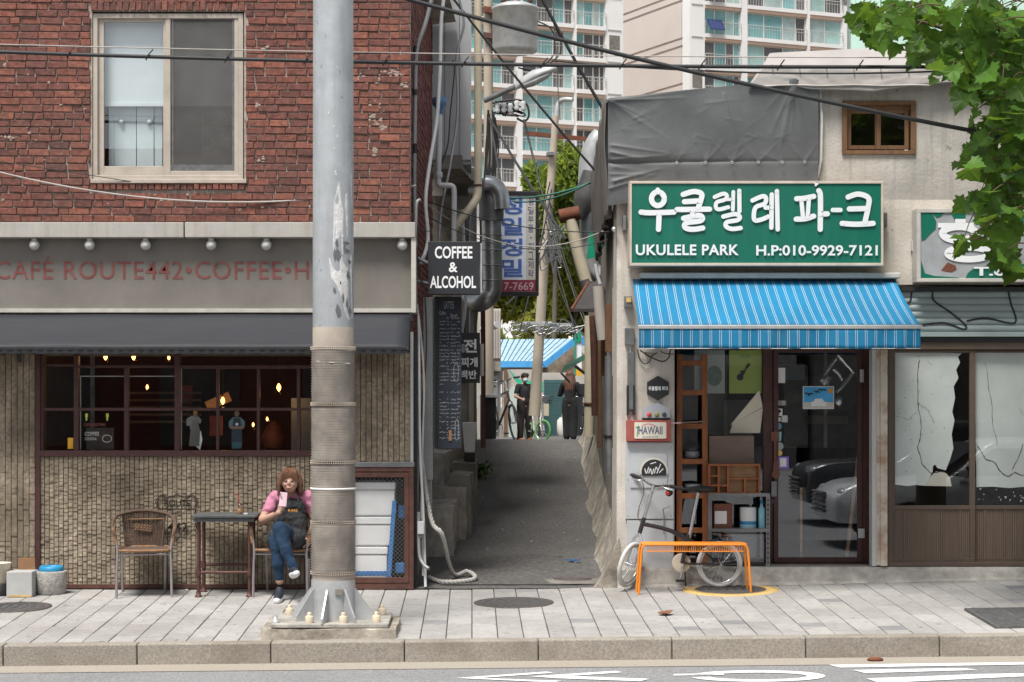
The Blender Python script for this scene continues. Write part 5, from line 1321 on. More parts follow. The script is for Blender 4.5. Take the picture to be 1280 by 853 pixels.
for s, x0_ in ((1, xl2+.25), (-1, xr2-.25)): 
    mb = MB(); mb.tube([(x0_, -.05, zt_-.20), (x0_+s*.22, -.55, zt_-.36), (x0_, yb_+.02, zb_-.03)], .016, 8); mb.build('folding_arm', 'steel_bar', ba)

# ---- shop front with door
fr = empty('storefront', (X(965), .1, ZS), 'dark red framed glass shop front under the blue awning', 'shop front')
yfz = .30
mb = MB()
for r in ((846,430,850,705),(954,437,966,704),(1078,437,1090,708),(846,698,960,708)): mb.px(*r, yfz, yfz+.09)
mb.px(846,430,1090,437,yfz,yfz+.1); mb.px(958,704,1090,709,yfz-.02,yfz+.1)
mb.build('frame', 'maroon', fr, .003)
mb = MB()
for r in ((967,437,973,703),(1072,437,1078,703),(973,437,1072,441),(973,697,1072,703.5)): mb.px(*r, yfz-.015, yfz+.03)
dr = mb.build('door', 'maroon', fr, .003)
MB().px(972,440,1073,698,yfz+.004,yfz+.010).build('pane', 'pane_shop', dr)
mb = MB(); mb.lathe([(.032,-.02),(.045,0),(.045,.02)], (0,0,0), 4)
mb = MB(); pl = [(969.5,577),(972,575),(974,580),(973,588),(975.5,592),(974,597),(969.5,599),(965.5,597),(964,592),(966.5,588),(966,581),(967,577)]; mb.ppx(pl, yfz-.035, yfz-.016); mb.px(967.3,539,970.7,577,yfz-.03,yfz-.02); mb.px(963.5,540,974,552,yfz-.03,yfz-.017)
mb.build('handle', 'leather', dr, .003)
MB().px(964,602,971,621,yfz-.05,yfz-.016).build('door_lock', 'galv_dark', dr, .003)
mb = MB(); mb.px(1075,462,1080,478,yfz-.03,yfz-.015); mb.px(1073,661,1081,673,yfz-.035,yfz-.015); mb.build('hinge', 'galv_light', dr, .003)
MB().px(850,437,954,698,yfz+.03,yfz+.036).build('pane', 'pane_shop', fr)
# posts between the two fronts
MB().px(1090,437,1096,708,-.02,.12).build('white_post', 'white_post', shop, .004)
mb = MB(); mb.px(1096,437,1101,707,-.03,.12); mb.px(1101,437,1109.5,708,-.05,.12); mb.build('rusty_post', 'rusty_white', shop, .005)
# interior of the shop
ri = MB(); a0, a1 = X(846), X(1095); zt2 = Z(425)
ri.box((a0-.03,.44,ZS-.05),(a1+.4,3.2,ZS)); ri.box((a0-.08,.42,ZS),(a0-.03,3.2,zt2)); ri.box((a1+.35,.42,ZS),(a1+.4,3.2,zt2)); ri.box((a0-.05,3.2,ZS),(a1+.4,3.25,zt2)); ri.box((a0-.05,.42,zt2),(a1+.4,3.25,zt2+.05)); ri.box((a1+.02,.40,ZS),(a1+.4,.42,zt2))
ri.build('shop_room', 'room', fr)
mb = MB(); mb.bar(P(1058,700,.55), P(1074,560,.55), .03, .02, (0,1,0)); mb.px(1000,610,1003,698,.6,.63); mb.build('timber', 'wood_light', fr)
mb = MB(); mb.px(980,470,1010,560,1.4,1.5); mb.px(1010,520,1060,530,1.2,1.5); mb.px(905,500,940,560,.9,1.0); mb.px(1030,440,1034,560,.8,.83); mb.build('stand', 'concrete_dark', fr)
mb = MB(); mb.px(1005,470,1075,560,1.6,1.65); mb.build('dark_cabinet', 'dark_metal', fr)
# printed matter on the glass
def flat(name, m, poly, y, th, parent=None): mb = MB(); mb.ppx(poly, y, y+th); return mb.build(name, m, parent)
def rect(a, b, c, d): return [(a, b), (c, b), (c, d), (a, d)]
yg = yfz+.045
po = empty('poster', P(932,492,yg), 'lime green poster with a black ukulele', 'poster'); flat('sheet', 'poster_lime', rect(911.5,438,952,492), yg, .004, po)
uk = MB(); fp = lambda a, b: (X(720+a/2.8425, yg), Z(210+b/2.8425, yg))
draw(uk, [([(592,735),(612,700)], 6)], 6, fp, yg-.002); draw(uk, [([(608,706),(614,699)], 10)], 6, fp, yg-.0025)
for c_, r_ in (((583,744), 12), ((592,728), 8.5)): uk.add([(fp(c_[0]+r_*math.cos(2*math.pi*k/16), c_[1]+r_*math.sin(2*math.pi*k/16))[0], yg-.003, fp(c_[0]+r_*math.cos(2*math.pi*k/16), c_[1]+r_*math.sin(2*math.pi*k/16))[1]) for k in range(16)], [tuple(range(16))])
uk.build('ukulele_print', 'black', po)
mb = MB(); put_text(mb, 'UKULELE', 926,444,938,448,yg-.002); mb.build('lettering', 'green_ink', po)
p2 = empty('poster', P(889,492,yg), 'pale poster with a green round picture behind the ladder', 'poster'); flat('sheet', 'poster_pale', rect(868,438,906,492), yg, .004, p2); flat('picture', 'poster_green', disc(893,470,10,13), yg-.003, .002, p2)
pp = MB(); pp.ppx([(949,488),(953.5,509),(912.5,532)], yfz+.018, yfz+.022)
pn = tag(pp.build('paper_pennant', 'paper'), 'cream folded paper hanging on the shop window', 'paper'); flat('lower_fold', 'paper', [(916,530),(954,509.5),(950,541.5),(912,541.5)], yfz+.024, .003, pn)
pb = empty('photo_print', P(1023,511,yg), 'photo print of a van under palms on the door', 'photo'); yd = yfz+.0005
flat('sheet', 'paper_white', rect(1003.5,483,1042.5,511.5), yd, .002, pb); flat('sky_print', 'photo_blue', rect(1004.5,484,1041.5,505), yd-.0015, .001, pb); flat('sand_print', 'photo_sand', rect(1004.5,503,1041.5,510), yd-.003, .001, pb)
flat('van_print', 'sign_white', [(1014,508),(1014,502.5),(1017,502),(1019,498.5),(1028,498.5),(1030,502),(1033,503),(1033,508)], yd-.005, .001, pb); flat('seal', 'sticker_orange', disc(1038,488.5,3.2,3.4), yd-.006, .001, pb)
mb = MB()
for k in range(26):
    cx, cy = random.choice([(1011,492),(1022,489),(1028,487)]); a = random.uniform(-.3,3.5); L_ = random.uniform(3,6); w = .5
    ex, ey = cx+L_*math.cos(a), cy+L_*.6*math.sin(a); draw(mb, [([(cx,cy),(ex,ey)], .8)], .8, lambda u, v: (X(u, yd), Z(v, yd)), yd-.0045-.0001*k, False)
mb.build('palm_print', 'black', pb)
st = [('paper_white',rect(969,460,981.5,479),'white notice sheet high on the shop door'),('concrete_dark',rect(969.5,500.5,983,507.5),'small grey lettered sticker on the shop door'),('paper_white',rect(969.5,511,978,520),'square white sticker with a black tree'),
      ('paper',rect(969.5,522,976,527),'tiny cream sticker under the tree sticker'),('poster_pale',rect(977,519.5,984.5,528),'pale mint sticker on the shop door'),('sticker_blue',disc(973,533,4.2,4.5),'round blue sticker on the shop door'),('sticker_cyan',[(970,540),(977,540),(976.5,551),(974,552),(971,550)],'pale blue robot-shaped sticker on the shop door'),
      ('grey_sheet',disc(974.7,558,4.8,5),'round grey sticker above the leather handle'),('sticker_yellow',disc(974.5,566.5,3.5,3.5),'small yellow sticker under the grey round one'),('sticker_purple',rect(973,571,986,586),'purple bordered white sticker beside the door handle'),('sticker_purple',disc(967.5,627,2,3.5),'small violet oval sticker low on the door')]
for i, (m, pl, lab) in enumerate(st):
    o = tag(flat('sticker', m, pl, yd-.002, .0015), lab, 'sticker', 'stickers on the shop door')
    if i == 2: mb = MB(); mb.sphere((X(973.7,yd), yd-.003, Z(514.2,yd)), .022, 10, sc=(1,.05,.75)); mb.px(973.2,514,974.3,519,yd-.0035,yd-.002); mb.build('tree_print', 'black', o)
    if i == 9: flat('label', 'paper_white', rect(975,573,983,583.5), yd-.0035, .001, o)
    if i == 1: mb = MB(); put_text(mb, '오픈', 970.5,501.5,982,506.5,yd-.003); mb.build('lettering', 'paper_white', o)
np_ = flat('sheet', 'room_blue', rect(970,455,1006,475), .9, .004, fr)
mb = MB(); put_text(mb, '우리동네', 981,462,1003,470,.897,.01); mb.build('lettering', 'concrete_dark', fr)
# silver note balloon
bl_ = empty('foil_balloon', P(1040,508,.55), 'silver foil balloon shaped like a music note behind the door', 'balloon')
def bq(a, b): return P(950+a/5.687, 430+b/5.687, .55)
mb = MB()
for pts, r in (([(455,225),(500,160),(560,85)], .030), ([(560,85),(610,140),(665,200)], .030), ([(665,205),(610,280),(545,345)], .028), ([(520,180),(560,215),(585,262)], .024)): mb.tube(smooth_pts([bq(*p) for p in pts], 6), r, 12)
mb.sphere(bq(465,262), .058, 18, sc=(1.1,.7,.95)); mb.sphere(bq(566,408), .058, 18, sc=(1.05,.7,1)); mb.sphere(bq(560,85), .034, 12); mb.sphere(bq(665,203), .032, 12)
mb.build('foil', 'foil', bl_)
mb = MB(); mb.tube([bq(560,70), bq(565,20)], .002, 4); mb.build('string', 'paper_white', bl_)
# threshold and broken apron
mb = MB(); nA = 60; vs = []; rr2 = random.Random(9); pf = [(-.02,.0),(-.05,-.03),(-.14,-.12),(-.30,-.165)]
xA, xB = X(771), 9.0
for i in range(nA+1):
    x = xA+(xB-xA)*i/nA; q = .02*noise.noise((x*3, 0, 0)); zt3 = ZS-.005 if x > X(842) else ZS-.005
    g = gz(x, -.1); L_ = .11+.03*noise.noise((x*1.7, 4, 0))
    for (y, z) in ((.62, zt3), (-.03+q, zt3), (-.05+q*1.5, zt3-.03), (-.08+q*1.5, g+.03+q), (-L_, g+.002)): vs.append((x, y, z))
mb.add(vs, [(i*5+k, (i+1)*5+k, (i+1)*5+k+1, i*5+k+1) for i in range(nA) for k in range(4)]); 
mb.build('threshold', 'concrete', shop)

# ---- brown sliding front to the right
fb = empty('sliding_storefront', (X(1230), .1, ZS), 'brown aluminium sliding doors with peeling white film on the glass', 'shop front')
mb = MB(); mb.px(1110,428,1420,437,-.0,.12); mb.px(1110,437,1116,707,.0,.1); mb.px(1110,703,1420,708,-.01,.1); mb.build('frame', 'brown_alu', fb, .003)
for i, (a, b, yy) in enumerate(((1116,1219,.02),(1212,1330,.055))):
    mb = MB(); l = a; r = b; mb.px(l,438,l+3 if i == 0 else l+7,703,yy,yy+.03); mb.px(r-7,438,r,703,yy,yy+.03); mb.px(l,632,r,637,yy,yy+.03); mb.px(l,438,r,441,yy,yy+.03); mb.px(l,698,r,703,yy,yy+.03)
    lf = mb.build('door_leaf', 'brown_alu', fb, .002)
    x0 = l+(3 if i == 0 else 7); x1 = r-7
    MB().px(x0,441,x1,632,yy+.012,yy+.016).build('pane', 'pane', lf)
    mb = MB(); n_ = 36 if i == 0 else 38
    for k in range(n_):
        a_ = x0+(x1-x0)*k/n_; w_ = (x1-x0)/n_; d_ = .002 if k % 9 == 4 else .010
        mb.px(a_+.25,637,a_+w_*.72,698,yy+d_,yy+.02)
    mb.px(x0,637,x1,698,yy+.018,yy+.024)
    tag(mb.build('ribbed_panel', 'brown_panel', lf), kind='stuff')
yF = .036+.004
fz_ = lambda a, b: (980+a/2.8433, 420+b/2.8433)
rf = random.Random(4)
edge = [(632,62),(618,75),(626,95),(612,120),(620,150),(603,180),(608,220),(598,270),(606,300),(596,350),(602,400),(590,440),(575,478),(545,470),(538,458),(530,462),(528,485),(515,505)]
poly = [(385,56)]+edge+[(500,533),(470,530),(440,534),(415,531),(392,528),(386,500)]
flm = flat('window_film', 'film', [fz_(*p) for p in poly], yF, .002, fb); flm['label'] = 'torn white film peeling from the left pane'
flat('film_flap', 'film_pale', [fz_(*p) for p in ((500,533),(515,505),(540,482),(575,486),(590,505),(596,535))], yF-.002, .002, fb)
yF2 = .055+.02
flat('window_film', 'film', [fz_(*p) for p in [(676,56),(1000,56),(1000,540),(860,536),(800,541),(740,536),(684,538)]], yF2, .002, fb)
mb = MB(); fc = lambda a, b: (X(fz_(a, b)[0], yF), Z(fz_(a, b)[1], yF))
def crack(pts, w, y, it=3):
    P_ = [Vector((a, b, 0)) for a, b in pts]
    for _ in range(it):
        Q = [P_[0]]
        for i in range(len(P_)-1):
            m_ = (P_[i]+P_[i+1])/2; L_ = (P_[i+1]-P_[i]).length; m_ += Vector((rf.uniform(-1,1), rf.uniform(-1,1), 0))*L_*.06; Q += [m_, P_[i+1]]
        P_ = Q
    for i in range(len(P_)-1): draw(mb, [([(P_[i].x, P_[i].y), (P_[i+1].x, P_[i+1].y)], w*.65*rf.uniform(.5,1.2))], w, fc, y, False)
crack([(482,85),(475,150),(476,215),(486,300),(474,400),(490,455),(520,488)], 4, yF-.003); crack([(478,240),(510,262),(535,310)], 1.6, yF-.003); crack([(476,270),(440,300),(395,285)], 1.4, yF-.003); crack([(520,488),(560,480),(580,490)], 4, yF-.004)
crack([(716,95),(730,190),(745,260),(748,330),(760,390)], 2.2, yF2-.003); crack([(690,390),(720,440),(752,450),(770,480),(800,500),(825,485),(850,497),(900,470)], 4.5, yF2-.003); crack([(853,385),(838,430),(815,475)], 3.2, yF2-.003); crack([(840,260),(870,300),(910,310)], 1.4, yF2-.003)
for k in range(30): a, b = rf.uniform(395,590), rf.uniform(70,500); draw(mb, [([(a,b),(a+rf.uniform(1,4),b+rf.uniform(0,4))], rf.uniform(1,2.6))], 2, fc, yF-.003, False)
mb.build('film_cracks', 'crack', fb)
mb = MB(); 
for k in range(16): a = rf.uniform(684,860); b0 = rf.uniform(542,585); mb.ppx([fz_(a,b0), fz_(a+rf.uniform(2,9),b0+rf.uniform(-2,2)), fz_(a+rf.uniform(0,5),b0+rf.uniform(2,9))], yF2, yF2+.002)
mb.build('film_rags', 'film', fb)
ri = MB(); a0, a1 = X(1112), 8.5
ri.box((a0,.2,ZS-.05),(a1,2.6,ZS)); ri.box((a0,.2,ZS),(a0+.03,2.6,zt2)); ri.box((a1,.12,ZS),(a1+.05,2.6,zt2)); ri.box((a0,2.6,ZS),(a1,2.65,zt2)); ri.box((a0,.13,zt2),(a1,2.65,zt2+.05)); ri.build('empty_room', 'room', fb)
# slatted shutter box over it
sb = empty('roller_shutter', (X(1230), 0, Z(418)), 'grey-green roller shutter slats sprayed with black scribble', 'shutter')
for k in range(6):
    y0_ = 363.5+k*8.6; mb = MB(); yy = -.02
    pr = [(0,0),(-.012,.012),(-.016,.035),(-.010,.055),(0,.064)]
    xa_, xb_ = X(1126), 9.0; zb0 = Z(y0_+8.6)
    vs = [(x, yy+p[0], zb0+p[1]) for x in (xa_, xb_) for p in pr]; mb.add(vs, [(i, i+5, i+6, i+1) for i in range(4)], True); mb.build('slat', 'shutter_grey', sb)
mb = MB(); mb.px(1126,415,1420,421,-.045,.02); mb.build('bottom_bar', 'shutter_grey', sb, .003)
mb = MB(); mb.px(1126,359,1420,364,-.06,.02); mb.px(1110,421,1420,428,-.01,.1); mb.build('head_rail', 'dark_metal', sb)
mb = MB(); fs_ = lambda a, b: (X(980+a/3.79, -.045), Z(210+b/3.79, -.045))
draw(mb, [[(605,590),(600,630),(590,640)], [(705,590),(712,630),(790,685),(860,745),(850,765),(760,735),(660,745)], [(1065,590),(1075,640),(1095,735),(960,712),(870,725)]], 9, fs_, -.038); mb.build('graffiti', 'black', sb)

# ---- things fixed to the left pier
yp = -.03
hx = empty('hexagon_plaque', P(822,500,yp), 'black hexagonal plaque with small Korean lettering', 'plaque'); flat('plate', 'hex_black', [(822.5,470),(836,478),(836,493),(822.5,501),(809,493),(809,478)], yp, .025, hx)
mb = MB(); put_text(mb, '우쿨렐레 파크', 810.5,483,835,488.5,yp-.002,.03); mb.build('lettering', 'sign_white', hx)
pl_ = empty('lamp_plaque', P(821,523,yp), 'grey house-shaped plaque with three round coloured lamps', 'plaque'); flat('plate', 'lilac_grey', [(803.5,523.5),(804.5,510),(822,503.5),(837.5,511),(837.5,523.5)], yp-.02, .045, pl_)
for a, m in ((811.5,'lamp_red'),(821,'lamp_olive'),(830.3,'lamp_green')):
    c = P(a, 518.5, yp-.02); MB().lathe([(.021,0),(.021,.008),(.016,.014),(.001,.016)], c, 14, True, Matrix.Rotation(R(90), 3, 'X')).build('lamp', m, pl_)
MB().px(803,522.5,838,524.5,yp-.03,yp+.025).build('shelf', 'dark_metal', pl_)
hb = empty('plate_box', P(811,552,yp), 'red wooden box carrying a car licence plate reading HAWAII', 'box'); MB().px(783.5,525.5,838.5,552,yp-.06,yp+.03).build('board', 'hawaii_red', hb, .004)
flat('licence_plate', 'plate_cream', [(793,529),(794,528),(832,528),(833,529),(833,547.5),(832,548.5),(794,548.5),(793,547.5)], yp-.068, .006, hb)
mb = MB(); put_text(mb, 'HAWAII', 798,533,828,543,yp-.071,.015); put_text(mb, 'ALOHA STATE', 803,545.3,823,547.3,yp-.071); mb.build('lettering', 'plate_ink', hb)
mb = MB(); draw(mb, [[(803,532),(811,530),(820,533)]], 1.2, lambda u, v: (X(u,yp-.07), Z(v,yp-.07)), yp-.0695, False); mb.build('rainbow_print', 'pink', hb)
mb = MB(); draw(mb, [[(796.5,546),(797,536)], [(797,535),(794.5,534)], [(797,535),(800,534.5)], [(797,535),(798,532)]], 1.1, lambda u, v: (X(u,yp-.07), Z(v,yp-.07)), yp-.0700, False); mb.build('palm_print', 'green_ink', hb)
gp = empty('metal_cladding', P(812,715,yp), 'light grey painted metal panel low on the pier', 'panel'); MB().px(782,553,842,649,yp,.01).build('upper_sheet', 'grey_paint', gp, .003); MB().px(784,651,842,716,yp,.01).build('lower_sheet', 'grey_paint', gp, .003)
mb = MB()
for b in (600,645,690,560):
    for a in (785,839): mb.sphere(P(a, b, yp-.001), .005, 6)
mb.build('screws', 'galv_dark', gp)
MB().px(788,567,834,610,yp-.012,yp-.001).build('front_plate', 'grey_paint', gp, .002)
rd = empty('round_sign', P(817,593,yp), 'black half-round sign with white scrawled lettering behind the handlebar', 'sign'); flat('border', 'plate_cream', [p for p in disc(817.5,590,17.5,17.5,40) if p[1] < 595], yp-.018, .005, rd); flat('disc', 'hex_black', [p for p in disc(817.5,590,15.5,15.5,40) if p[1] < 595], yp-.022, .005, rd)
mb = MB(); draw(mb, [[(806,586),(808,592),(811,584)],[(811,592),(813,586),(815,593),(817,586)],[(818,592),(820,584),(822,588)],[(821,592),(826,580)],[(824,591),(829,586)],[(813,580),(820,578)]], 1.1, lambda u, v: (X(u,yp-.022), Z(v,yp-.022)), yp-.0235, False); mb.build('scrawl', 'sign_white', rd)
cd = empty('cable_duct', P(789,518,yp), 'dark grey vertical cable duct on the pier', 'cable duct'); MB().px(784.5,440,793,512,-.04,0).build('cover', 'galv_dark', cd, .003); MB().px(783.5,482,786,519,-.05,0).build('strap', 'dark_metal', cd); MB().px(791.5,482,794,519,-.05,0).build('strap', 'dark_metal', cd); MB().px(781.5,410,793,431,-.07,0).build('switch_box', 'galv_dark', cd, .004); mb = MB(); mb.tube([P(788,431,-.03), P(788,442,-.03)], .010, 6); mb.build('link', 'white_post', cd)
e = empty('junction_box', P(786,385,0), 'small weathered junction box with yellow part left of the awning', 'box'); MB().px(781,370,790,384,-.10,0).build('housing', 'galv_dark', e, .004); MB().px(783,372,789,378,-.11,-.09).build('yellow_part', 'yellow_ring', e)
for k, (pts, r) in enumerate((([(797,437),(799,447),(805,455),(812,452),(815,445),(822,441)], .006), ([(800,438),(812,446),(828,452),(836,447),(838,438),(842,436)], .007), ([(806,441),(820,438),(832,442),(842,443)], .005))):
    mb = MB(); mb.tube(smooth_pts([P(a, b, -.03-.01*k) for a, b in pts], 6), r, 6); tag(mb.build('loose_cable', 'cable'), ['looped black cable hanging lowest under the awning', 'thicker black cable drooping under the awning corner', 'short straight black cable under the awning corner'][k], 'cable', 'cables under the blue awning')
MB().px(806,436,826,441,-.06,0).build('pipe_stub', 'concrete', shop, .01)
# ================================================================== things in front of the shop
# orange wire bench
by0, by1 = -.56, -.33
def bz(x, y): return gz(x, y)
bxl, bxr = X(803, by0), X(934, by0); bt = gz(1.8, by0)+.455
bn = empty('bench', ((bxl+bxr)/2, (by0+by1)/2, gz((bxl+bxr)/2, -.3)), 'bright orange wire bench in front of the shop', 'bench')
tr = .0115
for s, xe in ((-1, bxl), (1, bxr)):
    for yy in (by0, by1):
        xf = xe+s*.035; MB().tube(smooth_pts([(xf, yy-.0, gz(xf, yy)), (xe+s*.012, yy, bt-.12), (xe, yy, bt-.03), (xe-s*.03, yy, bt)], 5), tr, 10).build('leg', 'orange_paint', bn)
mb = MB()
for yy in (by0, by1): mb.tube([(bxl+.03, yy, bt), (bxr-.03, yy, bt)], tr, 10)
for xe in (bxl+.02, bxr-.02): mb.tube([(xe, by0, bt-.004), (xe, by1, bt-.004)], tr*.9, 8)
mb.build('seat_frame', 'orange_paint', bn)
mb = MB(); nS = 13
for k in range(nS): y = by0+(by1-by0)*(k+.5)/nS; mb.tube([(bxl, y, bt+.004), (bxr, y, bt+.004)], .0042, 6)
for k in range(6): x = bxl+(bxr-bxl)*(k+.5)/6; mb.tube([(x, by0, bt-.003), (x, by1, bt-.003)], .004, 6)
tag(mb.build('seat_wires', 'orange_paint', bn), kind='stuff')
mb = MB(); nA = 44
for k in range(nA): x = bxl+.05+(bxr-bxl-.1)*k/(nA-1); mb.tube([(x, by0+.004, bt), (x, by0+.006, bt-.062)], .0035, 5)
mb.tube([(bxl+.03, by0+.006, bt-.062), (bxr-.03, by0+.006, bt-.062)], .005, 6)
tag(mb.build('front_grille', 'orange_paint', bn), kind='stuff')

# bicycles
def wheel(parent, c, r, tm, rimm, M=None, spokes=24, tw=.02):
    M = M or Matrix.Identity(3); c = Vector(c)
    e = MB().torus(c, r-tw, tw, 44, 10, 'y', M).build('wheel', tm, parent)
    MB().torus(c, r-tw*2.1, tw*.55, 40, 8, 'y', M).build('rim', rimm, e)
    mb = MB()
    for k in range(spokes):
        a = 2*math.pi*k/spokes; s = .022*(1 if k % 2 else -1)
        mb.tube([c+M @ Vector((.014*math.cos(a+.9*(1 if k % 4 < 2 else -1)), s, .014*math.sin(a+.9*(1 if k % 4 < 2 else -1)))), c+M @ Vector(((r-tw*2.2)*math.cos(a), 0, (r-tw*2.2)*math.sin(a)))], .0013, 4, False)
    tag(mb.build('spokes', 'chrome', e), kind='stuff')
    mb = MB(); mb.tube([c+M @ Vector((0,-.05,0)), c+M @ Vector((0,.05,0))], .016, 10); mb.build('hub', 'chrome', e)
    return e
def bicycle(name, label, loc, heading, r=.215, wb=.86, steer=0.0, tyre='tyre_white', rim='chrome', frame='bike_black', group=None, style='fold', bar_h=1.0, seat_h=.93, lean=0.0, bars='bike_black', basket=False):
    e = empty(name, (0,0,0), label, 'bicycle', group)
    fa = Vector((wb, 0, r)); ra = Vector((0, 0, r)); bt_ = Vector((wb-.235*(bar_h/1.0), 0, bar_h)); ax_ = (bt_-fa).normalized()
    S = Matrix.Rotation(steer, 3, ax_)
    def st(v): return fa+S @ (Vector(v)-fa)
    wheel(e, ra, r, tyre, rim); wheel(e, fa, r, tyre, rim, S)
    hd0 = fa+ax_*(r+.09); hd1 = fa+ax_*(r+.24)
    mb = MB()
    for s in (-1, 1): mb.tube([st(fa+Vector((0,s*.045,0))), st(fa+ax_*(r+.03)+Vector((0,s*.04,0))), st(hd0)], .012, 8)
    mb.build('fork', 'chrome' if style == 'fold' else frame, e)
    bbk = Vector((.36*wb/.86, 0, r+.01 if style == 'fold' else r-.05)); sp0 = Vector((.30*wb/.86, 0, r+.20)); sp1 = Vector((.20*wb/.86, 0, seat_h))
    mb = MB(); mb.tube([hd0, hd1], .021, 10)
    if style == 'fold':
        mb.tube(smooth_pts([hd1-ax_*.06, Vector((wb*.62,0,r+.335)), Vector((wb*.42,0,r+.27)), sp0+Vector((.01,0,.02)), Vector((.10,0,r+.16))], 5), .020, 12); mb.tube([sp0+Vector((0,0,.08)), bbk], .020, 10)
    else:
        mb.tube([hd1, sp0.lerp(sp1, .5)], .019, 8); mb.tube([hd0, bbk], .022, 8); mb.tube([sp0.lerp(sp1, .6), bbk], .018, 8)
    mb.build('frame', frame, e)
    mb = MB()
    for s in (-1, 1): mb.tube([bbk+Vector((0,s*.03,0)), ra+Vector((0,s*.05,0))], .009, 6); mb.tube([sp0+Vector((0,s*.02,.05)), ra+Vector((0,s*.05,0))], .008, 6)
    mb.build('rear_stays', frame, e)
    MB().tube([sp0, sp1-Vector((0,0,.03))], .0155, 10).build('seat_post', 'chrome', e)
    mb = MB(); ell(mb, sp1+Vector((-.07,0,.0)), (.09,.07,.032)); chain(mb, [(sp1+Vector((-.05,0,.004)), .036), (sp1+Vector((.06,0,.006)), .024), (sp1+Vector((.15,0,.0)), .016)])
    organic(mb, 'saddle', 'rubber', e, .010, 3)
    mb = MB(); mb.tube([st(hd1), st(bt_)], .0165, 10); mb.build('stem', 'chrome', e)
    rise = .03
    mb = MB(); mb.tube(smooth_pts([st(bt_+Vector((-.03,.27,rise))), st(bt_+Vector((-.01,.15,rise))), st(bt_+Vector((.0,.04,0))), st(bt_+Vector((0,-.04,0))), st(bt_+Vector((-.01,-.15,rise))), st(bt_+Vector((-.03,-.27,rise)))], 4), .011, 8); mb.build('handlebar', bars, e)
    for s in (-1, 1):
        MB().tube([st(bt_+Vector((-.015,s*.16,rise))), st(bt_+Vector((-.035,s*.275,rise)))], .0175, 8).build('grip', 'rubber', e)
        MB().tube(smooth_pts([st(bt_+Vector((.01,s*.10,rise+.005))), st(bt_+Vector((.05,s*.13,rise-.01))), st(bt_+Vector((.045,s*.21,rise-.02)))], 4), .006, 6).build('brake_lever', 'chrome', e)
    mb = MB(); mb.lathe([(.085,-.004),(.09,0),(.085,.004)], bbk+Vector((0,-.045,0)), 26, True, Matrix.Rotation(R(90), 3, 'X')); mb.build('chainring', 'cream' if style == 'fold' else 'dark_metal', e)
    for s in (-1, 1):
        p1 = bbk+Vector((s*.03,s*.06,-s*.155)); mb = MB(); mb.tube([bbk+Vector((0,s*.06,0)), p1], .010, 6); mb.build('crank', 'chrome', e); MB().cbox(p1+Vector((0,s*.05,0)), (.085,.07,.022)).build('pedal', 'rubber', e)
    for k in range(2):
        mb = MB(); mb.tube(smooth_pts([st(bt_+Vector((.03,(-1)**k*.12,rise))), st(bt_+Vector((.12,(-1)**k*.03,-.06))), hd1+Vector((.05,0,-.02)), Vector((wb*.55,-.03,r+.30)), Vector((.12,-.04,r+.1))], 6), .0035, 5); mb.build('brake_cable', 'cable' if k else 'cable_pale', e)
    if style == 'fold':
        MB().lathe([(.028,-.03),(.034,0),(.028,.02)], st(bt_+Vector((.045,.19,-.02))), 14, True, S @ Matrix.Rotation(R(90), 3, 'Y')).build('lamp', 'rubber', e); MB().lathe([(.020,0),(.001,.006)], st(bt_+Vector((.075,.19,-.02))), 12, True, S @ Matrix.Rotation(R(90), 3, 'Y')).build('reflector', 'reflector', e)
        mb = MB(); mb.tube(smooth_pts([ra+Vector((-.0,-.03,r+.02)), ra+Vector((.13,-.0,r*.93)), ra+Vector((.21,0,r*.5))], 5), .009, 6); mb.tube([bbk+Vector((-.03,-.05,.02)), bbk+Vector((-.05,-.12,-r))], .007, 6); mb.build('mudguard', 'rubber', e)
        mb = MB()
        for a, b, c_, w in ((.62,.335,.5,.01),(.5,.30,.42,.01)): mb.tube([Vector((wb*a,-.026,r+b)), Vector((wb*c_,-.026,r+b-.03))], .004, 4)
        mb.build('frame_decal', 'sign_white', e)
    if basket:
        mb = MB(); bc = st(bt_+Vector((.20,0,-.16)))
        for z in (0,.04,.08,.12,.16):
            h = .10+.15*z; mb.tube([bc+Vector((-h,-h*1.2,z)), bc+Vector((h,-h*1.2,z)), bc+Vector((h,h*1.2,z)), bc+Vector((-h,h*1.2,z))], .004, 4, closed=True)
        for k in range(16):
            a = 2*math.pi*k/16; d = Vector((max(-1, min(1, 1.4*math.cos(a)))*.10, max(-1, min(1, 1.4*math.sin(a)))*.12, 0)); mb.tube([bc+d, bc+d*1.24+Vector((0,0,.16))], .003, 4)
        mb.build('basket', 'rubber', e); MB().cbox(bc+Vector((.13,-.02,.10)), (.01,.20,.14), (0,.3,.3)).build('sign_plate', 'grey_sheet', e)
    e.location = loc; e.rotation_euler = (lean, 0, heading)
    return e
by = -.2
bicycle('bicycle', 'black folding bicycle with white tyres beside the orange bench', (X(899.5, by), by, gz(X(900, by), by)+.004), R(182.5), .218, .84, R(56), group='bicycles', bar_h=.96, seat_h=.92, lean=R(2))
# ladder leaning in the recess
ld = empty('ladder', P(866,706,.12), 'reddish brown wooden ladder standing against the shop window', 'ladder')
for a, b in ((848.5,849.5),(881.5,880.5)):
    MB().bar(P(a,705,.06), P(b,443,.22), .052, .045, (0,1,0)).build('rail', 'wood_red', ld, .003)
for yy in (454,491,533,577,620,663): 
    t = (705-yy)/262; y = .06+.16*t; MB().bar(P(852,yy,y), P(878,yy,y), .045, .05, (0,0,1)).build('rung', 'wood_red', ld, .003)
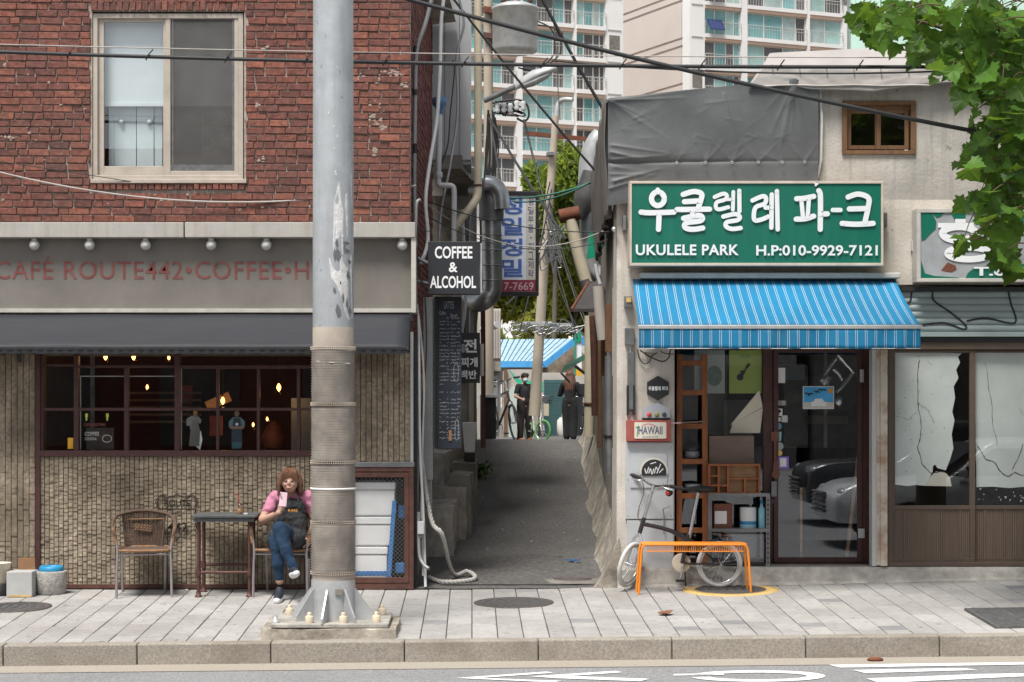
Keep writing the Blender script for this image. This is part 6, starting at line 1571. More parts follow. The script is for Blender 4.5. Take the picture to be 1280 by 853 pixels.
# angle-iron shelf
sh = empty('metal_shelf', P(924,709,.1), 'grey perforated angle-iron shelf unit with tins', 'shelf')
sy0, sy1 = .0, .24
for a in (887.5, 960):
    for yy in (sy0, sy1):
        mb = MB(); mb.px(a-2.5,617,a+2.5,709,yy,yy+.004); mb.px(a-2.5 if a < 900 else a+1.8,617,a-1.8 if a < 900 else a+2.5,709,yy+.004,yy+.035); mb.build('post', 'galv_dark', sh)
mb = MB()
for k in range(14): mb.px(959.2,624+k*6,960.8,627+k*6,sy0-.002,sy0+.001)
tag(mb.build('post_holes', 'black', sh), kind='stuff')
MB().px(886,617,962,621,sy0-.004,sy1).build('top_board', 'galv_dark', sh); MB().px(886,661,962,665,sy0-.003,sy1).build('middle_board', 'galv_dark', sh)
def prop(name, label, cat, items, base, group=None):
    e = empty(name, base, label, cat, group)
    for nm, m, mb_, bv in items: mb_.build(nm, m, e, bv)
    return e
prop('brown_box', 'dark brown box with a white label on the metal shelf', 'box', [('box','leather',MB().px(892.5,630,915.5,661,.05,.2),.004), ('label','paper_white',MB().px(893.5,639,908.5,655,.046,.05),0)], P(904,661,.1))
prop('paint_tin', 'white tin with blue wave print on the metal shelf', 'tin', [('tin','paper_white',MB().lathe([(.078,0),(.078,.20),(.07,.205),(.001,.205)], P(935,661,.12), 24),0), ('band','cyan_lid',MB().lathe([(.079,.04),(.079,.075)], P(935,661,.12), 24),0), ('lower_band','sticker_cyan',MB().lathe([(.0795,.015),(.0795,.035)], P(935,661,.12), 24),0)], P(935,661,.12))
prop('spray_bottle', 'slim teal bottle beside the white tin', 'bottle', [('bottle','sticker_cyan',MB().lathe([(.030,0),(.030,.19),(.012,.215),(.012,.24)], P(952,661,.1), 16),0), ('cap','cyan_lid',MB().lathe([(.014,.235),(.014,.27),(.001,.272)], P(952,661,.1), 12),0)], P(952,661,.1))
prop('glass_box', 'dusty glass tank under the metal shelf', 'tank', [('tank','pane_shop',MB().px(905,668,955,703,.05,.2),0), ('base','dark_metal',MB().px(904,703,956,707,.05,.2),0)], P(930,707,.1))
cb = empty('sorting_tray', P(918,618,.1), 'light wooden tray divided into compartments on the shelf', 'tray')
MB().px(886.5,581.5,949.5,617.5,.12,.13).build('back_board', 'wood_light', cb)
mb = MB()
for r in ((885.5,580,950.5,582.5),(885.5,616,950.5,618),(885.5,582,888,616.5),(948,582,950.5,616.5)): mb.px(*r, .0, .13)
mb.build('rim', 'wood_red', cb, .002)
for r in ((897,582.5,899.5,616),(909,582.5,911.5,616),(930,599,932.5,616),(911.5,597.5,948,599.5),(888,594,897,596),(888,606,909,608)): MB().px(*r, .01, .12).build('divider', 'wood_red', cb)
mb = MB(); mb.px(886,545,942.5,581,.17,.19); tag(mb.build('brown_board', 'board_brown', None, .003), 'plain grey-brown board standing behind the wooden tray', 'board')
prop('glass_jar', 'round glass jar on a ladder rung', 'jar', [('jar','clear_plastic',MB().lathe([(.07,0),(.085,.02),(.088,.10),(.06,.15),(.04,.16),(.04,.19)], P(865,573,.24), 22),0), ('contents','grey_sheet',MB().lathe([(.06,.005),(.075,.03),(.07,.07),(.001,.07)], P(865,573,.24), 18),0)], P(865,573,.24))
prop('stone_bowl', 'small grey bowl lower on the ladder', 'bowl', [('bowl','grey_sheet',MB().lathe([(.04,0),(.07,.04),(.085,.09),(.075,.09),(.05,.03),(.001,.02)], P(866,617,.24), 20),0)], P(866,617,.24))
prop('wall_shelf', 'thin pinkish shelf strip jutting over the ladder', 'shelf', [('strip','board_brown',MB().cbox(P(862,528,-.0), (.30,.12,.012), (0,R(-3),0)),0), ('end','sign_pink',MB().cbox(P(845,529,-.05), (.10,.02,.010), (0,R(-3),0)),0)], P(862,530,0))
mb = MB(); mb.tube(smooth_pts([P(830,668,-.06), P(830,645,-.06), P(829,637,-.06), P(834,634,-.06), P(838,633,-.06)], 4), .005, 6); tag(mb.build('metal_hook', 'galv_dark'), 'thin bent metal hook on the grey panel', 'hook')
# litter
def blob(px, py, m, name, label, cat, s=.03):
    y = ground_y(px, py); c = Vector((X(px, y), y, gz(X(px, y), y)+s*.3)); mb = MB()
    n = 9; ring_ = [c+Vector((s*random.uniform(.6,1.3)*math.cos(2*math.pi*k/n), s*random.uniform(.6,1.3)*math.sin(2*math.pi*k/n), random.uniform(-.2,.5)*s)) for k in range(n)]
    mb.add(ring_+[c+Vector((0,0,s*.35)), c-Vector((0,0,s*.25))], [(i, (i+1) % n, n) for i in range(n)]+[((i+1) % n, i, n+1) for i in range(n)]); tag(mb.build(name, m), label, cat)
blob(872,728.5,'blue_plastic','bottle_cap','blue plastic bottle cap beside the yellow manhole collar','bottle cap',.028)
blob(833,769,'dry_leaf','dry_leaf','curled reddish dry leaf on the pavement below the bicycle','leaf',.062)
y = -3.35; c = Vector((X(1094,y), y, ROADZ(X(1094,y))+.02))
mb = MB(); mb.sphere(c, .05, 10, sc=(1.3,.7,.4)); tag(mb.build('dry_leaf', 'rust'), 'brown dry leaf lying in the gutter by the kerb', 'leaf')
blob(232,738.5,'paper_white','paper_scrap','tiny white paper scrap on the pavement by the red pipe table','scrap',.02)
blob(603,734.5,'dry_leaf','leaf_scrap','dark scrap on the pavement edge below the rope','scrap',.02)
# tree pit grate at the right edge
gl, gyb, gyf = 0, ground_y(1215,763), ground_y(1240,786)
gx0 = X(1205, gyb); gx1 = gx0+1.2
tg = empty('tree_grate', (gx0+.6, (gyb+gyf)/2, gz(gx0+.6, -2)), 'black slotted iron grate of the street tree at the right edge', 'tree grate')
def ggz(x, y): return gz(x, y)+.012
for i in range(2):
    mb = MB(); nb = 22
    for k in range(nb):
        y = gyf+(gyb-gyf)*(k+.5)/nb; a, b = (gx0, gx0+.59) if i == 0 else (gx0+.61, gx1)
        if i == 0 and abs(y-(gyb+gyf)/2) < .18: b -= .18
        if i == 1 and abs(y-(gyb+gyf)/2) < .18: a += .18
        mb.bar((a, y, ggz(a, y)), (b, y, ggz(b, y)), (gyb-gyf)/nb*.55, .02)
    for x in ((gx0+.02, gx0+.3, gx0+.57) if i == 0 else (gx0+.63, gx0+.9, gx1-.02)): mb.bar((x, gyf, ggz(x, gyf)-.002), (x, gyb, ggz(x, gyb)-.002), .03, .02)
    tag(mb.build('grate_half', 'iron_grey', tg))
mb = MB(); mb.add([(gx0, gyf, gz(gx0, gyf)+.003), (gx1, gyf, gz(gx1, gyf)+.003), (gx1, gyb, gz(gx1, gyb)+.003), (gx0, gyb, gz(gx0, gyb)+.003)], [(0,1,2,3)]); mb.build('pit_soil', 'earth', tg)
# plane tree: trunk just outside the frame, boughs reaching in
TX, TY = gx0+.72, (gyb+gyf)/2
pt = empty('plane_tree', (TX, TY, gz(TX, TY)), 'plane tree with big lobed green leaves hanging in at the upper right', 'tree')
tk = [(TX,TY,gz(TX,TY)-.1),(TX+.02,TY,1.2),(TX-.03,TY+.02,2.6),(TX-.06,TY+.02,4.0),(TX-.02,TY,5.6),(TX,TY,7.2)]
MB().tube(smooth_pts(tk, 6), .17, 18, r2=.09).build('trunk', 'bark', pt)
rt = random.Random(21)
def leaf_mesh(seed):
    r_ = random.Random(seed); half_ = [(0,-.02),(.16,.0),(.34,-.10),(.36,.06),(.52,.16),(.37,.24),(.40,.38),(.25,.42),(.20,.58),(.10,.66),(0,.86)]
    mb = MB(); rgt = [(x, y, -.10*abs(x)-.10*y*y+r_.uniform(-.015,.015)) for x, y in half_]; lft = [(-x, y, -.10*abs(x)-.10*y*y+r_.uniform(-.015,.015)) for x, y in half_]
    mid = [(0, .0, .0), (0, .30, -.0), (0, .60, -.03)]
    vs = rgt+lft[1:-1]; n = len(half_)
    # fan from a centre point slightly raised (folded blade)
    c = len(vs); vs = vs+[(0,.22,.03)]
    loop = list(range(n))+list(range(c-1, n-1, -1))
    fs = [(loop[i], loop[(i+1) % len(loop)], c) for i in range(len(loop))]
    mb.add([(x*1.15, y*1.15, z*1.3) for x, y, z in vs], fs)
    mb.tube([(0,-.02,0),(0,-.2,.03),(.01,-.38,.10)], .008, 3, False); return mb
LM = [leaf_mesh(i) for i in range(4)]
ldat = [m.build('leaf', 'leaf_plane').data for m in LM]
for o in [o for o in bpy.data.objects if o.name.startswith('leaf') and o.data in ldat]: bpy.data.objects.remove(o)
def inside(px, py):                                   # outline of the foliage against the street
    if px > 1200 and py < 60: return True
    if px > 1230 and py < 335: return True
    return False
clumps = [  # px, py, spread px, spread py, count
 (1085,18,18,16,16),(1110,35,20,16,18),(1070,35,8,8,3),(1140,10,24,14,15),(1150,50,16,18,16),(1122,58,6,6,2),(1175,20,22,18,18),(1200,55,22,20,22),(1190,85,16,16,11),(1230,25,28,24,36),(1262,60,24,36,42),(1225,95,20,22,24),(1255,120,22,24,28),(1215,125,10,12,8),(1270,165,14,26,34),(1228,160,16,12,10),
 (1203,105,8,8,3),(1218,190,14,12,10),(1240,205,20,16,22),(1200,205,6,6,2),(1265,220,16,20,28),(1235,245,16,16,20),(1260,275,16,18,20),(1232,285,10,10,6),(1207,302,8,5,3),(1250,310,12,10,9),(1264,328,6,5,3),(1275,120,10,60,40),(1188,110,5,5,1)]
leaves = []
for cx, cy, sx_, sy_, n_ in clumps:
    for _ in range(int(n_*1.35)):
        a, b = rt.gauss(cx, sx_*.62), rt.gauss(cy, sy_*.62)
        if b > 336 or (a < 1062): continue
        y = TY+rt.uniform(-.9,.7)-(.25 if a < 1180 else 0); leaves.append((P(a, b, y), rt.choice([rt.uniform(.08,.12), rt.uniform(.13,.22), rt.uniform(.14,.21)])))
for _ in range(260):                                  # the crown beyond the frame
    leaves.append((Vector((TX+rt.uniform(-.6,1.6), TY+rt.uniform(-1.2,1.2), rt.uniform(2.9,6.4))), rt.uniform(.16,.27)))
def lrot():
    return Matrix.Rotation(rt.uniform(-.9,.9), 4, 'Z') @ Matrix.Rotation(rt.gauss(R(-112), .62), 4, 'X') @ Matrix.Rotation(rt.uniform(-1.2,1.2), 4, 'Z')
vl = [l for l in leaves if VX+l[0].x*FPX/(l[0].y-CY) < 1285]; vl.sort(key=lambda l: -l[1]/(l[0].y-CY)); bigl = set(id(l) for l in vl[:300])
rest = MB(); cr_ = None
for l in leaves:
    M_ = Matrix.Translation(l[0]) @ lrot() @ Matrix.Scale(l[1], 4)
    if id(l) in bigl:
        o = link('leaf', rt.choice(ldat), pt); o.matrix_basis = M_
    else:
        q = rt.choice(LM); rest.rv = rt.random(); rest.add([M_ @ Vector(v) for v in q.v], q.f)
tag(rest.build('crown', 'leaf_plane', pt), kind='stuff')
for pts, r in (([(TX-.03,TY,4.2), P(1255,40,TY-.1), P(1200,40,TY-.2), P(1140,25,TY-.3), P(1085,22,TY-.35)], .035), ([(TX-.04,TY,3.6), P(1262,105,TY-.1), P(1225,95,TY-.2), P(1185,85,TY-.2)], .028), ([(TX-.04,TY,3.3), P(1268,190,TY-.2), P(1240,205,TY-.3), P(1205,205,TY-.3)], .022), ([(TX-.04,TY,3.2), P(1272,235,TY-.2), P(1255,245,TY-.3), P(1240,290,TY-.35), P(1215,300,TY-.35)], .020), ([(TX-.02,TY,4.6), P(1262,20,TY+.2), P(1235,-10,TY+.2)], .05)):
    MB().tube(smooth_pts(pts, 6), r, 8, r2=.006).build('branch', 'twig', pt)

rt2 = random.Random(77); tw = MB()
for p_, s_ in vl[::4]:                                # leaf stalks running back to the boughs
    q_ = p_+Vector((rt2.uniform(.05,.35), rt2.uniform(-.05,.2), rt2.uniform(.02,.22))); tw.tube(smooth_pts([p_, p_.lerp(q_, .5)+Vector((0,0,.03)), q_], 3), .004, 4, False, r2=.007)
tag(tw.build('twigs', 'twig', pt), kind='stuff')
# ================================================================== the alley, left side
def pipe(name, label, pts, r, m, cat='pipe', group='pipes along the alley', n=10, parts=None, sm=True):
    if not parts: return tag(MB().tube(smooth_pts(pts, 6) if sm and len(pts) > 2 else pts, r, n).build(name, m), label, cat, group)
    e = empty(name, Vector(pts[-1]), label, cat, group)
    MB().tube(smooth_pts(pts, 6) if sm and len(pts) > 2 else pts, r, n).build('pipe' if cat == 'pipe' else 'run', m, e)
    for nm, mm, mb_ in (parts or []): mb_.build(nm, mm, e)
    return e
def collar(p, r, h=.03, axis=None): return MB().lathe([(r, -h), (r*1.12, -h*.8), (r*1.12, h*.8), (r, h)], p, 14, True, axis)
# lower flank of the cafe: metal clad, darker
mb = MB(); 
for y0_, y1_, m in ((.05,.45,0),(.5,1.2,0),(1.25,2.2,0),(2.25,3.5,0)): mb.add([(sxl(y0_)+.02, y0_, -.1), (sxl(y1_)+.02, y1_, -.1), (sxl(y1_)+.02, y1_, 2.05), (sxl(y0_)+.02, y0_, 2.05)], [(0,1,2,3)])
mb.build('flank_cladding', 'conduit', cafe)
mb = MB(); mb.px(517,415,521.5,735,.02,.12); mb.build('black_edge', 'black', cafe)
mb = MB(); mb.px(529,372,541,600,.40,.46); mb.px(541,370,546,560,.45,.50); mb.px(532,600,540,640,.5,.6); tag(mb.build('grey_shutter_case', 'conduit', None, .004), 'dark grey metal casing beside the chalk board', 'casing')
pipe('cable_conduit', 'pale conduit running down the cafe corner to the pavement', [P(523,395,.06), P(524,470,.06), P(525,560,.06), P(529,640,.08), P(531,700,.06), P(532,734,.0)], .014, 'pvc', 'conduit', 'conduits at the cafe corner')
pipe('cable_conduit', 'beige hose beside the pale conduit at the cafe corner', [P(521,380,.05), P(526,420,.08), P(530,480,.10), P(528,560,.1), P(527,650,.08), P(529,720,.04)], .011, 'cable_pale', 'conduit', 'conduits at the cafe corner')
pipe('cable_conduit', 'black cable looping down the cafe corner', [P(519,300,.06), P(524,340,.1), P(531,370,.12), P(533,440,.12), P(528,500,.1), P(526,560,.1), P(524,640,.08)], .008, 'cable', 'conduit', 'conduits at the cafe corner')
pipe('cable_conduit', 'rusty short conduit stub at the foot of the cafe corner', [P(523,640,.03), P(524,690,.0), P(529,705,-.04), P(536,711,-.08)], .018, 'conduit', 'conduit', 'conduits at the cafe corner')
e = empty('switch_box', P(526,690,.02), 'small grey switch box low on the cafe corner', 'box'); MB().px(522,652,530,668,-.02,.05).build('housing', 'pvc', e, .004); MB().px(524,668,528,672,-.01,.03).build('gland', 'galv_dark', e)
# hanging signs
sg = empty('hanging_sign', P(567,368,.2), 'square black hanging sign reading COFFEE & ALCOHOL', 'sign'); ysg = .10
MB().px(535,302,600,368,ysg,ysg+.16).build('box', 'black_sign', sg, .004); MB().px(600.2,304,602.5,366,ysg+.02,ysg+.15).build('edge_trim', 'galv_light', sg)
for t, a, b, c, d in (('COFFEE',543.5,308,590.5,323.5),('&',561,328,572,340.5),('ALCOHOL',537.5,345,595,360.5)):
    mb = MB(); put_text(mb, t, a, b, c, d, ysg-.002, .022); mb.build('lettering', 'sign_white', sg)
mb = MB(); mb.tube([P(520,322,.18), P(536,330,.18)], .02, 8); mb.tube([P(517,350,.18), P(536,355,.18)], .016, 8); mb.build('bracket', 'galv_dark', sg)
cbd = empty('chalk_board', P(561,561,.5), 'tall narrow chalk menu board covered in handwriting', 'board'); yc = .40
MB().px(547,371,577,561,yc,yc+.03).build('board', 'chalk_board', cbd, .003); MB().px(543,371,547,560,yc-.01,yc+.04).build('frame', 'black', cbd)
mb = MB(); rc_ = random.Random(8); fcb = lambda u, v: (X(u, yc), Z(v, yc)); put_text(mb, 'LATTES', 555,377,567.5,386,yc-.002,.0); put_text(mb, 'Coffee', 549,389,557,393.5,yc-.002); put_text(mb, 'Brunch', 563.5,392,571.5,396.5,yc-.002)
yy = 398
while yy < 552:
    if rc_.random() < .12: yy += 5; continue
    for a, b in ((549.5,557),(558.5,560.5),(563.5,570),(571.5,574.5)):
        x = a
        while x < b and rc_.random() < .93:
            w = rc_.uniform(.8,1.6); draw(mb, [([(x,yy+rc_.uniform(-.9,.9)),(x+w*.5,yy+rc_.uniform(-1.1,1.1)),(x+w,yy+rc_.uniform(-.9,.9))], .5)], .5, fcb, yc-.002, False); x += w+rc_.uniform(.1,.7)
    yy += rc_.uniform(3.6,5.2)
draw(mb, [([(567,460),(570,455),(573,460),(572,475),(568,475),(567,460)], .5), ([(569,530),(571,524),(573,530),(573,548),(569,548),(569,530)], .5)], .5, fcb, yc-.002, False)
tag(mb.build('chalk_writing', 'chalk', cbd), kind='stuff')
mb = MB(); mb.px(561,538,564.5,551,yc-.01,yc); mb.build('clip', 'card', cbd)
ks2 = empty('menu_sign', P(586,478,3.4), 'small black sign with white brushed Korean menu words', 'sign'); yk = 3.3
MB().px(572.5,416,600,479,yk,yk+.12).build('panel', 'black_sign', ks2, .004); MB().px(597,430,605,470,yk+.1,yk+.5).build('side_case', 'wall_pale', ks2)
for t, a, b, c, d in (('전',579,424,596,441),('찌개',576,447,597,459),('백반',575,463,596,474)):
    mb = MB(); put_text(mb, t, a, b, c, d, yk-.003, .03); mb.build('lettering', 'sign_white', ks2)
mb = MB(); mb.ppx([(573,431),(580,430),(583,436),(580,441),(573,440)], yk-.003, yk); mb.build('plate_print', 'grey_sheet', ks2)
# blue and white projecting sign
bs = empty('projecting_sign', P(646,368,6.5), 'tall blue and white Korean sign on a black frame over the alley', 'sign'); yb6 = 6.5
MB().px(620,243,671,366,yb6+.02,yb6+.2).build('box', 'sign_white', bs)
mb = MB()
for r in ((618,239,673.5,244),(618,364.5,673.5,369.5),(669.5,244,673.5,364.5)): mb.px(*r, yb6-.02, yb6+.22)
mb.build('frame', 'dark_metal', bs, .006)
MB().px(622,244,657.5,350,yb6+.008,yb6+.02).build('blue_field', 'light_blue_sign', bs); MB().px(657.5,244,669.5,350,yb6+.006,yb6+.02).build('cream_strip', 'sign_cream', bs); MB().px(622,350,669.5,365,yb6+.006,yb6+.02).build('red_strip', 'sign_red', bs)
for i, t in enumerate('정일정밀'): mb = MB(); put_text(mb, t, 626,246+i*26,653,268+i*26,yb6+.003,.02); mb.build('letter', 'sign_blue', bs)
for i, t in enumerate('정밀부품·지그제작'):
    mb = MB(); put_text(mb, t, 660,247+i*11.3,667,256.5+i*11.3,yb6+.003,.0) if t != '·' else mb.px(663,251+i*11.3,664.5,252.5+i*11.3,yb6+.002,yb6+.005); mb.build('small_letter', 'plate_ink', bs)
mb = MB(); put_text(mb, '7-7669', 630,353,667,363,yb6+.003,.01); mb.build('lettering', 'sign_pink', bs)
# projecting room clad in pale panels, on a concrete slab
YW = 3.55
pb2 = empty('projecting_room', P(565,200,YW), 'pale panelled room projecting over the alley on a concrete slab', 'building')
xw0, xw1 = X(530, YW), X(589, YW)
for i, (a, b) in enumerate(((540,555.5),(556,574),(574.5,589))): MB().px(a,-70,b,200,YW+.02,YW+.06).build('panel', 'grey_paint', pb2, .003)
mb = MB(); mb.box((xw0, YW+.06, Z(205, YW)), (xw1, YW+4, Z(-70, YW))); mb.build('core', 'grey_paint', pb2)
mb = MB(); s0 = [P(553,194,YW-.1), P(577,194,YW-.1), P(596,240,YW+1.4), P(596,262,YW+1.4), P(578,212,YW-.1), P(553,210,YW-.1)]
mb = MB(); zS1 = Z(194,YW-.1); zS0 = Z(211,YW-.1)
mb.add([(X(550,YW-.1), YW-.1, zS0), (X(577,YW-.1), YW-.1, zS0), (X(577,YW-.1), YW-.1, zS1), (X(550,YW-.1), YW-.1, zS1), (X(550,YW), YW+3.2, zS0), (X(592,YW)+.18, YW+3.2, zS0), (X(592,YW)+.18, YW+3.2, zS1), (X(550,YW), YW+3.2, zS1)], [(0,1,2,3),(1,5,6,2),(4,5,1,0),(3,2,6,7)])
mb.build('floor_slab', 'concrete_dark', pb2)
mb = MB(); mb.add([(X(500,1.6), 1.6, Z(-20,1.6)), (X(545,1.6)+.1, 1.6, Z(-20,1.6)), (X(570,YW), YW-.02, Z(28,YW)), (X(536,YW), YW-.02, Z(32,YW))], [(0,1,2,3),(3,2,1,0)]); mb.build('eave_soffit', 'concrete', pb2)
# pipes up the wall
pipe('downpipe', 'tall beige plastic downpipe beside the pale room', [P(597.5,-60,3.3), P(597.5,120,3.3), P(597.5,236,3.3)], .046, 'pvc_beige', parts=[('elbow','pvc_beige',MB().tube(smooth_pts([P(597.5,230,3.3), P(596,247,3.28), P(586,262,3.2), P(572,279,3.1), P(568,286,3.1)], 5), .046, 12)), ('clip','rust_brown',collar(P(597.5,232,3.3), .05, .012))], sm=False)
pipe('downpipe', 'grey plastic drain pipe with a blue funnel cap', [P(549.5,140,1.9), P(549,180,1.9), P(548,222,1.9), P(549,231,1.9), P(556,232,1.9), P(565,233,1.9), P(567.5,240,1.9), P(567.5,262,1.9), P(567,310,1.9)], .030, 'pvc', parts=[('funnel','pvc_blue',MB().lathe([(.038,0),(.042,.06),(.072,.10),(.075,.17),(.06,.175)], P(549.5,143,1.9), 16)), ('coupling','pvc',collar(P(548.5,219,1.9), .034, .03))])
pipe('conduit_pipe', 'grey conduit taped in black up the brick flank', [P(546,-30,.35), P(533,25,.30), P(521,62,.28), P(519,110,.28), P(518,200,.26), P(518,272,.26)], .021, 'conduit', parts=[('tape','cable',MB().tube([P(519.6,58,.28),P(518.9,66,.28)], .0235, 10)), ('tape','cable',MB().tube([P(518.7,112,.27),P(518.5,119,.27)], .0235, 10)), ('tape','cable',MB().tube([P(518.2,180,.26),P(518.1,192,.26)], .0235, 10))])
pipe('conduit_pipe', 'short grey hooked conduit at the end of the ledge', [P(519,300,.1), P(520,275,.1), P(521,254,.1), P(525,250,.12)], .016, 'conduit')
pipe('hanging_cable', 'thick white cable hanging down the brick flank', [P(560,-30,1.0), P(552,20,.9), P(550,90,.8), P(546,150,.7), P(538,200,.6), P(532,250,.5), P(535,300,.5), P(526,330,.4)], .019, 'pvc', 'cable', 'cables hanging in the alley')
pipe('hanging_cable', 'grey cable hanging beside the pale panels', [P(574,0,2.8), P(580,30,2.8), P(571,70,2.8), P(572,140,2.6), P(562,210,2.2), P(552,260,2.0), P(548,310,1.8)], .014, 'conduit', 'cable', 'cables hanging in the alley')
pipe('hanging_cable', 'thin black cable hanging in front of the pale panels', [P(566,75,2.0), P(568,90,2.0), P(563,140,2.0), P(560,180,2.0), P(552,205,2.0)], .007, 'cable', 'cable', 'cables hanging in the alley')
pipe('conduit_pipe', 'grey vertical service pipe behind the hanging sign', [P(590.5,470,4.4), P(590,400,4.4), P(590,300,4.4), P(592,262,4.4)], .035, 'conduit')
pipe('conduit_pipe', 'slim dark service pipe beside the projecting duct', [P(604,560,4.8), P(604,440,4.8), P(603,330,4.8), P(602,250,4.8)], .030, 'rust_brown')
pipe('conduit_pipe', 'thin white pipe behind the black square sign', [P(577,420,3.6), P(582,380,3.6), P(581,330,3.6), P(578,262,3.6)], .018, 'pvc')
# big ventilation duct with elbows
dk = empty('ventilation_duct', P(600,372,4.0), 'big round metal ventilation duct with elbows beside the sign', 'duct')
yD = 4.2
MB().tube(smooth_pts([P(600,238,yD+.5), P(608,240,yD+.1), P(614,252,yD), P(614,276,yD)], 6), .145, 20).build('elbow', 'duct_dark', dk)
mb = MB(); mb.tube([P(614,274,yD), P(614.5,300,yD), P(615,330,yD), P(615.5,352,yD)], .118, 20); mb.build('straight', 'duct', dk)
MB().tube(smooth_pts([P(615.5,350,yD), P(614,366,yD), P(606,375,yD), P(596,378,yD+.1), P(588,372,yD+.3)], 6), .115, 20).build('elbow', 'duct', dk)
mb = MB()
for yy in (276,294,313,332,351): mb.torus(P(614.6,yy,yD), .120, .006, 28, 5, 'z')
mb.build('seams', 'galv_dark', dk)
MB().tube(smooth_pts([P(606,230,yD-.1), P(617,232,yD-.1), P(625,243,yD-.1), P(627,262,yD-.1)], 5), .10, 18).build('hood', 'duct', dk)
# lower left clutter: blocks, rope, pot, plant
def rough_block(name, label, pts8, m='concrete_rough', group='concrete blocks by the alley wall'):
    bm_ = bmesh.new(); vs = [bm_.verts.new(p) for p in pts8]
    for f in ((0,3,2,1),(4,5,6,7),(0,1,5,4),(1,2,6,5),(2,3,7,6),(3,0,4,7)): bm_.faces.new([vs[i] for i in f])
    bmesh.ops.subdivide_edges(bm_, edges=bm_.edges[:], cuts=4, use_grid_fill=True)
    for v in bm_.verts: v.co += Vector((noise.noise(v.co*5), noise.noise(v.co*5+Vector((9,0,0))), noise.noise(v.co*5+Vector((0,9,0)))))*.03
    me = bpy.data.meshes.new(name); bm_.to_mesh(me); bm_.free(); me.materials.append(MAT[m]); o = link(name, me); tag(o, label, 'block', group); return o
def blk(px0, py0, px1, py1, ya, yb, skew=0): 
    a = P(px0, py1, ya); b = P(px1, py1, ya); h = Z(py0, ya); zb = min(a.z, alley_z(0, max(0, ya)))-.02; zb2 = alley_z(0, yb)-.1
    s = SK*(yb-ya)+skew
    return [(a.x,ya,zb),(b.x,ya,zb),(b.x+s,yb,zb2),(a.x+s,yb,zb2),(a.x,ya,h),(b.x,ya,h),(b.x+s,yb,h+.02),(a.x+s,yb,h+.02)]
rough_block('concrete_block', 'lowest rough concrete block at the alley mouth behind the rope', blk(531,634,566,668,1.9,3.1), 'concrete')
rough_block('concrete_block', 'larger concrete step above the lowest block', blk(533,610,582,645,3.1,4.6), 'concrete')
rough_block('concrete_block', 'small grey concrete cube on the step', blk(563,594,588,613,3.2,3.8), 'concrete_dark')
rough_block('concrete_block', 'upright concrete plinth under the chalk board', blk(532,568,556,608,3.4,4.6), 'concrete')
rough_block('concrete_block', 'far flat slab behind the weed', blk(566,579,594,594,4.6,5.3), 'concrete_dark')
rp_ = [P(524,556,.30), P(529,590,.28), P(534,625,.22), P(541,655,.12), P(553,670,.08)]
yR = ground_y(570, 738); g0 = .04
rp_ += [Vector((X(566,.45), .45, alley_z(0,.45)+.08)), Vector((X(584,.62), .62, alley_z(0,.62)+.07)), Vector((X(594,.45), .45, alley_z(0,.45)+.05)), Vector((X(590,.30), .30, alley_z(0,.3)+.04)), Vector((X(570,.22), .22, alley_z(0,.22)+.035)), Vector((X(550,.25), .25, alley_z(0,.25)+.035)), Vector((X(536,.4), .4, alley_z(0,.4)+.05))]
sp = smooth_pts(rp_, 14)
rpe = empty('thick_rope', rp_[6], 'thick pale twisted rope hanging and curling onto the alley', 'rope')
for k in range(3):
    pts = []; L_ = 0
    for i, p in enumerate(sp):
        if i: L_ += (sp[i]-sp[i-1]).length
        t = (sp[min(i+1, len(sp)-1)]-sp[max(i-1, 0)]).normalized(); u = t.orthogonal().normalized()
        ref = Vector((0,-1,0)); u = (ref-t*ref.dot(t)); u = u.normalized() if u.length > .05 else t.orthogonal().normalized(); w = t.cross(u); a = L_*52+k*2.094; pts.append(p+(u*math.cos(a)+w*math.sin(a))*.0105)
    dense = smooth_pts(pts, 2); MB().tube(dense, .013, 7).build('strand', 'rope', rpe)
wp = Vector((X(587,4.85), 4.85, Z(579,4.6)+.015)); e = empty('white_planter', wp, 'white rounded plastic planter standing in the alley', 'planter'); wy_ = wp.y
MB().lathe([(.07,.10),(.085,.11),(.105,.30),(.12,.46),(.115,.47),(.10,.46),(.001,.44)], Vector((X(587,wy_), wy_, wp.z)), 4, False, Matrix.Rotation(R(45), 3, 'Z')).build('tub', 'foam', e, .02); MB().lathe([(.09,0),(.09,.10),(.001,.10)], Vector((X(587,wy_), wy_, wp.z)), 4, False, Matrix.Rotation(R(45), 3, 'Z')).build('base', 'black', e)
wd = alley_px(600, 599); e = empty('weed', wd, 'dark green leafy weed growing beside the alley step', 'plant')
mb = MB(); rw = random.Random(6)
for k in range(60):
    M_ = Matrix.Translation(wd+Vector((rw.gauss(0,.07), rw.gauss(0,.08), .04+abs(rw.gauss(0,.09))))) @ Matrix.Rotation(rw.uniform(0,6.28), 4, 'Z') @ Matrix.Rotation(rw.uniform(-1.2,.6), 4, 'X') @ Matrix.Scale(rw.uniform(.06,.10), 4); q = LM[k % 4]; mb.rv = rw.random(); mb.add([M_ @ Vector(v) for v in q.v], q.f)
tag(mb.build('leaves', 'leaf_weed', e), kind='stuff'); MB().tube([wd, wd+Vector((0,0,.15))], .006, 5).build('stem', 'twig', e)
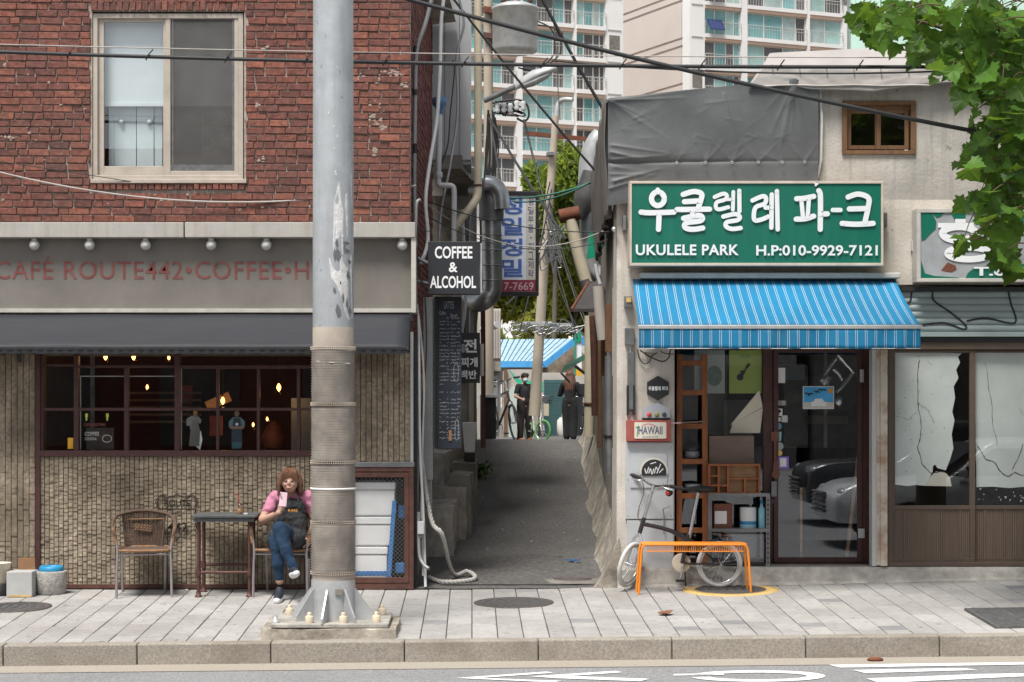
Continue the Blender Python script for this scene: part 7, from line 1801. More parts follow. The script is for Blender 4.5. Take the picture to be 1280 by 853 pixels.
# small litter on the alley surface
mb = MB()
for k in range(34):
    q = alley_px(rw.uniform(585,745), rw.uniform(556,725)); s = rw.uniform(.004,.012); mb.cbox(q+Vector((0,0,.004)), (s*2,s,s*.5), (0,0,rw.uniform(0,3)))
tag(mb.build('litter', 'paper_white'), 'tiny pale scraps scattered over the alley asphalt', 'litter', kind='stuff')
mb = MB()
for k in range(9): q = alley_px(690+rw.uniform(-14,14), 557+rw.uniform(-1.5,1.5)); mb.cbox(q, (.09,.05,.006), (0,0,rw.uniform(0,3)))
q = alley_px(713,703); mb2 = MB()
for k in range(10): mb2.cbox(q+Vector((rw.uniform(-.07,.07), rw.uniform(-.18,.18), .012)), (.06,.03,.003), (0,0,rw.uniform(0,3)))
tag(mb2.build('blue_paint_mark', 'blue_plastic'), 'faded blue paint mark on the alley asphalt', 'paint mark')
# drain cover at the foot of the right wall
q = alley_px(716,727); e = empty('drain_cover', q, 'small round drain cover at the alley mouth by the right wall', 'manhole cover'); MB().lathe([(.19,0),(.19,.012),(.001,.014)], q, 28).build('lid', 'iron', e); MB().lathe([(.30,-.01),(.27,.008),(.19,.009)], q, 28).build('collar', 'concrete_dark', e)

# ================================================================== the alley, right side
mb = MB(); nY = 90; vs = []                            # rough concrete skirt, part of the shop building
for i in range(nY+1):
    y = 12.2*i/nY; xw = XR+SK*y+.02; w = .17+.09*noise.noise((y*.8, 2, 0))+.02*noise.noise((y*1.6, 5, 0))+(.10*math.exp(-(y/.5)**2)); za = alley_z(0, y)
    for k in range(7):
        t = k/6; h = .5*(t**1.5)+.02*noise.noise((y*1.5, t*3, 1))*math.sin(math.pi*t); vs.append((xw-w*(1-t), y-.02, za+h-.01))
mb.add(vs, [(i*7+k, (i+1)*7+k, (i+1)*7+k+1, i*7+k+1) for i in range(nY) for k in range(6)], True)
mb.add([vs[k] for k in range(7)]+[(vs[6][0]+.05, vs[6][1], -.1), (vs[0][0], vs[0][1], -.1)], [tuple(range(8, -1, -1))])
mb.build('concrete_skirt', 'concrete_rough', shop)
def rw_x(y): return XR+SK*y
pipe('downpipe', 'grey iron downpipe low on the right alley wall', [P(762,445,1.0), P(762,520,1.0), P(763,592,1.0)], .050, 'galv_dark', parts=[('bracket','dark_metal',collar(P(762,545,1.0), .055, .02))])
pipe('downpipe', 'cream downpipe at the end of the right alley wall', [P(737,395,9.0), P(737,480,9.0), P(736,546,9.0)], .075, 'pvc_beige', parts=[('clip','rust_brown',collar(P(737,505,9.0), .08, .02))])
pipe('downpipe', 'dark red steel post on the right alley wall', [P(741,395,7.0), P(743,450,7.0), P(744,520,7.0)], .05, 'rust_brown', parts=[('arm','rust_brown',MB().tube([P(741,397,7.0), P(749,395,7.0)], .04, 8))])
for r_, ya_, yb__ in (((748,400,752,560),5.0,5.15),((752,395,757,470),3.6,3.75),((757,380,768,440),1.6,1.7),((766,470,769,560),.5,.6)): MB().px(*r_, ya_, yb__).build('timber_post', 'wood_dark', shop)
e = empty('cable_cover', P(748,425,2.0), 'pale ribbed cable cover strapped to the right alley wall', 'cable duct'); MB().tube(smooth_pts([P(748,358,2.0), P(749,375,2.0), P(751,400,2.0), P(754,425,2.0)], 5), .06, 12).build('cover', 'wall_pale', e); MB().tube(smooth_pts([P(744,330,2.0), P(747,345,2.0), P(750,355,2.0)], 5), .02, 8).build('hose', 'pvc', e)
# white spiral duct and rusty tee on the right
dR = empty('ventilation_duct', P(737,350,6.0), 'pale spiral metal duct rising beside the tarpaulin shed', 'duct'); yR2 = 6.0
MB().tube(smooth_pts([P(752,170,yR2), P(744,180,yR2), P(737,200,yR2), P(735,230,yR2), P(735,262,yR2)], 6), .125, 20).build('elbow', 'galv_light', dR); MB().tube([P(735,262,yR2), P(736,300,yR2), P(738,326,yR2)], .11, 18).build('straight', 'galv_light', dR); MB().tube(smooth_pts([P(737,316,yR2-.02), P(740,335,yR2), P(750,345,yR2)], 5), .105, 16).build('elbow', 'galv_light', dR)
mb = MB(); Mh = Matrix.Rotation(R(16), 3, 'Y'); mb.lathe([(.13,.30),(.15,.0),(.135,-.10),(.06,-.30)], P(733,245,yR2-.2), 18, True, Mh); mb.build('rain_hood', 'duct_dark', dR)
pT = empty('drain_pipe', P(730,355,5.0), 'cream drain pipe with a rusty tee on top', 'pipe', 'pipes along the alley'); MB().tube([P(713,275,5.0), P(722,315,5.0), P(733,354,5.0)], .075, 16).build('pipe', 'pvc_beige', pT); MB().tube([P(699,271,5.0), P(724,266,5.0)], .085, 16).build('tee', 'rust', pT); MB().tube([P(731,350,5.0), P(736,366,5.0)], .08, 14).build('coupling', 'duct_dark', pT)
mb = MB(); mb.add([P(734,324,4.0), P(738,290,4.0), P(756,285,3.6), P(756,306,3.6), P(746,322,3.8)], [(0,1,2,3,4)]); o = tag(mb.build('green_cloth', 'green_tarp'), 'bright green cloth tied high on the right alley wall', 'cloth'); o.modifiers.new('thick', 'SOLIDIFY').thickness = .01
e = empty('lean_to_roof', P(740,390,3.5), 'dark rusty lean-to roof edge above the right alley wall', 'roof'); mb = MB(); mb.add([P(714,388,3.2), P(760,388,3.2), P(760,352,4.6), P(734,354,4.6)], [(0,1,2,3),(3,2,1,0)]); mb.build('sheet', 'asphalt_shingle', e); MB().tube([P(714,388,3.19), P(735,354,4.6)], .02, 6).build('edge', 'rust', e); mb = MB(); mb.px(716,386,762,390,3.2,3.3); mb.build('fascia', 'asphalt_shingle', e)
e = empty('security_lamp', P(767,287,.0), 'small black spotlight with clear glass on the corner wall', 'lamp'); MB().tube([P(770,287,.05), P(766,287,-.02)], .02, 8).build('arm', 'black', e); MB().sphere(P(767.5,287,-.05), .028, 12).build('bulb', 'chrome', e)

# ================================================================== people and bicycles in the alley
def az(y): return alley_z(0, y)+.012
def stander(label, base, h, heading, top_m, bot_m, hair_m, skirt=False, long_hair=False, mask=False, pose='stand', shoe_m='sneaker'):
    e = empty('person', (0,0,0), label, 'person'); k = h/1.65
    def V(x, y, z): return Vector((x*k, y*k, z*k))
    hd_ = V(0,-.02,1.535); nk = V(0,0,1.40); ch = V(0,0,1.22); wa = V(0,0,1.02); pv = V(0,0,.90)
    mb = MB(); ell(mb, hd_, (.075*k,.09*k,.108*k)); capsule(mb, hd_+V(0,.02,-.07), .05*k, nk, .05*k); ell(mb, hd_+V(0,-.09,-.02), (.012*k,.018*k,.02*k)); ell(mb, hd_+V(0,-.02,-.06), (.055*k,.065*k,.05*k))
    for s in (-1, 1): ell(mb, hd_+V(s*.076,.0,-.01), (.012*k,.018*k,.028*k))
    chain(mb, [(nk, .05*k), (ch, .11*k), (wa, .10*k), (pv, .12*k)])
    if pose == 'bike': elb = (V(-.27,-.10,1.08), V(.27,-.10,1.08)); wr = (V(-.20,-.36,1.02), V(.20,-.36,1.02))
    else: elb = (V(-.24,-.02,1.10), V(.25,-.06,1.10)); wr = (V(-.16,-.20,1.12), V(.20,-.26,1.22))
    for i, s in enumerate((-1, 1)):
        chain(mb, [(nk+V(0,0,-.04), .05*k), (V(s*.165,0,1.33), .05*k), (elb[i], .038*k), (wr[i], .026*k)]); hand(mb, wr[i], (-s,0,-.3), (0,-1,-.1) if pose == 'bike' else (-s*.3,-.8,.4), (-s*.4,0,1), .9*k, .6)
    fs_ = [V(-.085,.02,.07), V(.085,-.03,.07)]
    if pose == 'bike': fs_ = [V(-.12,-.05,.07), V(.14,.05,.07)]
    for i, s in enumerate((-1, 1)): chain(mb, [(V(s*.08,0,.90), .09*k), (V(s*.09,-.03,.49).lerp(fs_[i]+V(0,0,.42), .5), .06*k), (fs_[i], .038*k)])
    organic(mb, 'body', 'skin', e, .013, 3)
    mb = MB(); chain(mb, [(nk+V(0,0,-.02), .062*k), (ch, .135*k), (wa, .135*k), (wa+V(0,0,-.07), .14*k)])
    for i, s in enumerate((-1, 1)): chain(mb, [(ch+V(0,0,.08), .09*k), (V(s*.165,0,1.33), .066*k), (V(s*.165,0,1.33).lerp(elb[i], .62 if pose == 'bike' else 1.0), .062*k)]+([] if pose == 'bike' else [(elb[i].lerp(wr[i], .6), .055*k)]))
    organic(mb, 'top', top_m, e, .013, 4)
    mb = MB(); w = 1.15 if skirt else 1.0
    for i, s in enumerate((-1, 1)): chain(mb, [(pv+V(s*.05,0,.06), .13*k), (V(s*.085,0,.84), .115*k), (V(s*.09,-.03,.49).lerp(fs_[i]+V(0,0,.42), .5), .085*k*w), (fs_[i]+V(0,0,.06), .070*k*w)])
    organic(mb, 'trousers', bot_m, e, .013, 4)
    mb = MB(); ell(mb, hd_+V(0,.018,.028), (.092*k,.104*k,.098*k))
    if long_hair:
        for q in range(15):
            a = -.2+math.pi*1.13*q/14; b0 = hd_+V(.08*math.cos(a), .08*math.sin(a), .02); b1 = hd_+V(.115*math.cos(a), .10*math.sin(a)+.03, -.18); b2 = hd_+V(.10*math.cos(a)+.01*math.sin(q*3), .10*math.sin(a)+.05, -.33+.03*math.sin(q*2.3)); chain(mb, [(b0, .032*k), (b1, .032*k), (b2, .014*k)])
    else:
        for q in range(11): t = -1+q/5; chain(mb, [(hd_+V(t*.06,-.05,.09), .026*k), (hd_+V(t*.078,-.088+abs(t)*.03,.045), .014*k)])
    organic(mb, 'hair', hair_m, e, .011, 2)
    for f_ in fs_:
        mb = MB(); chain(mb, [(f_+V(0,.03,-.02), .045*k), (f_+V(0,-.15,-.035), .035*k)]); organic(mb, 'shoe', shoe_m, e, .012, 2)
    if mask:
        mb = MB(); ell(mb, hd_+V(0,-.062,-.055), (.062*k,.045*k,.055*k)); mb.build('face_mask', 'mask_blue', e)
    else:
        mb = MB(); ell(mb, hd_+V(0,-.095,-.062), (.022*k,.006*k,.007*k)); mb.build('mouth', 'lips', e)
    mb = MB()
    for s in (-1, 1): ell(mb, hd_+V(s*.03,-.086,.008), (.013*k,.006*k,.006*k))
    mb.build('eyes', 'lens', e)
    e.location = base; e.rotation_euler = (0,0,heading); return e
yM = 23.6; gM = az(yM)
hM = (Z(466.5, yM)-gM)
stander('person in black t-shirt and blue face mask standing with a green-tyred bicycle', (X(655.5, yM), yM, gM), hM, R(20), 'cloth_black', 'cloth_black2', 'hair_black', mask=True, pose='bike', shoe_m='orange_shoe')
bicycle('bicycle', 'small white bicycle with bright green tyres and a basket', (X(655, yM-.1)+.10, yM+.15, az(yM)+.0), R(-72), .24, .92, R(25), 'tyre_green', 'chrome', 'bike_white', 'bicycles', 'city', .98, .82, bars='chrome', basket=True)
yWm = 21.6; hW = Z(463.5, yWm)-az(yWm)
stander('person in black with long brown hair seen from behind in the alley', (X(712.5, yWm), yWm, az(yWm)), hW, R(165), 'cloth_black', 'cloth_black', 'hair_brown', skirt=True, long_hair=True)
yb7 = 15.0
bicycle('bicycle', 'black bicycle parked at the crest of the alley facing the street', (X(612, yb7+.6), yb7+.65, az(yb7)+.02), R(-66), .33, 1.05, R(-12), 'tyre', 'dark_metal', 'bike_black', 'bicycles', 'mtb', 1.05, .95, lean=R(4))
bicycle('bicycle', 'small dark bicycle behind the long-haired person', (X(736, 24), 24.5, az(24)), R(-100), .28, .95, 0.1, 'tyre', 'chrome', 'dark_metal', 'bicycles', 'city', .95, .85)
e = empty('shopping_bag', (X(703,22), 22, az(22)), 'white bag beside the long-haired person', 'bag'); MB().lathe([(.10,.12),(.13,.2),(.12,.45),(.06,.52)], (X(703.5,22), 22, az(22)), 10).build('bag', 'paper_white', e); mb = MB(); mb.tube(smooth_pts([(X(702.5,22), 22, az(22)+.5), (X(704,22), 22, az(22)+.8), (X(706,22), 22, az(22)+1.0)], 4), .012, 6); mb.build('handle', 'paper_white', e)
e = empty('black_case', P(612,548,14.0), 'tall black box with pale edges beside the parked bicycle', 'box'); MB().px(601,496,620,549,14.0,14.4).build('case', 'black', e); mb = MB(); mb.px(600,494,632,497,13.95,14.5); mb.px(600,497,602.5,549,13.95,14.1); mb.build('edge', 'grey_paint', e)
# ================================================================== buildings beyond the alley
def slab(name, label, px0, py0, px1, py1, ya, yb, m, cat='building', group=None):
    e = empty(name, P((px0+px1)/2, py1, ya), label, cat, group); mb = MB(); mb.px(px0, py0, px1, py1, ya, yb); mb.build('wall', m, e); return e
# left flank building behind the pale room
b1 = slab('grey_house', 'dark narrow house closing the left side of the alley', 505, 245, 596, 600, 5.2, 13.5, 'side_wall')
MB().px(566,262,580,420,5.1,5.2).build('pilaster', 'wall_pale', b1); MB().px(582,262,588,420,5.05,5.2).build('pipe_chase', 'galv_dark', b1); MB().px(586,478,592,548,5.1,5.2).build('door_post', 'wall_pale', b1)
b2 = slab('clad_house', 'pale house clad in upright corrugated boards behind the duct', 598, 386, 626, 548, 17.0, 26.0, 'wall_pale')
for k in range(9): MB().px(598.5+k*3.05,388,601+k*3.05,448,16.94,17.0).build('board', 'wall_pale', b2)
MB().px(603,400,607.5,540,16.8,16.9).build('downpipe', 'rust_brown', b2); MB().px(600,452,626,464,16.85,17.0).build('ledge', 'concrete', b2); MB().px(607,470,622,540,16.95,17.0).build('shutter', 'grey_paint', b2)
e = empty('red_awning', P(607,465,16.5), 'small red cloth awning on the clad house', 'awning'); mb = MB(); mb.prism([(X(604,16.5),Z(428,16.5)),(X(610,16.5),Z(428,16.5)),(X(612.5,16.5),Z(432,16.5)),(X(612,16.5),Z(447,16.5)),(X(604,16.5),Z(447,16.5))], 16.3, 16.8); mb.build('cloth', 'red_cloth', e)
e = empty('wall_lamp', P(615,410,16.0), 'white street lamp head low over the clad house', 'lamp'); MB().tube(smooth_pts([P(603,412,16.4), P(612,410,16.0), P(622,406,15.6)], 4), [.04]*4+[.09]*4+[.05] if False else .06, 10).build('head', 'grey_paint', e)
b3 = slab('green_door_house', 'small house with a pale green door behind the masked person', 632, 462, 668, 549, 30.0, 36.0, 'wall_pale'); MB().px(634,486,646,548,29.9,30.0).build('door', 'poster_pale', b3); MB().px(646,480,664,548,29.93,30.0).build('bay_shade_panel', 'concrete_dark', b3); MB().px(630,462,634,548,29.85,30.0).build('corner_post', 'wood_dark', b3)  # dark panel puts the bay's shade into its colour
b4 = empty('blue_roof_house', P(680,470,36), 'house with a sky blue ribbed metal roof and tan gable', 'building'); yA, yBk = 34.5, 38.5
mb = MB(); mb.ppx([(679,457),(716,429),(738,450),(738,480),(679,480)], yA+.3, yA+4); mb.build('gable_wall', 'render_tan', b4); mb = MB(); mb.px(618,457,679,480,yA+.3,yA+4); mb.build('front_wall', 'wall_pale', b4)
rl0, rl1, rr0, rr1 = P(614,455,yA), P(622,427,yBk), P(681,455,yA), P(717,426,yBk)
n = 13
for k in range(n):
    a, b = k/n, (k+.80)/n; mb = MB(); q = [rl0.lerp(rr0, a), rl0.lerp(rr0, b), rl1.lerp(rr1, b), rl1.lerp(rr1, a)]; u = Vector((0,0,.06)); mb.add([v for v in q]+[v+u for v in q], [(4,5,6,7),(0,4,7,3),(1,2,6,5),(0,1,5,4)]); mb.build('roof_panel', 'blue_roof', b4)
mb = MB(); mb.add([rl0-Vector((0,0,.03)), rr0-Vector((0,0,.03)), rr1-Vector((0,0,.03)), rl1-Vector((0,0,.03))], [(0,1,2,3),(3,2,1,0)]); mb.build('roof_deck', 'blue_roof', b4)
mb = MB(); mb.bar(P(614,455.5,yA-.05), P(682,455.5,yA-.05), .06, .17); mb.build('eave_board', 'blue_eave', b4); mb = MB(); mb.bar(P(680,457,yA-.06), P(718,427,yA+.1), .08, .16); mb.build('verge_board', 'blue_eave', b4)
b5 = slab('shutter_shop', 'low shop with a closed dark teal roller shutter', 676, 466, 740, 549.5, 32.0, 34.0, 'wall_pale')
for k in range(24): MB().px(681,477+k*3.05,709,479.6+k*3.05,31.93,31.97).build('shutter_slat', 'shutter_teal', b5)
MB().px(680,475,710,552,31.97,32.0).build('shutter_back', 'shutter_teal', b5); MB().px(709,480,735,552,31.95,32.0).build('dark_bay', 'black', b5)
e = empty('green_tarpaulin', P(655,510,25), 'green tarpaulin sheet stretched behind the masked person', 'tarpaulin'); o = sheet('sheet', 'green_tarp', e, [[P(636,462,25.5), P(648,474,25.2), P(664,477,25.2), P(679,478,25.5)], [P(645,478,24.8), P(655,484,24.6), P(666,486,24.6), P(679,491,24.8)]], 20)
e = empty('shop_awning', P(715,455,20), 'dark green lean-to awning on struts above the long-haired person', 'awning'); mb = MB(); mb.add([P(701,466,18), P(706,457,18), P(734,441,20.5), P(733,449,20.5)], [(0,1,2,3),(3,2,1,0)]); mb.build('cloth', 'green_tarp', e); mb = MB(); mb.tube([P(718,457,18.4), P(735,470,19)], .03, 6); mb.tube([P(701,466,18), P(712,478,18.4)], .02, 6); mb.build('strut', 'black', e)
e = empty('street_sign', P(722,470,26), 'green and white vertical sign at the far end of the alley', 'sign'); MB().px(719,415,727,468,26,26.1).build('panel', 'sign_white', e); MB().px(719.5,416,726.5,428,25.97,26).build('top_field', 'green_tarp', e); MB().px(718.5,414,720,470,25.95,26.1).build('pole', 'green_tarp', e); MB().px(719,462,727,470,25.96,26).build('yellow_field', 'yellow', e); MB().px(728,421,734,432,25.9,26.1).build('blue_box', 'blue_eave', e)
b6 = slab('white_house', 'white narrow house at the right end of the alley', 734, 395, 752, 552, 12.6, 13.3, 'wall_pale')
MB().px(736,408,739,545,12.55,12.6).build('pilaster', 'pvc', b6)

# utility poles
def upole(label, pts, r0_, r1_, y):
    e = empty('utility_pole', P(*pts[0], y), label, 'utility pole', 'utility poles'); MB().tube([P(a, b, y) for a, b in pts], r0_, 16, r2=r1_).build('shaft', 'concrete_pole', e); return e
mat('concrete_pole', (.42,.36,.285), .9, var=.12, scale=3, bump=.3, stain=.3, stain_col=(.27,.23,.18), stain_scale=1.5)
u1 = upole('leaning concrete utility pole in front of the trees', [(668,520),(671,470),(680,330),(690,210),(694.5,145)], .125, .07, 22.0)
MB().tube(smooth_pts([P(694.5,175,22), P(696,140,22), P(699,128,22), P(706,124.5,21.9), P(716,125,21.8)], 5), .05, 10).build('lamp_bracket', 'galv_light', u1)
mb = MB(); mb.bar(P(655,166.5,22), P(732,174,22), .06, .09); mb.build('cross_arm', 'rust', u1)
mb = MB(); mb.px(652,402,690,406,21.9,22.0); mb.px(676,404,715,408,21.8,21.9); mb.build('lower_arm', 'galv_light', u1)
MB().px(680,505,686,520,21.6,21.9).build('meter_box', 'pvc_beige', u1)
MB().px(683.5,190,693,194,21.8,22.2).build('band', 'galv_dark', u1)
u2 = upole('utility pole with transformer beside the beige downpipe', [(611,600),(611,240),(610,0),(610,-60)], .085, .075, 14.5)
tz0 = P(644,64,14.2)
tr_ = MB().lathe([(.30,-.02),(.36,.0),(.385,.05),(.385,.70),(.40,.71),(.40,.745),(.36,.77),(.20,.83),(.001,.85)], tz0-Vector((0,0,.02)), 28).build('transformer', 'galv_light', u2)
mb = MB()
for a in (-.2, .05, .25): mb.lathe([(.03,0),(.05,.03),(.03,.06),(.05,.09),(.03,.12),(.015,.2)], tz0+Vector((a,-.05,.80)), 10)
mb.build('insulators', 'rust_brown', tr_)
MB().bar(P(605,12,14.4), P(636,16,14.3), .10, .10).build('cross_arm', 'rust', u2); MB().bar(P(605,44,14.4), P(632,48,14.3), .10, .09).build('cross_arm', 'rust_brown', u2)
for k in range(2): MB().tube(smooth_pts([tz0+Vector((.38,0,.5-.06*k)), tz0+Vector((.62+.08*k,0,.35)), tz0+Vector((.65+.1*k,0,-.05)), tz0+Vector((.35,0,-.32)), tz0+Vector((.05,0,-.28))], 6), .013, 6).build('jumper_cable', 'cable', tr_)
la = [P(606,126,14.0), P(628,116,13.8), P(646,108,13.6)]
lm = empty('street_lamp', la[0], 'grey street lamp head on an arm above the alley', 'lamp'); MB().tube(la, .045, 10).build('arm', 'galv_dark', lm)
def loft(mb, secs, n=14):
    vs = []
    for c, w, h, dn in secs:
        for k in range(n):
            a = 2*math.pi*k/n; vs.append(Vector(c)+Vector((0, w*math.cos(a), (h if math.sin(a) > 0 else dn)*math.sin(a))))
    mb.add(vs, [(i*n+k, i*n+(k+1) % n, (i+1)*n+(k+1) % n, (i+1)*n+k) for i in range(len(secs)-1) for k in range(n)]+[tuple(range(n-1,-1,-1)), tuple(range((len(secs)-1)*n, len(secs)*n))], True)
mb = MB(); loft(mb, [(P(644,109.5,13.6), .05,.05,.05), (P(650,106,13.55), .11,.10,.06), (P(665,98,13.45), .15,.13,.09), (P(682,91,13.35), .15,.10,.06), (P(693,87,13.3), .10,.06,.04), (P(696,86.5,13.3), .03,.02,.02)]); mb.build('head', 'galv_light', lm)
mb = MB(); loft(mb, [(P(652,108,13.5), .08,.03,.05), (P(668,101,13.42), .12,.02,.09), (P(684,94,13.33), .11,.02,.06), (P(690,91,13.3), .04,.01,.02)]); mb.build('lens', 'grey_sheet', lm)
bx = empty('cable_cluster', P(650,135,14), 'tangle of insulators and black cables on the transformer pole', 'cables')
rq = random.Random(31)
mb = MB()
for k in range(7): 
    a = [(615+rq.uniform(0,40), 126+rq.uniform(0,20)) for _ in range(4)]; mb.tube(smooth_pts([P(p[0], p[1], 14) for p in a], 5), .012, 5)
mb.tube(smooth_pts([P(618,128,14), P(645,125,14), P(658,130,14), P(661,145,14), P(655,152,14), P(646,148,14)], 5), .02, 6); mb.build('loops', 'cable', bx)
for px in (622,630,638,646,654):
    MB().lathe([(.03,-.10),(.05,-.06),(.03,-.02),(.05,.02),(.03,.06)], P(px, 133+rq.uniform(-3,3), 13.95), 10).build('insulator', 'pvc', bx)
mb = MB()
for k in range(16): 
    x = 612+rq.uniform(-3,8); mb.tube(smooth_pts([P(x, 150+rq.uniform(-15,5), 14.2), P(x+rq.uniform(-4,4), 190, 14.2), P(x+rq.uniform(-6,2), 225, 14.2)], 4), rq.uniform(.008,.02), 5)
mb.build('drop_bundle', 'cable', bx)

# cables
def cable(label, a, b, y0_, y1_, sg, r, m='cable', group='overhead cables', n=30):
    p0, p1 = P(a[0], a[1], y0_), P(b[0], b[1], y1_); s = sg*((y0_+y1_)/2-CY)/FPX
    e = MB().tube(sag(p0, p1, s, n), r, 6, False).build('overhead_cable', m); tag(e, label, 'cable', group); return e, p0, p1, s
c1, p0, p1, s1 = cable('thick black cable bundle running level across the whole street front', (-60,63), (1420,82), -2.0, -2.0, 9, .017)
for k in range(15):
    t = (k+.5)/15; q = p0.lerp(p1, t)-Vector((0,0,s1*4*t*(1-t))); mb = MB(); mb.tube([q+Vector((-.03,0,-.03)), q+Vector((0,-.02,.02)), q+Vector((.03,0,.06))], .006, 5); mb.build('tie', 'cable', c1)
cable('thin pale wire just above the level cable bundle', (-60,54), (1420,72), -2.0, -2.0, 6, .005, 'cable_pale')
cable('second thinner black cable sagging under the level bundle at the right', (690,76), (1420,72), -2.0, -2.0, 18, .008)
cable('thick black cable falling diagonally from top centre to the right edge', (470,-12), (1420,200), -2.4, -2.4, 14, .019)
cable('pale wire sagging across the brick wall below the window', (-40,205), (520,232), -.25, .1, 33, .009, 'cable_pale')
cable('thin dark wire slanting down across the bricks below the window', (-40,196), (540,290), -.2, .3, -2, .004)
cable('black cable falling from the brick eave to the tarpaulin shed', (560,-10), (748,218), 3.0, 3.0, 4, .014)
cable('black cable from the top falling steeply to the tarpaulin shed', (672,-12), (757,142), 2.0, 2.0, 3, .018)
cable('black cable slanting from the transformer pole behind the blue sign', (612,148), (708,300), 14.0, 9.0, 3, .022)
cable('thin black cable dropping from the cable tangle to the blue sign', (613,150), (628,240), 14.0, 7.0, 1, .014)
cable('black cable dropping from the insulators past the leaning pole', (655,150), (702,330), 14.0, 12.0, 4, .020)
cable('thin grey wire falling between the balconies', (690,-10), (700,150), 16.0, 20.0, 0, .010, 'cable_pale')
cable('greenish cable bundle strung across the alley below the trees', (618,247), (745,226), 6.0, 5.0, 8, .012, 'cable_green')
cable('second greenish cable strung across the alley', (640,252), (748,222), 6.0, 4.6, 10, .010, 'cable_green')
cable('pale wire across the alley in front of the blue sign', (535,256), (760,286), 2.0, 1.5, 36, .006, 'cable_pale')
cable('dark wire across the alley at the height of the rusty tee', (535,252), (765,290), 2.0, 1.0, 12, .006)
cable('dark wire from the ledge end to the right wall', (520,262), (760,300), 1.0, 1.0, 28, .005)
for k in range(11):
    a = (rq.uniform(682,690), rq.uniform(225,330)); b = (rq.choice([rq.uniform(715,738), rq.uniform(626,650)]), rq.uniform(330,425)); cable(['topmost','uppermost but one','third','fourth','fifth','sixth','seventh','eighth','ninth','tenth','lowest'][k]+' thin wire fanning from the leaning pole', a, b, 21.8, rq.uniform(14,30), rq.uniform(2,14), rq.uniform(.010,.020), rq.choice(['cable','cable','cable_pale']), 'wires fanning from the leaning pole', 16)
mb = MB()
for k in range(26):
    c = (rq.gauss(690,5), rq.gauss(312,14)); pts = [P(c[0]+rq.gauss(0,5), c[1]+rq.gauss(0,9), 21.7) for _ in range(4)]; mb.tube(smooth_pts(pts, 4), rq.uniform(.01,.02), 5)
for k in range(40):
    c0 = rq.uniform(628,712); pts = [P(c0+q*rq.uniform(4,9), 412+(c0-628)*.0+rq.gauss(0,4.5)-(0 if c0 < 650 else 0), 21.5) for q in range(4)]; mb.tube(smooth_pts(pts, 4), rq.uniform(.007,.014), 5)
tag(mb.build('wire_tangle', 'galv_dark'), 'tangle of grey wires along the leaning pole', 'wires', kind='stuff')

# ---- trees beyond
def far_tree(label, cx, cy, rx, ry, y, n, m, size, trunk=True, seed=1):
    r_ = random.Random(seed); c = P(cx, cy, y); sc = (y-CY)/FPX; e = empty('leafy_tree', (c.x, y, az(40)), label, 'tree', 'trees behind the alley')
    lobes = [(Vector((r_.uniform(-.8,.8)*rx*sc, r_.uniform(-.5,.5)*rx*sc, r_.uniform(-.8,.8)*ry*sc)), r_.uniform(.22,.42)) for _ in range(26)]
    mb = MB()
    for k in range(n):
        lc, lr = r_.choice(lobes); d = Vector((r_.gauss(0,1), r_.gauss(0,1), r_.gauss(0,1))).normalized()*(r_.random()**.35); p = c+lc+Vector((d.x*rx*sc*lr, d.y*rx*sc*lr, d.z*ry*sc*lr)); s = size*r_.uniform(.6,1.3)
        u = Vector((r_.gauss(0,1), r_.gauss(0,1), r_.gauss(0,.6))).normalized(); w = u.orthogonal().normalized(); w.rotate(Matrix.Rotation(r_.uniform(0,6.3), 3, u)); q = u.cross(w); mb.rv = r_.random()
        mb.add([p-w*s, p+q*s*.5, p+w*s, p-q*s*.5], [(0,1,2,3)])
    tag(mb.build('crown', m, e), kind='stuff')
    mb = MB(); mb.tube(smooth_pts([(c.x, y, az(40)-.5), (c.x+.1, y, c.z-ry*sc*.6), (c.x, y, c.z)], 5), .09, 8, r2=.03)
    for k in range(5): lc = lobes[k][0]; mb.tube([(c.x+.05, y, c.z-ry*sc*.5), c+lc], .04, 6, r2=.015)
    mb.build('trunk', 'bark', e)
far_tree('slender light green tree rising behind the leaning pole', 690, 262, 42, 72, 40, 9000, 'leaf_far', .15, seed=2)
far_tree('narrow pointed tree top right of the leaning pole', 704, 215, 14, 38, 44, 1500, 'leaf_far', .12, seed=5)
far_tree('olive green tree behind the blue roof', 655, 365, 72, 68, 44, 16000, 'leaf_olive', .17, seed=3)
far_tree('yellowish green tree right of the leaning pole', 715, 365, 46, 76, 42, 12000, 'leaf_olive', .16, seed=4)
far_tree('dark green tree low behind the houses', 600, 420, 60, 40, 58, 4200, 'leaf_far', .18, seed=8)
far_tree('green tree half behind the right alley wall', 742, 300, 30, 60, 52, 3600, 'leaf_far', .16, seed=9)

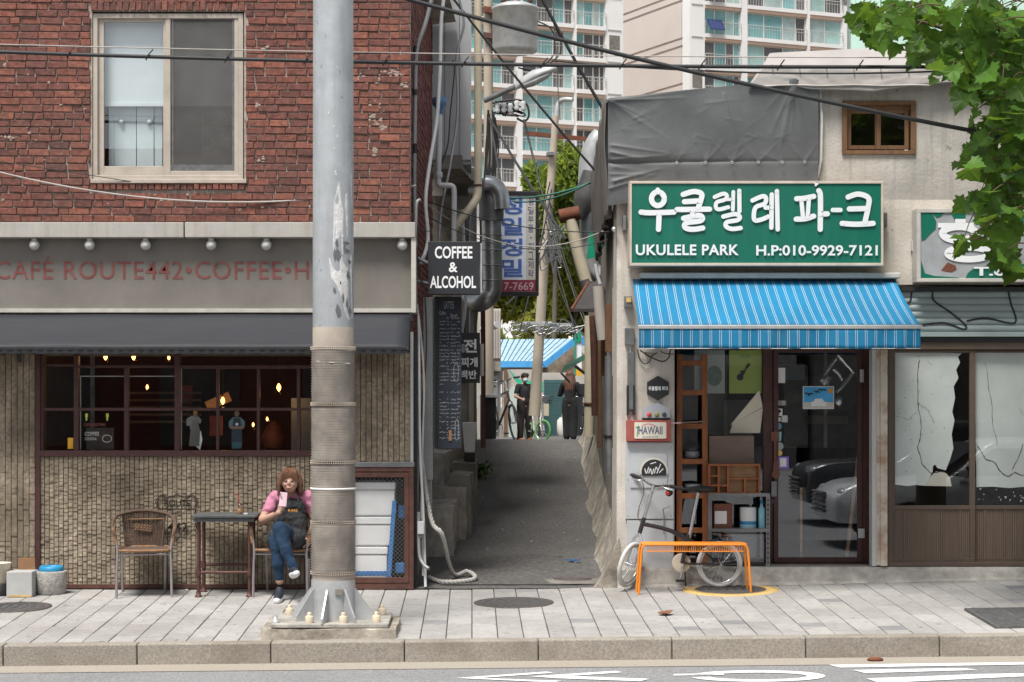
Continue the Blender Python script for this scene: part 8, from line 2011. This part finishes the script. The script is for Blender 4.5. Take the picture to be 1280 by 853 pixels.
# ================================================================== apartment towers
ANG = R(24); CA, SA = math.cos(ANG), math.sin(ANG)
def tower(name, label, px_org, D, py_slabs, bays, pitch_px, u_max_px, py_top, side_len, side_m, extra=None, u_min=None):
    y0_ = D+CY; x0_ = (px_org-VX)*D/FPX
    root = empty(name, (x0_, y0_, 0), label, 'apartment building', 'apartment towers beyond the trees')
    def U(px): k = (px-VX)/FPX; return (k*D-x0_)/(CA-k*SA)
    def Wd(u, d, z): return Vector((x0_+u*CA-d*SA, y0_+u*SA+d*CA, z))       # d: depth behind the facade
    def ob(mb, u0, u1, d0, d1, z0, z1):
        vs = [Wd(u, d, z) for z in (z0, z1) for u, d in ((u0,d0),(u1,d0),(u1,d1),(u0,d1))]; mb.add(vs, [(0,3,2,1),(4,5,6,7),(0,1,5,4),(1,2,6,5),(2,3,7,6),(3,0,4,7)])
    def Zu(py, u): dd = D+u*SA; return CZ-(py-VY)*dd/FPX
    uM = U(u_max_px); ztop = Zu(py_top, 0); fh = pitch_px*D/FPX
    mb = MB(); ob(mb, 0, uM, 1.3, side_len, -2, ztop); body = mb.build('wall', side_m, root)
    z_ref = Zu(py_slabs, 0)
    nfl = 9
    for px0, px1, kind in bays:
        u0, u1 = U(px0), U(px1)
        if kind == 'pillar': mb = MB(); ob(mb, u0, u1, -.05, 1.4, -2, ztop); mb.build('pillar', 'apt_white', root); continue
        if kind == 'blank':
            mb = MB(); ob(mb, u0, u1, 0, 1.4, -2, ztop); w = mb.build('end_wall', 'apt_white', root)
            for f in range(nfl):
                if f in (1, 4): mb = MB(); um = (u0+u1)/2; ob(mb, um-.5, um+.5, -.04, .02, z_ref+f*fh+.9, z_ref+f*fh+2.1); mb.build('vent_grille', 'concrete_dark', w)
                mb = MB(); ob(mb, u0+.2, u1-.2, -.05, 0, z_ref+f*fh+2.5, z_ref+f*fh+2.6); mb.build('drip_mould', 'apt_rail', w)
            continue
        for f in range(nfl):
            zb = z_ref+f*fh; rr_ = random.Random(int(px0*7+f*13))
            pyc = VY-(zb+1-CZ)*FPX/(D+u0*SA)
            if pyc < -40: continue
            mb = MB(); ob(mb, u0, u1, -.12, 1.4, zb-.34, zb); mb.build('floor_slab', 'apt_white', root)
            mb = MB(); ob(mb, u0, u1, .0, 1.4, zb-.62, zb-.342); mb.build('spandrel', 'apt_peach', root)
            win = MB(); ob(win, u0, u1, .30, .36, zb, zb+.10); ob(win, u0, u1, .30, .36, zb+fh-.72, zb+fh-.62)
            nW = kind; edges = [u0+(u1-u0)*t for t in ([0,.5,1] if nW == 2 else [0,.30,.62,.84,1])]
            for q in edges: ob(win, max(u0, q-.05), min(u1, q+.05), .29, .37, zb, zb+fh-.62)
            wo = win.build('window', 'apt_frame', root)
            for i in range(len(edges)-1):
                mb = MB(); ob(mb, edges[i]+.05, edges[i+1]-.05, .33, .345, zb+.1, zb+fh-.72); mb.build('pane', rr_.choice(['apt_teal','apt_teal2','apt_curtain','apt_dark','apt_dark','apt_teal']), wo)
            rl = MB(); ob(rl, u0, u1, -.10, -.06, zb+1.08, zb+1.15); ob(rl, u0, u1, -.10, -.06, zb+.80, zb+.84); nb = max(4, int((u1-u0)/.28))
            for i in range(nb+1): uu = u0+(u1-u0)*i/nb; th = .05 if i % 6 == 0 else .02; ob(rl, uu-th/2, uu+th/2, -.10, -.06, zb, zb+1.1)
            rl.build('balcony_rail', 'apt_rail', root)
    if extra: extra(root, U, Wd, ob, z_ref, fh, uM, ztop)
    return root
tower('apartment_tower', 'white apartment tower with teal balcony windows behind the alley', 585, 160, 226, [(585,612,2),(612.5,645,2),(645,653,'pillar'),(653,717,4),(717,720.5,'pillar'),(720.5,757,3),(757,779,'blank')], 41.4, 779, -60, 14, 'apt_white')
def tw2(root, U, Wd, ob, z_ref, fh, uM, ztop):
    for k in range(5):                                    # drip bands along the plain flank
        mb = MB(); vs = []
        for zz in (ztop-1.5-k*4.1,):
            for a, b in ((zz, zz+.12), (zz-.7, zz-.58)):
                mb.add([Wd(-.03, 1.2, a), Wd(-.03, 15.8, a), Wd(-.03, 15.8, b), Wd(-.03, 1.2, b)], [(0,1,2,3),(3,2,1,0)])
        mb.build('drip_band', 'apt_band', root)
    for f, off in ((0, .5), (1, .5)):
        u0 = U(883); mb = MB(); a = Wd(u0, -.5, z_ref+fh*(3+f)+.55); s = .22; vs = [Wd(u0, -.75, z_ref+fh*(3+f)+.25), Wd(u0+1.55, -.75, z_ref+fh*(3+f)+.25), Wd(u0+1.5, -.15, z_ref+fh*(3+f)+1.25), Wd(u0-.05, -.15, z_ref+fh*(3+f)+1.25)]
        mb.add(vs, [(0,1,2,3),(3,2,1,0)]); o = mb.build('solar_panel', 'solar', root); o.modifiers.new('t', 'SOLIDIFY').thickness = .05
tower('apartment_tower', 'beige apartment tower with solar panels on two balconies', 862, 172, 162, [(862,881,'blank'),(881.5,926,3),(926.5,934,'pillar'),(934.5,1008,4),(1008.5,1012,'pillar'),(1012.5,1053,2),(1053,1063,'blank')], 40.6, 1063, -90, 16, 'apt_beige', tw2)
gb = empty('glass_building', P(1170,90,130), 'mint green glass building behind the plane tree', 'building'); MB().px(1062,-80,1420,140,130,131).build('body', 'mint_line', gb)
for i in range(7):
    for j in range(4): MB().px(1064+i*38,-60+j*41,1100.5+i*38,-20.8+j*41,129.8,130).build('pane', 'mint_glass', gb)

# ================================================================== across the street (seen only in the windows)
oc = empty('opposite_building', (0,-36,0), 'dark brick shop row across the street, mirrored in the windows', 'building')
mb = MB(); mb.box((-30,-40,-.3), (-4,-34,8.5)); mb.build('left_block', 'brick_dark', oc); mb = MB(); mb.box((-3.6,-41,-.3), (9,-34.5,6.5)); mb.build('middle_block', 'stucco_grey', oc); mb = MB(); mb.box((9.4,-40,-.3), (34,-34,9.5)); mb.build('right_block', 'concrete_dark', oc)
for i in range(16):
    for j in range(2): x = -28+i*3.9; MB().box((x,-34.02 if not -3.6 < x+1 < 9 else -34.5,.4+j*3.2), (x+2.2,-33.9 if not -3.6 < x+1 < 9 else -34.4,2.6+j*3.0)).build('window', 'apt_dark', oc)
def car(label, loc, heading, body, suv=False):
    e = empty('parked_car', (0,0,0), label, 'car', 'cars parked across the near lane'); H = 1.62 if suv else 1.44; hb = 1.02 if suv else .92; L_ = 4.6
    prof = [(-2.28,.35),(-2.30,.62),(-2.2,.86 if suv else .74),(-1.9,hb-.06),(-1.0,hb+.02),(-.42,H-.10),(-.1,H),(1.1,H-.02),(1.55,H-.12),(2.05,hb+.06),(2.27,hb-.02),(2.32,.5),(2.25,.3)]
    mb = MB(); n = 9; secs = []
    for k in range(n):
        t = -1+2*k/(n-1); w = .91*t; tuck = abs(t)**3
        secs.append([Vector((x*(1-.035*tuck), w*(1-.16*max(0,(z-hb))/(H-hb)) if z > hb else w, z-(.06*tuck if z > hb else .02*tuck))) for x, z in smooth2(prof)])
    m_ = len(secs[0]); vs = [v for s in secs for v in s]; mb.add(vs, [(k*m_+i, k*m_+i+1, (k+1)*m_+i+1, (k+1)*m_+i) for k in range(n-1) for i in range(m_-1)]+[tuple(range(m_-1,-1,-1)), tuple(range((n-1)*m_, n*m_))], True); mb.build('body', body, e)
    for s in (-1, 1):
        for x in (-1.42, 1.36): 
            w = MB().torus((x,s*.84,.33), .235, .095, 28, 10, 'y').build('wheel', 'tyre', e); mb = MB(); mb.lathe([(.20,-.02),(.20,.02),(.05,.05)], (x,s*.88,.33), 18, True, Matrix.Rotation(R(-90*s), 3, 'X')); mb.build('hubcap', 'galv_light', w)
        mb = MB(); mb.add([(-.86,s*.905,hb+.05),(1.5,s*.905,hb+.06),(1.05,s*.80,H-.12),(-.28,s*.80,H-.12)], [(0,1,2,3),(3,2,1,0)]); mb.build('side_window', 'car_glass', e)
        MB().sphere((-2.12,s*.66,.70 if not suv else .82), .10, 12, sc=(.7,1.9,.8)).build('headlight', 'headlight', e)
        MB().sphere((-.75,s*1.0,hb+.10), .09, 10, sc=(.7,1,.7)).build('mirror', body, e)
    mb = MB(); mb.add([(-.98,-.74,hb+.05),(-.98,.74,hb+.05),(-.40,.62,H-.09),(-.40,-.62,H-.09)], [(0,1,2,3),(3,2,1,0)]); o = mb.build('windscreen', 'car_glass', e); o.location = (-.03,0,.03)
    mb = MB()
    for k in range(5): mb.box((-2.335,-.42,.44+k*.06), (-2.28,.42,.47+k*.06))
    mb.build('grille', 'galv_dark', e); e.location = loc; e.rotation_euler = (0,0,heading); return e
def smooth2(prof): return [(v.x, v.z) for v in smooth_pts([(x, 0, z) for x, z in prof], 4)]
car('white sedan standing right of the frame, mirrored in the shop door', (7.0,-7.2,ROADZ(7.0)), 0, 'car_white'); car('black off-roader behind the white sedan, mirrored in the glass', (7.4,-11.5,ROADZ(7.4)), R(0), 'car_black', True); car('white sedan left of the frame, mirrored in the cafe window', (-7.2,-7.4,ROADZ(-7.2)), R(180), 'car_white')
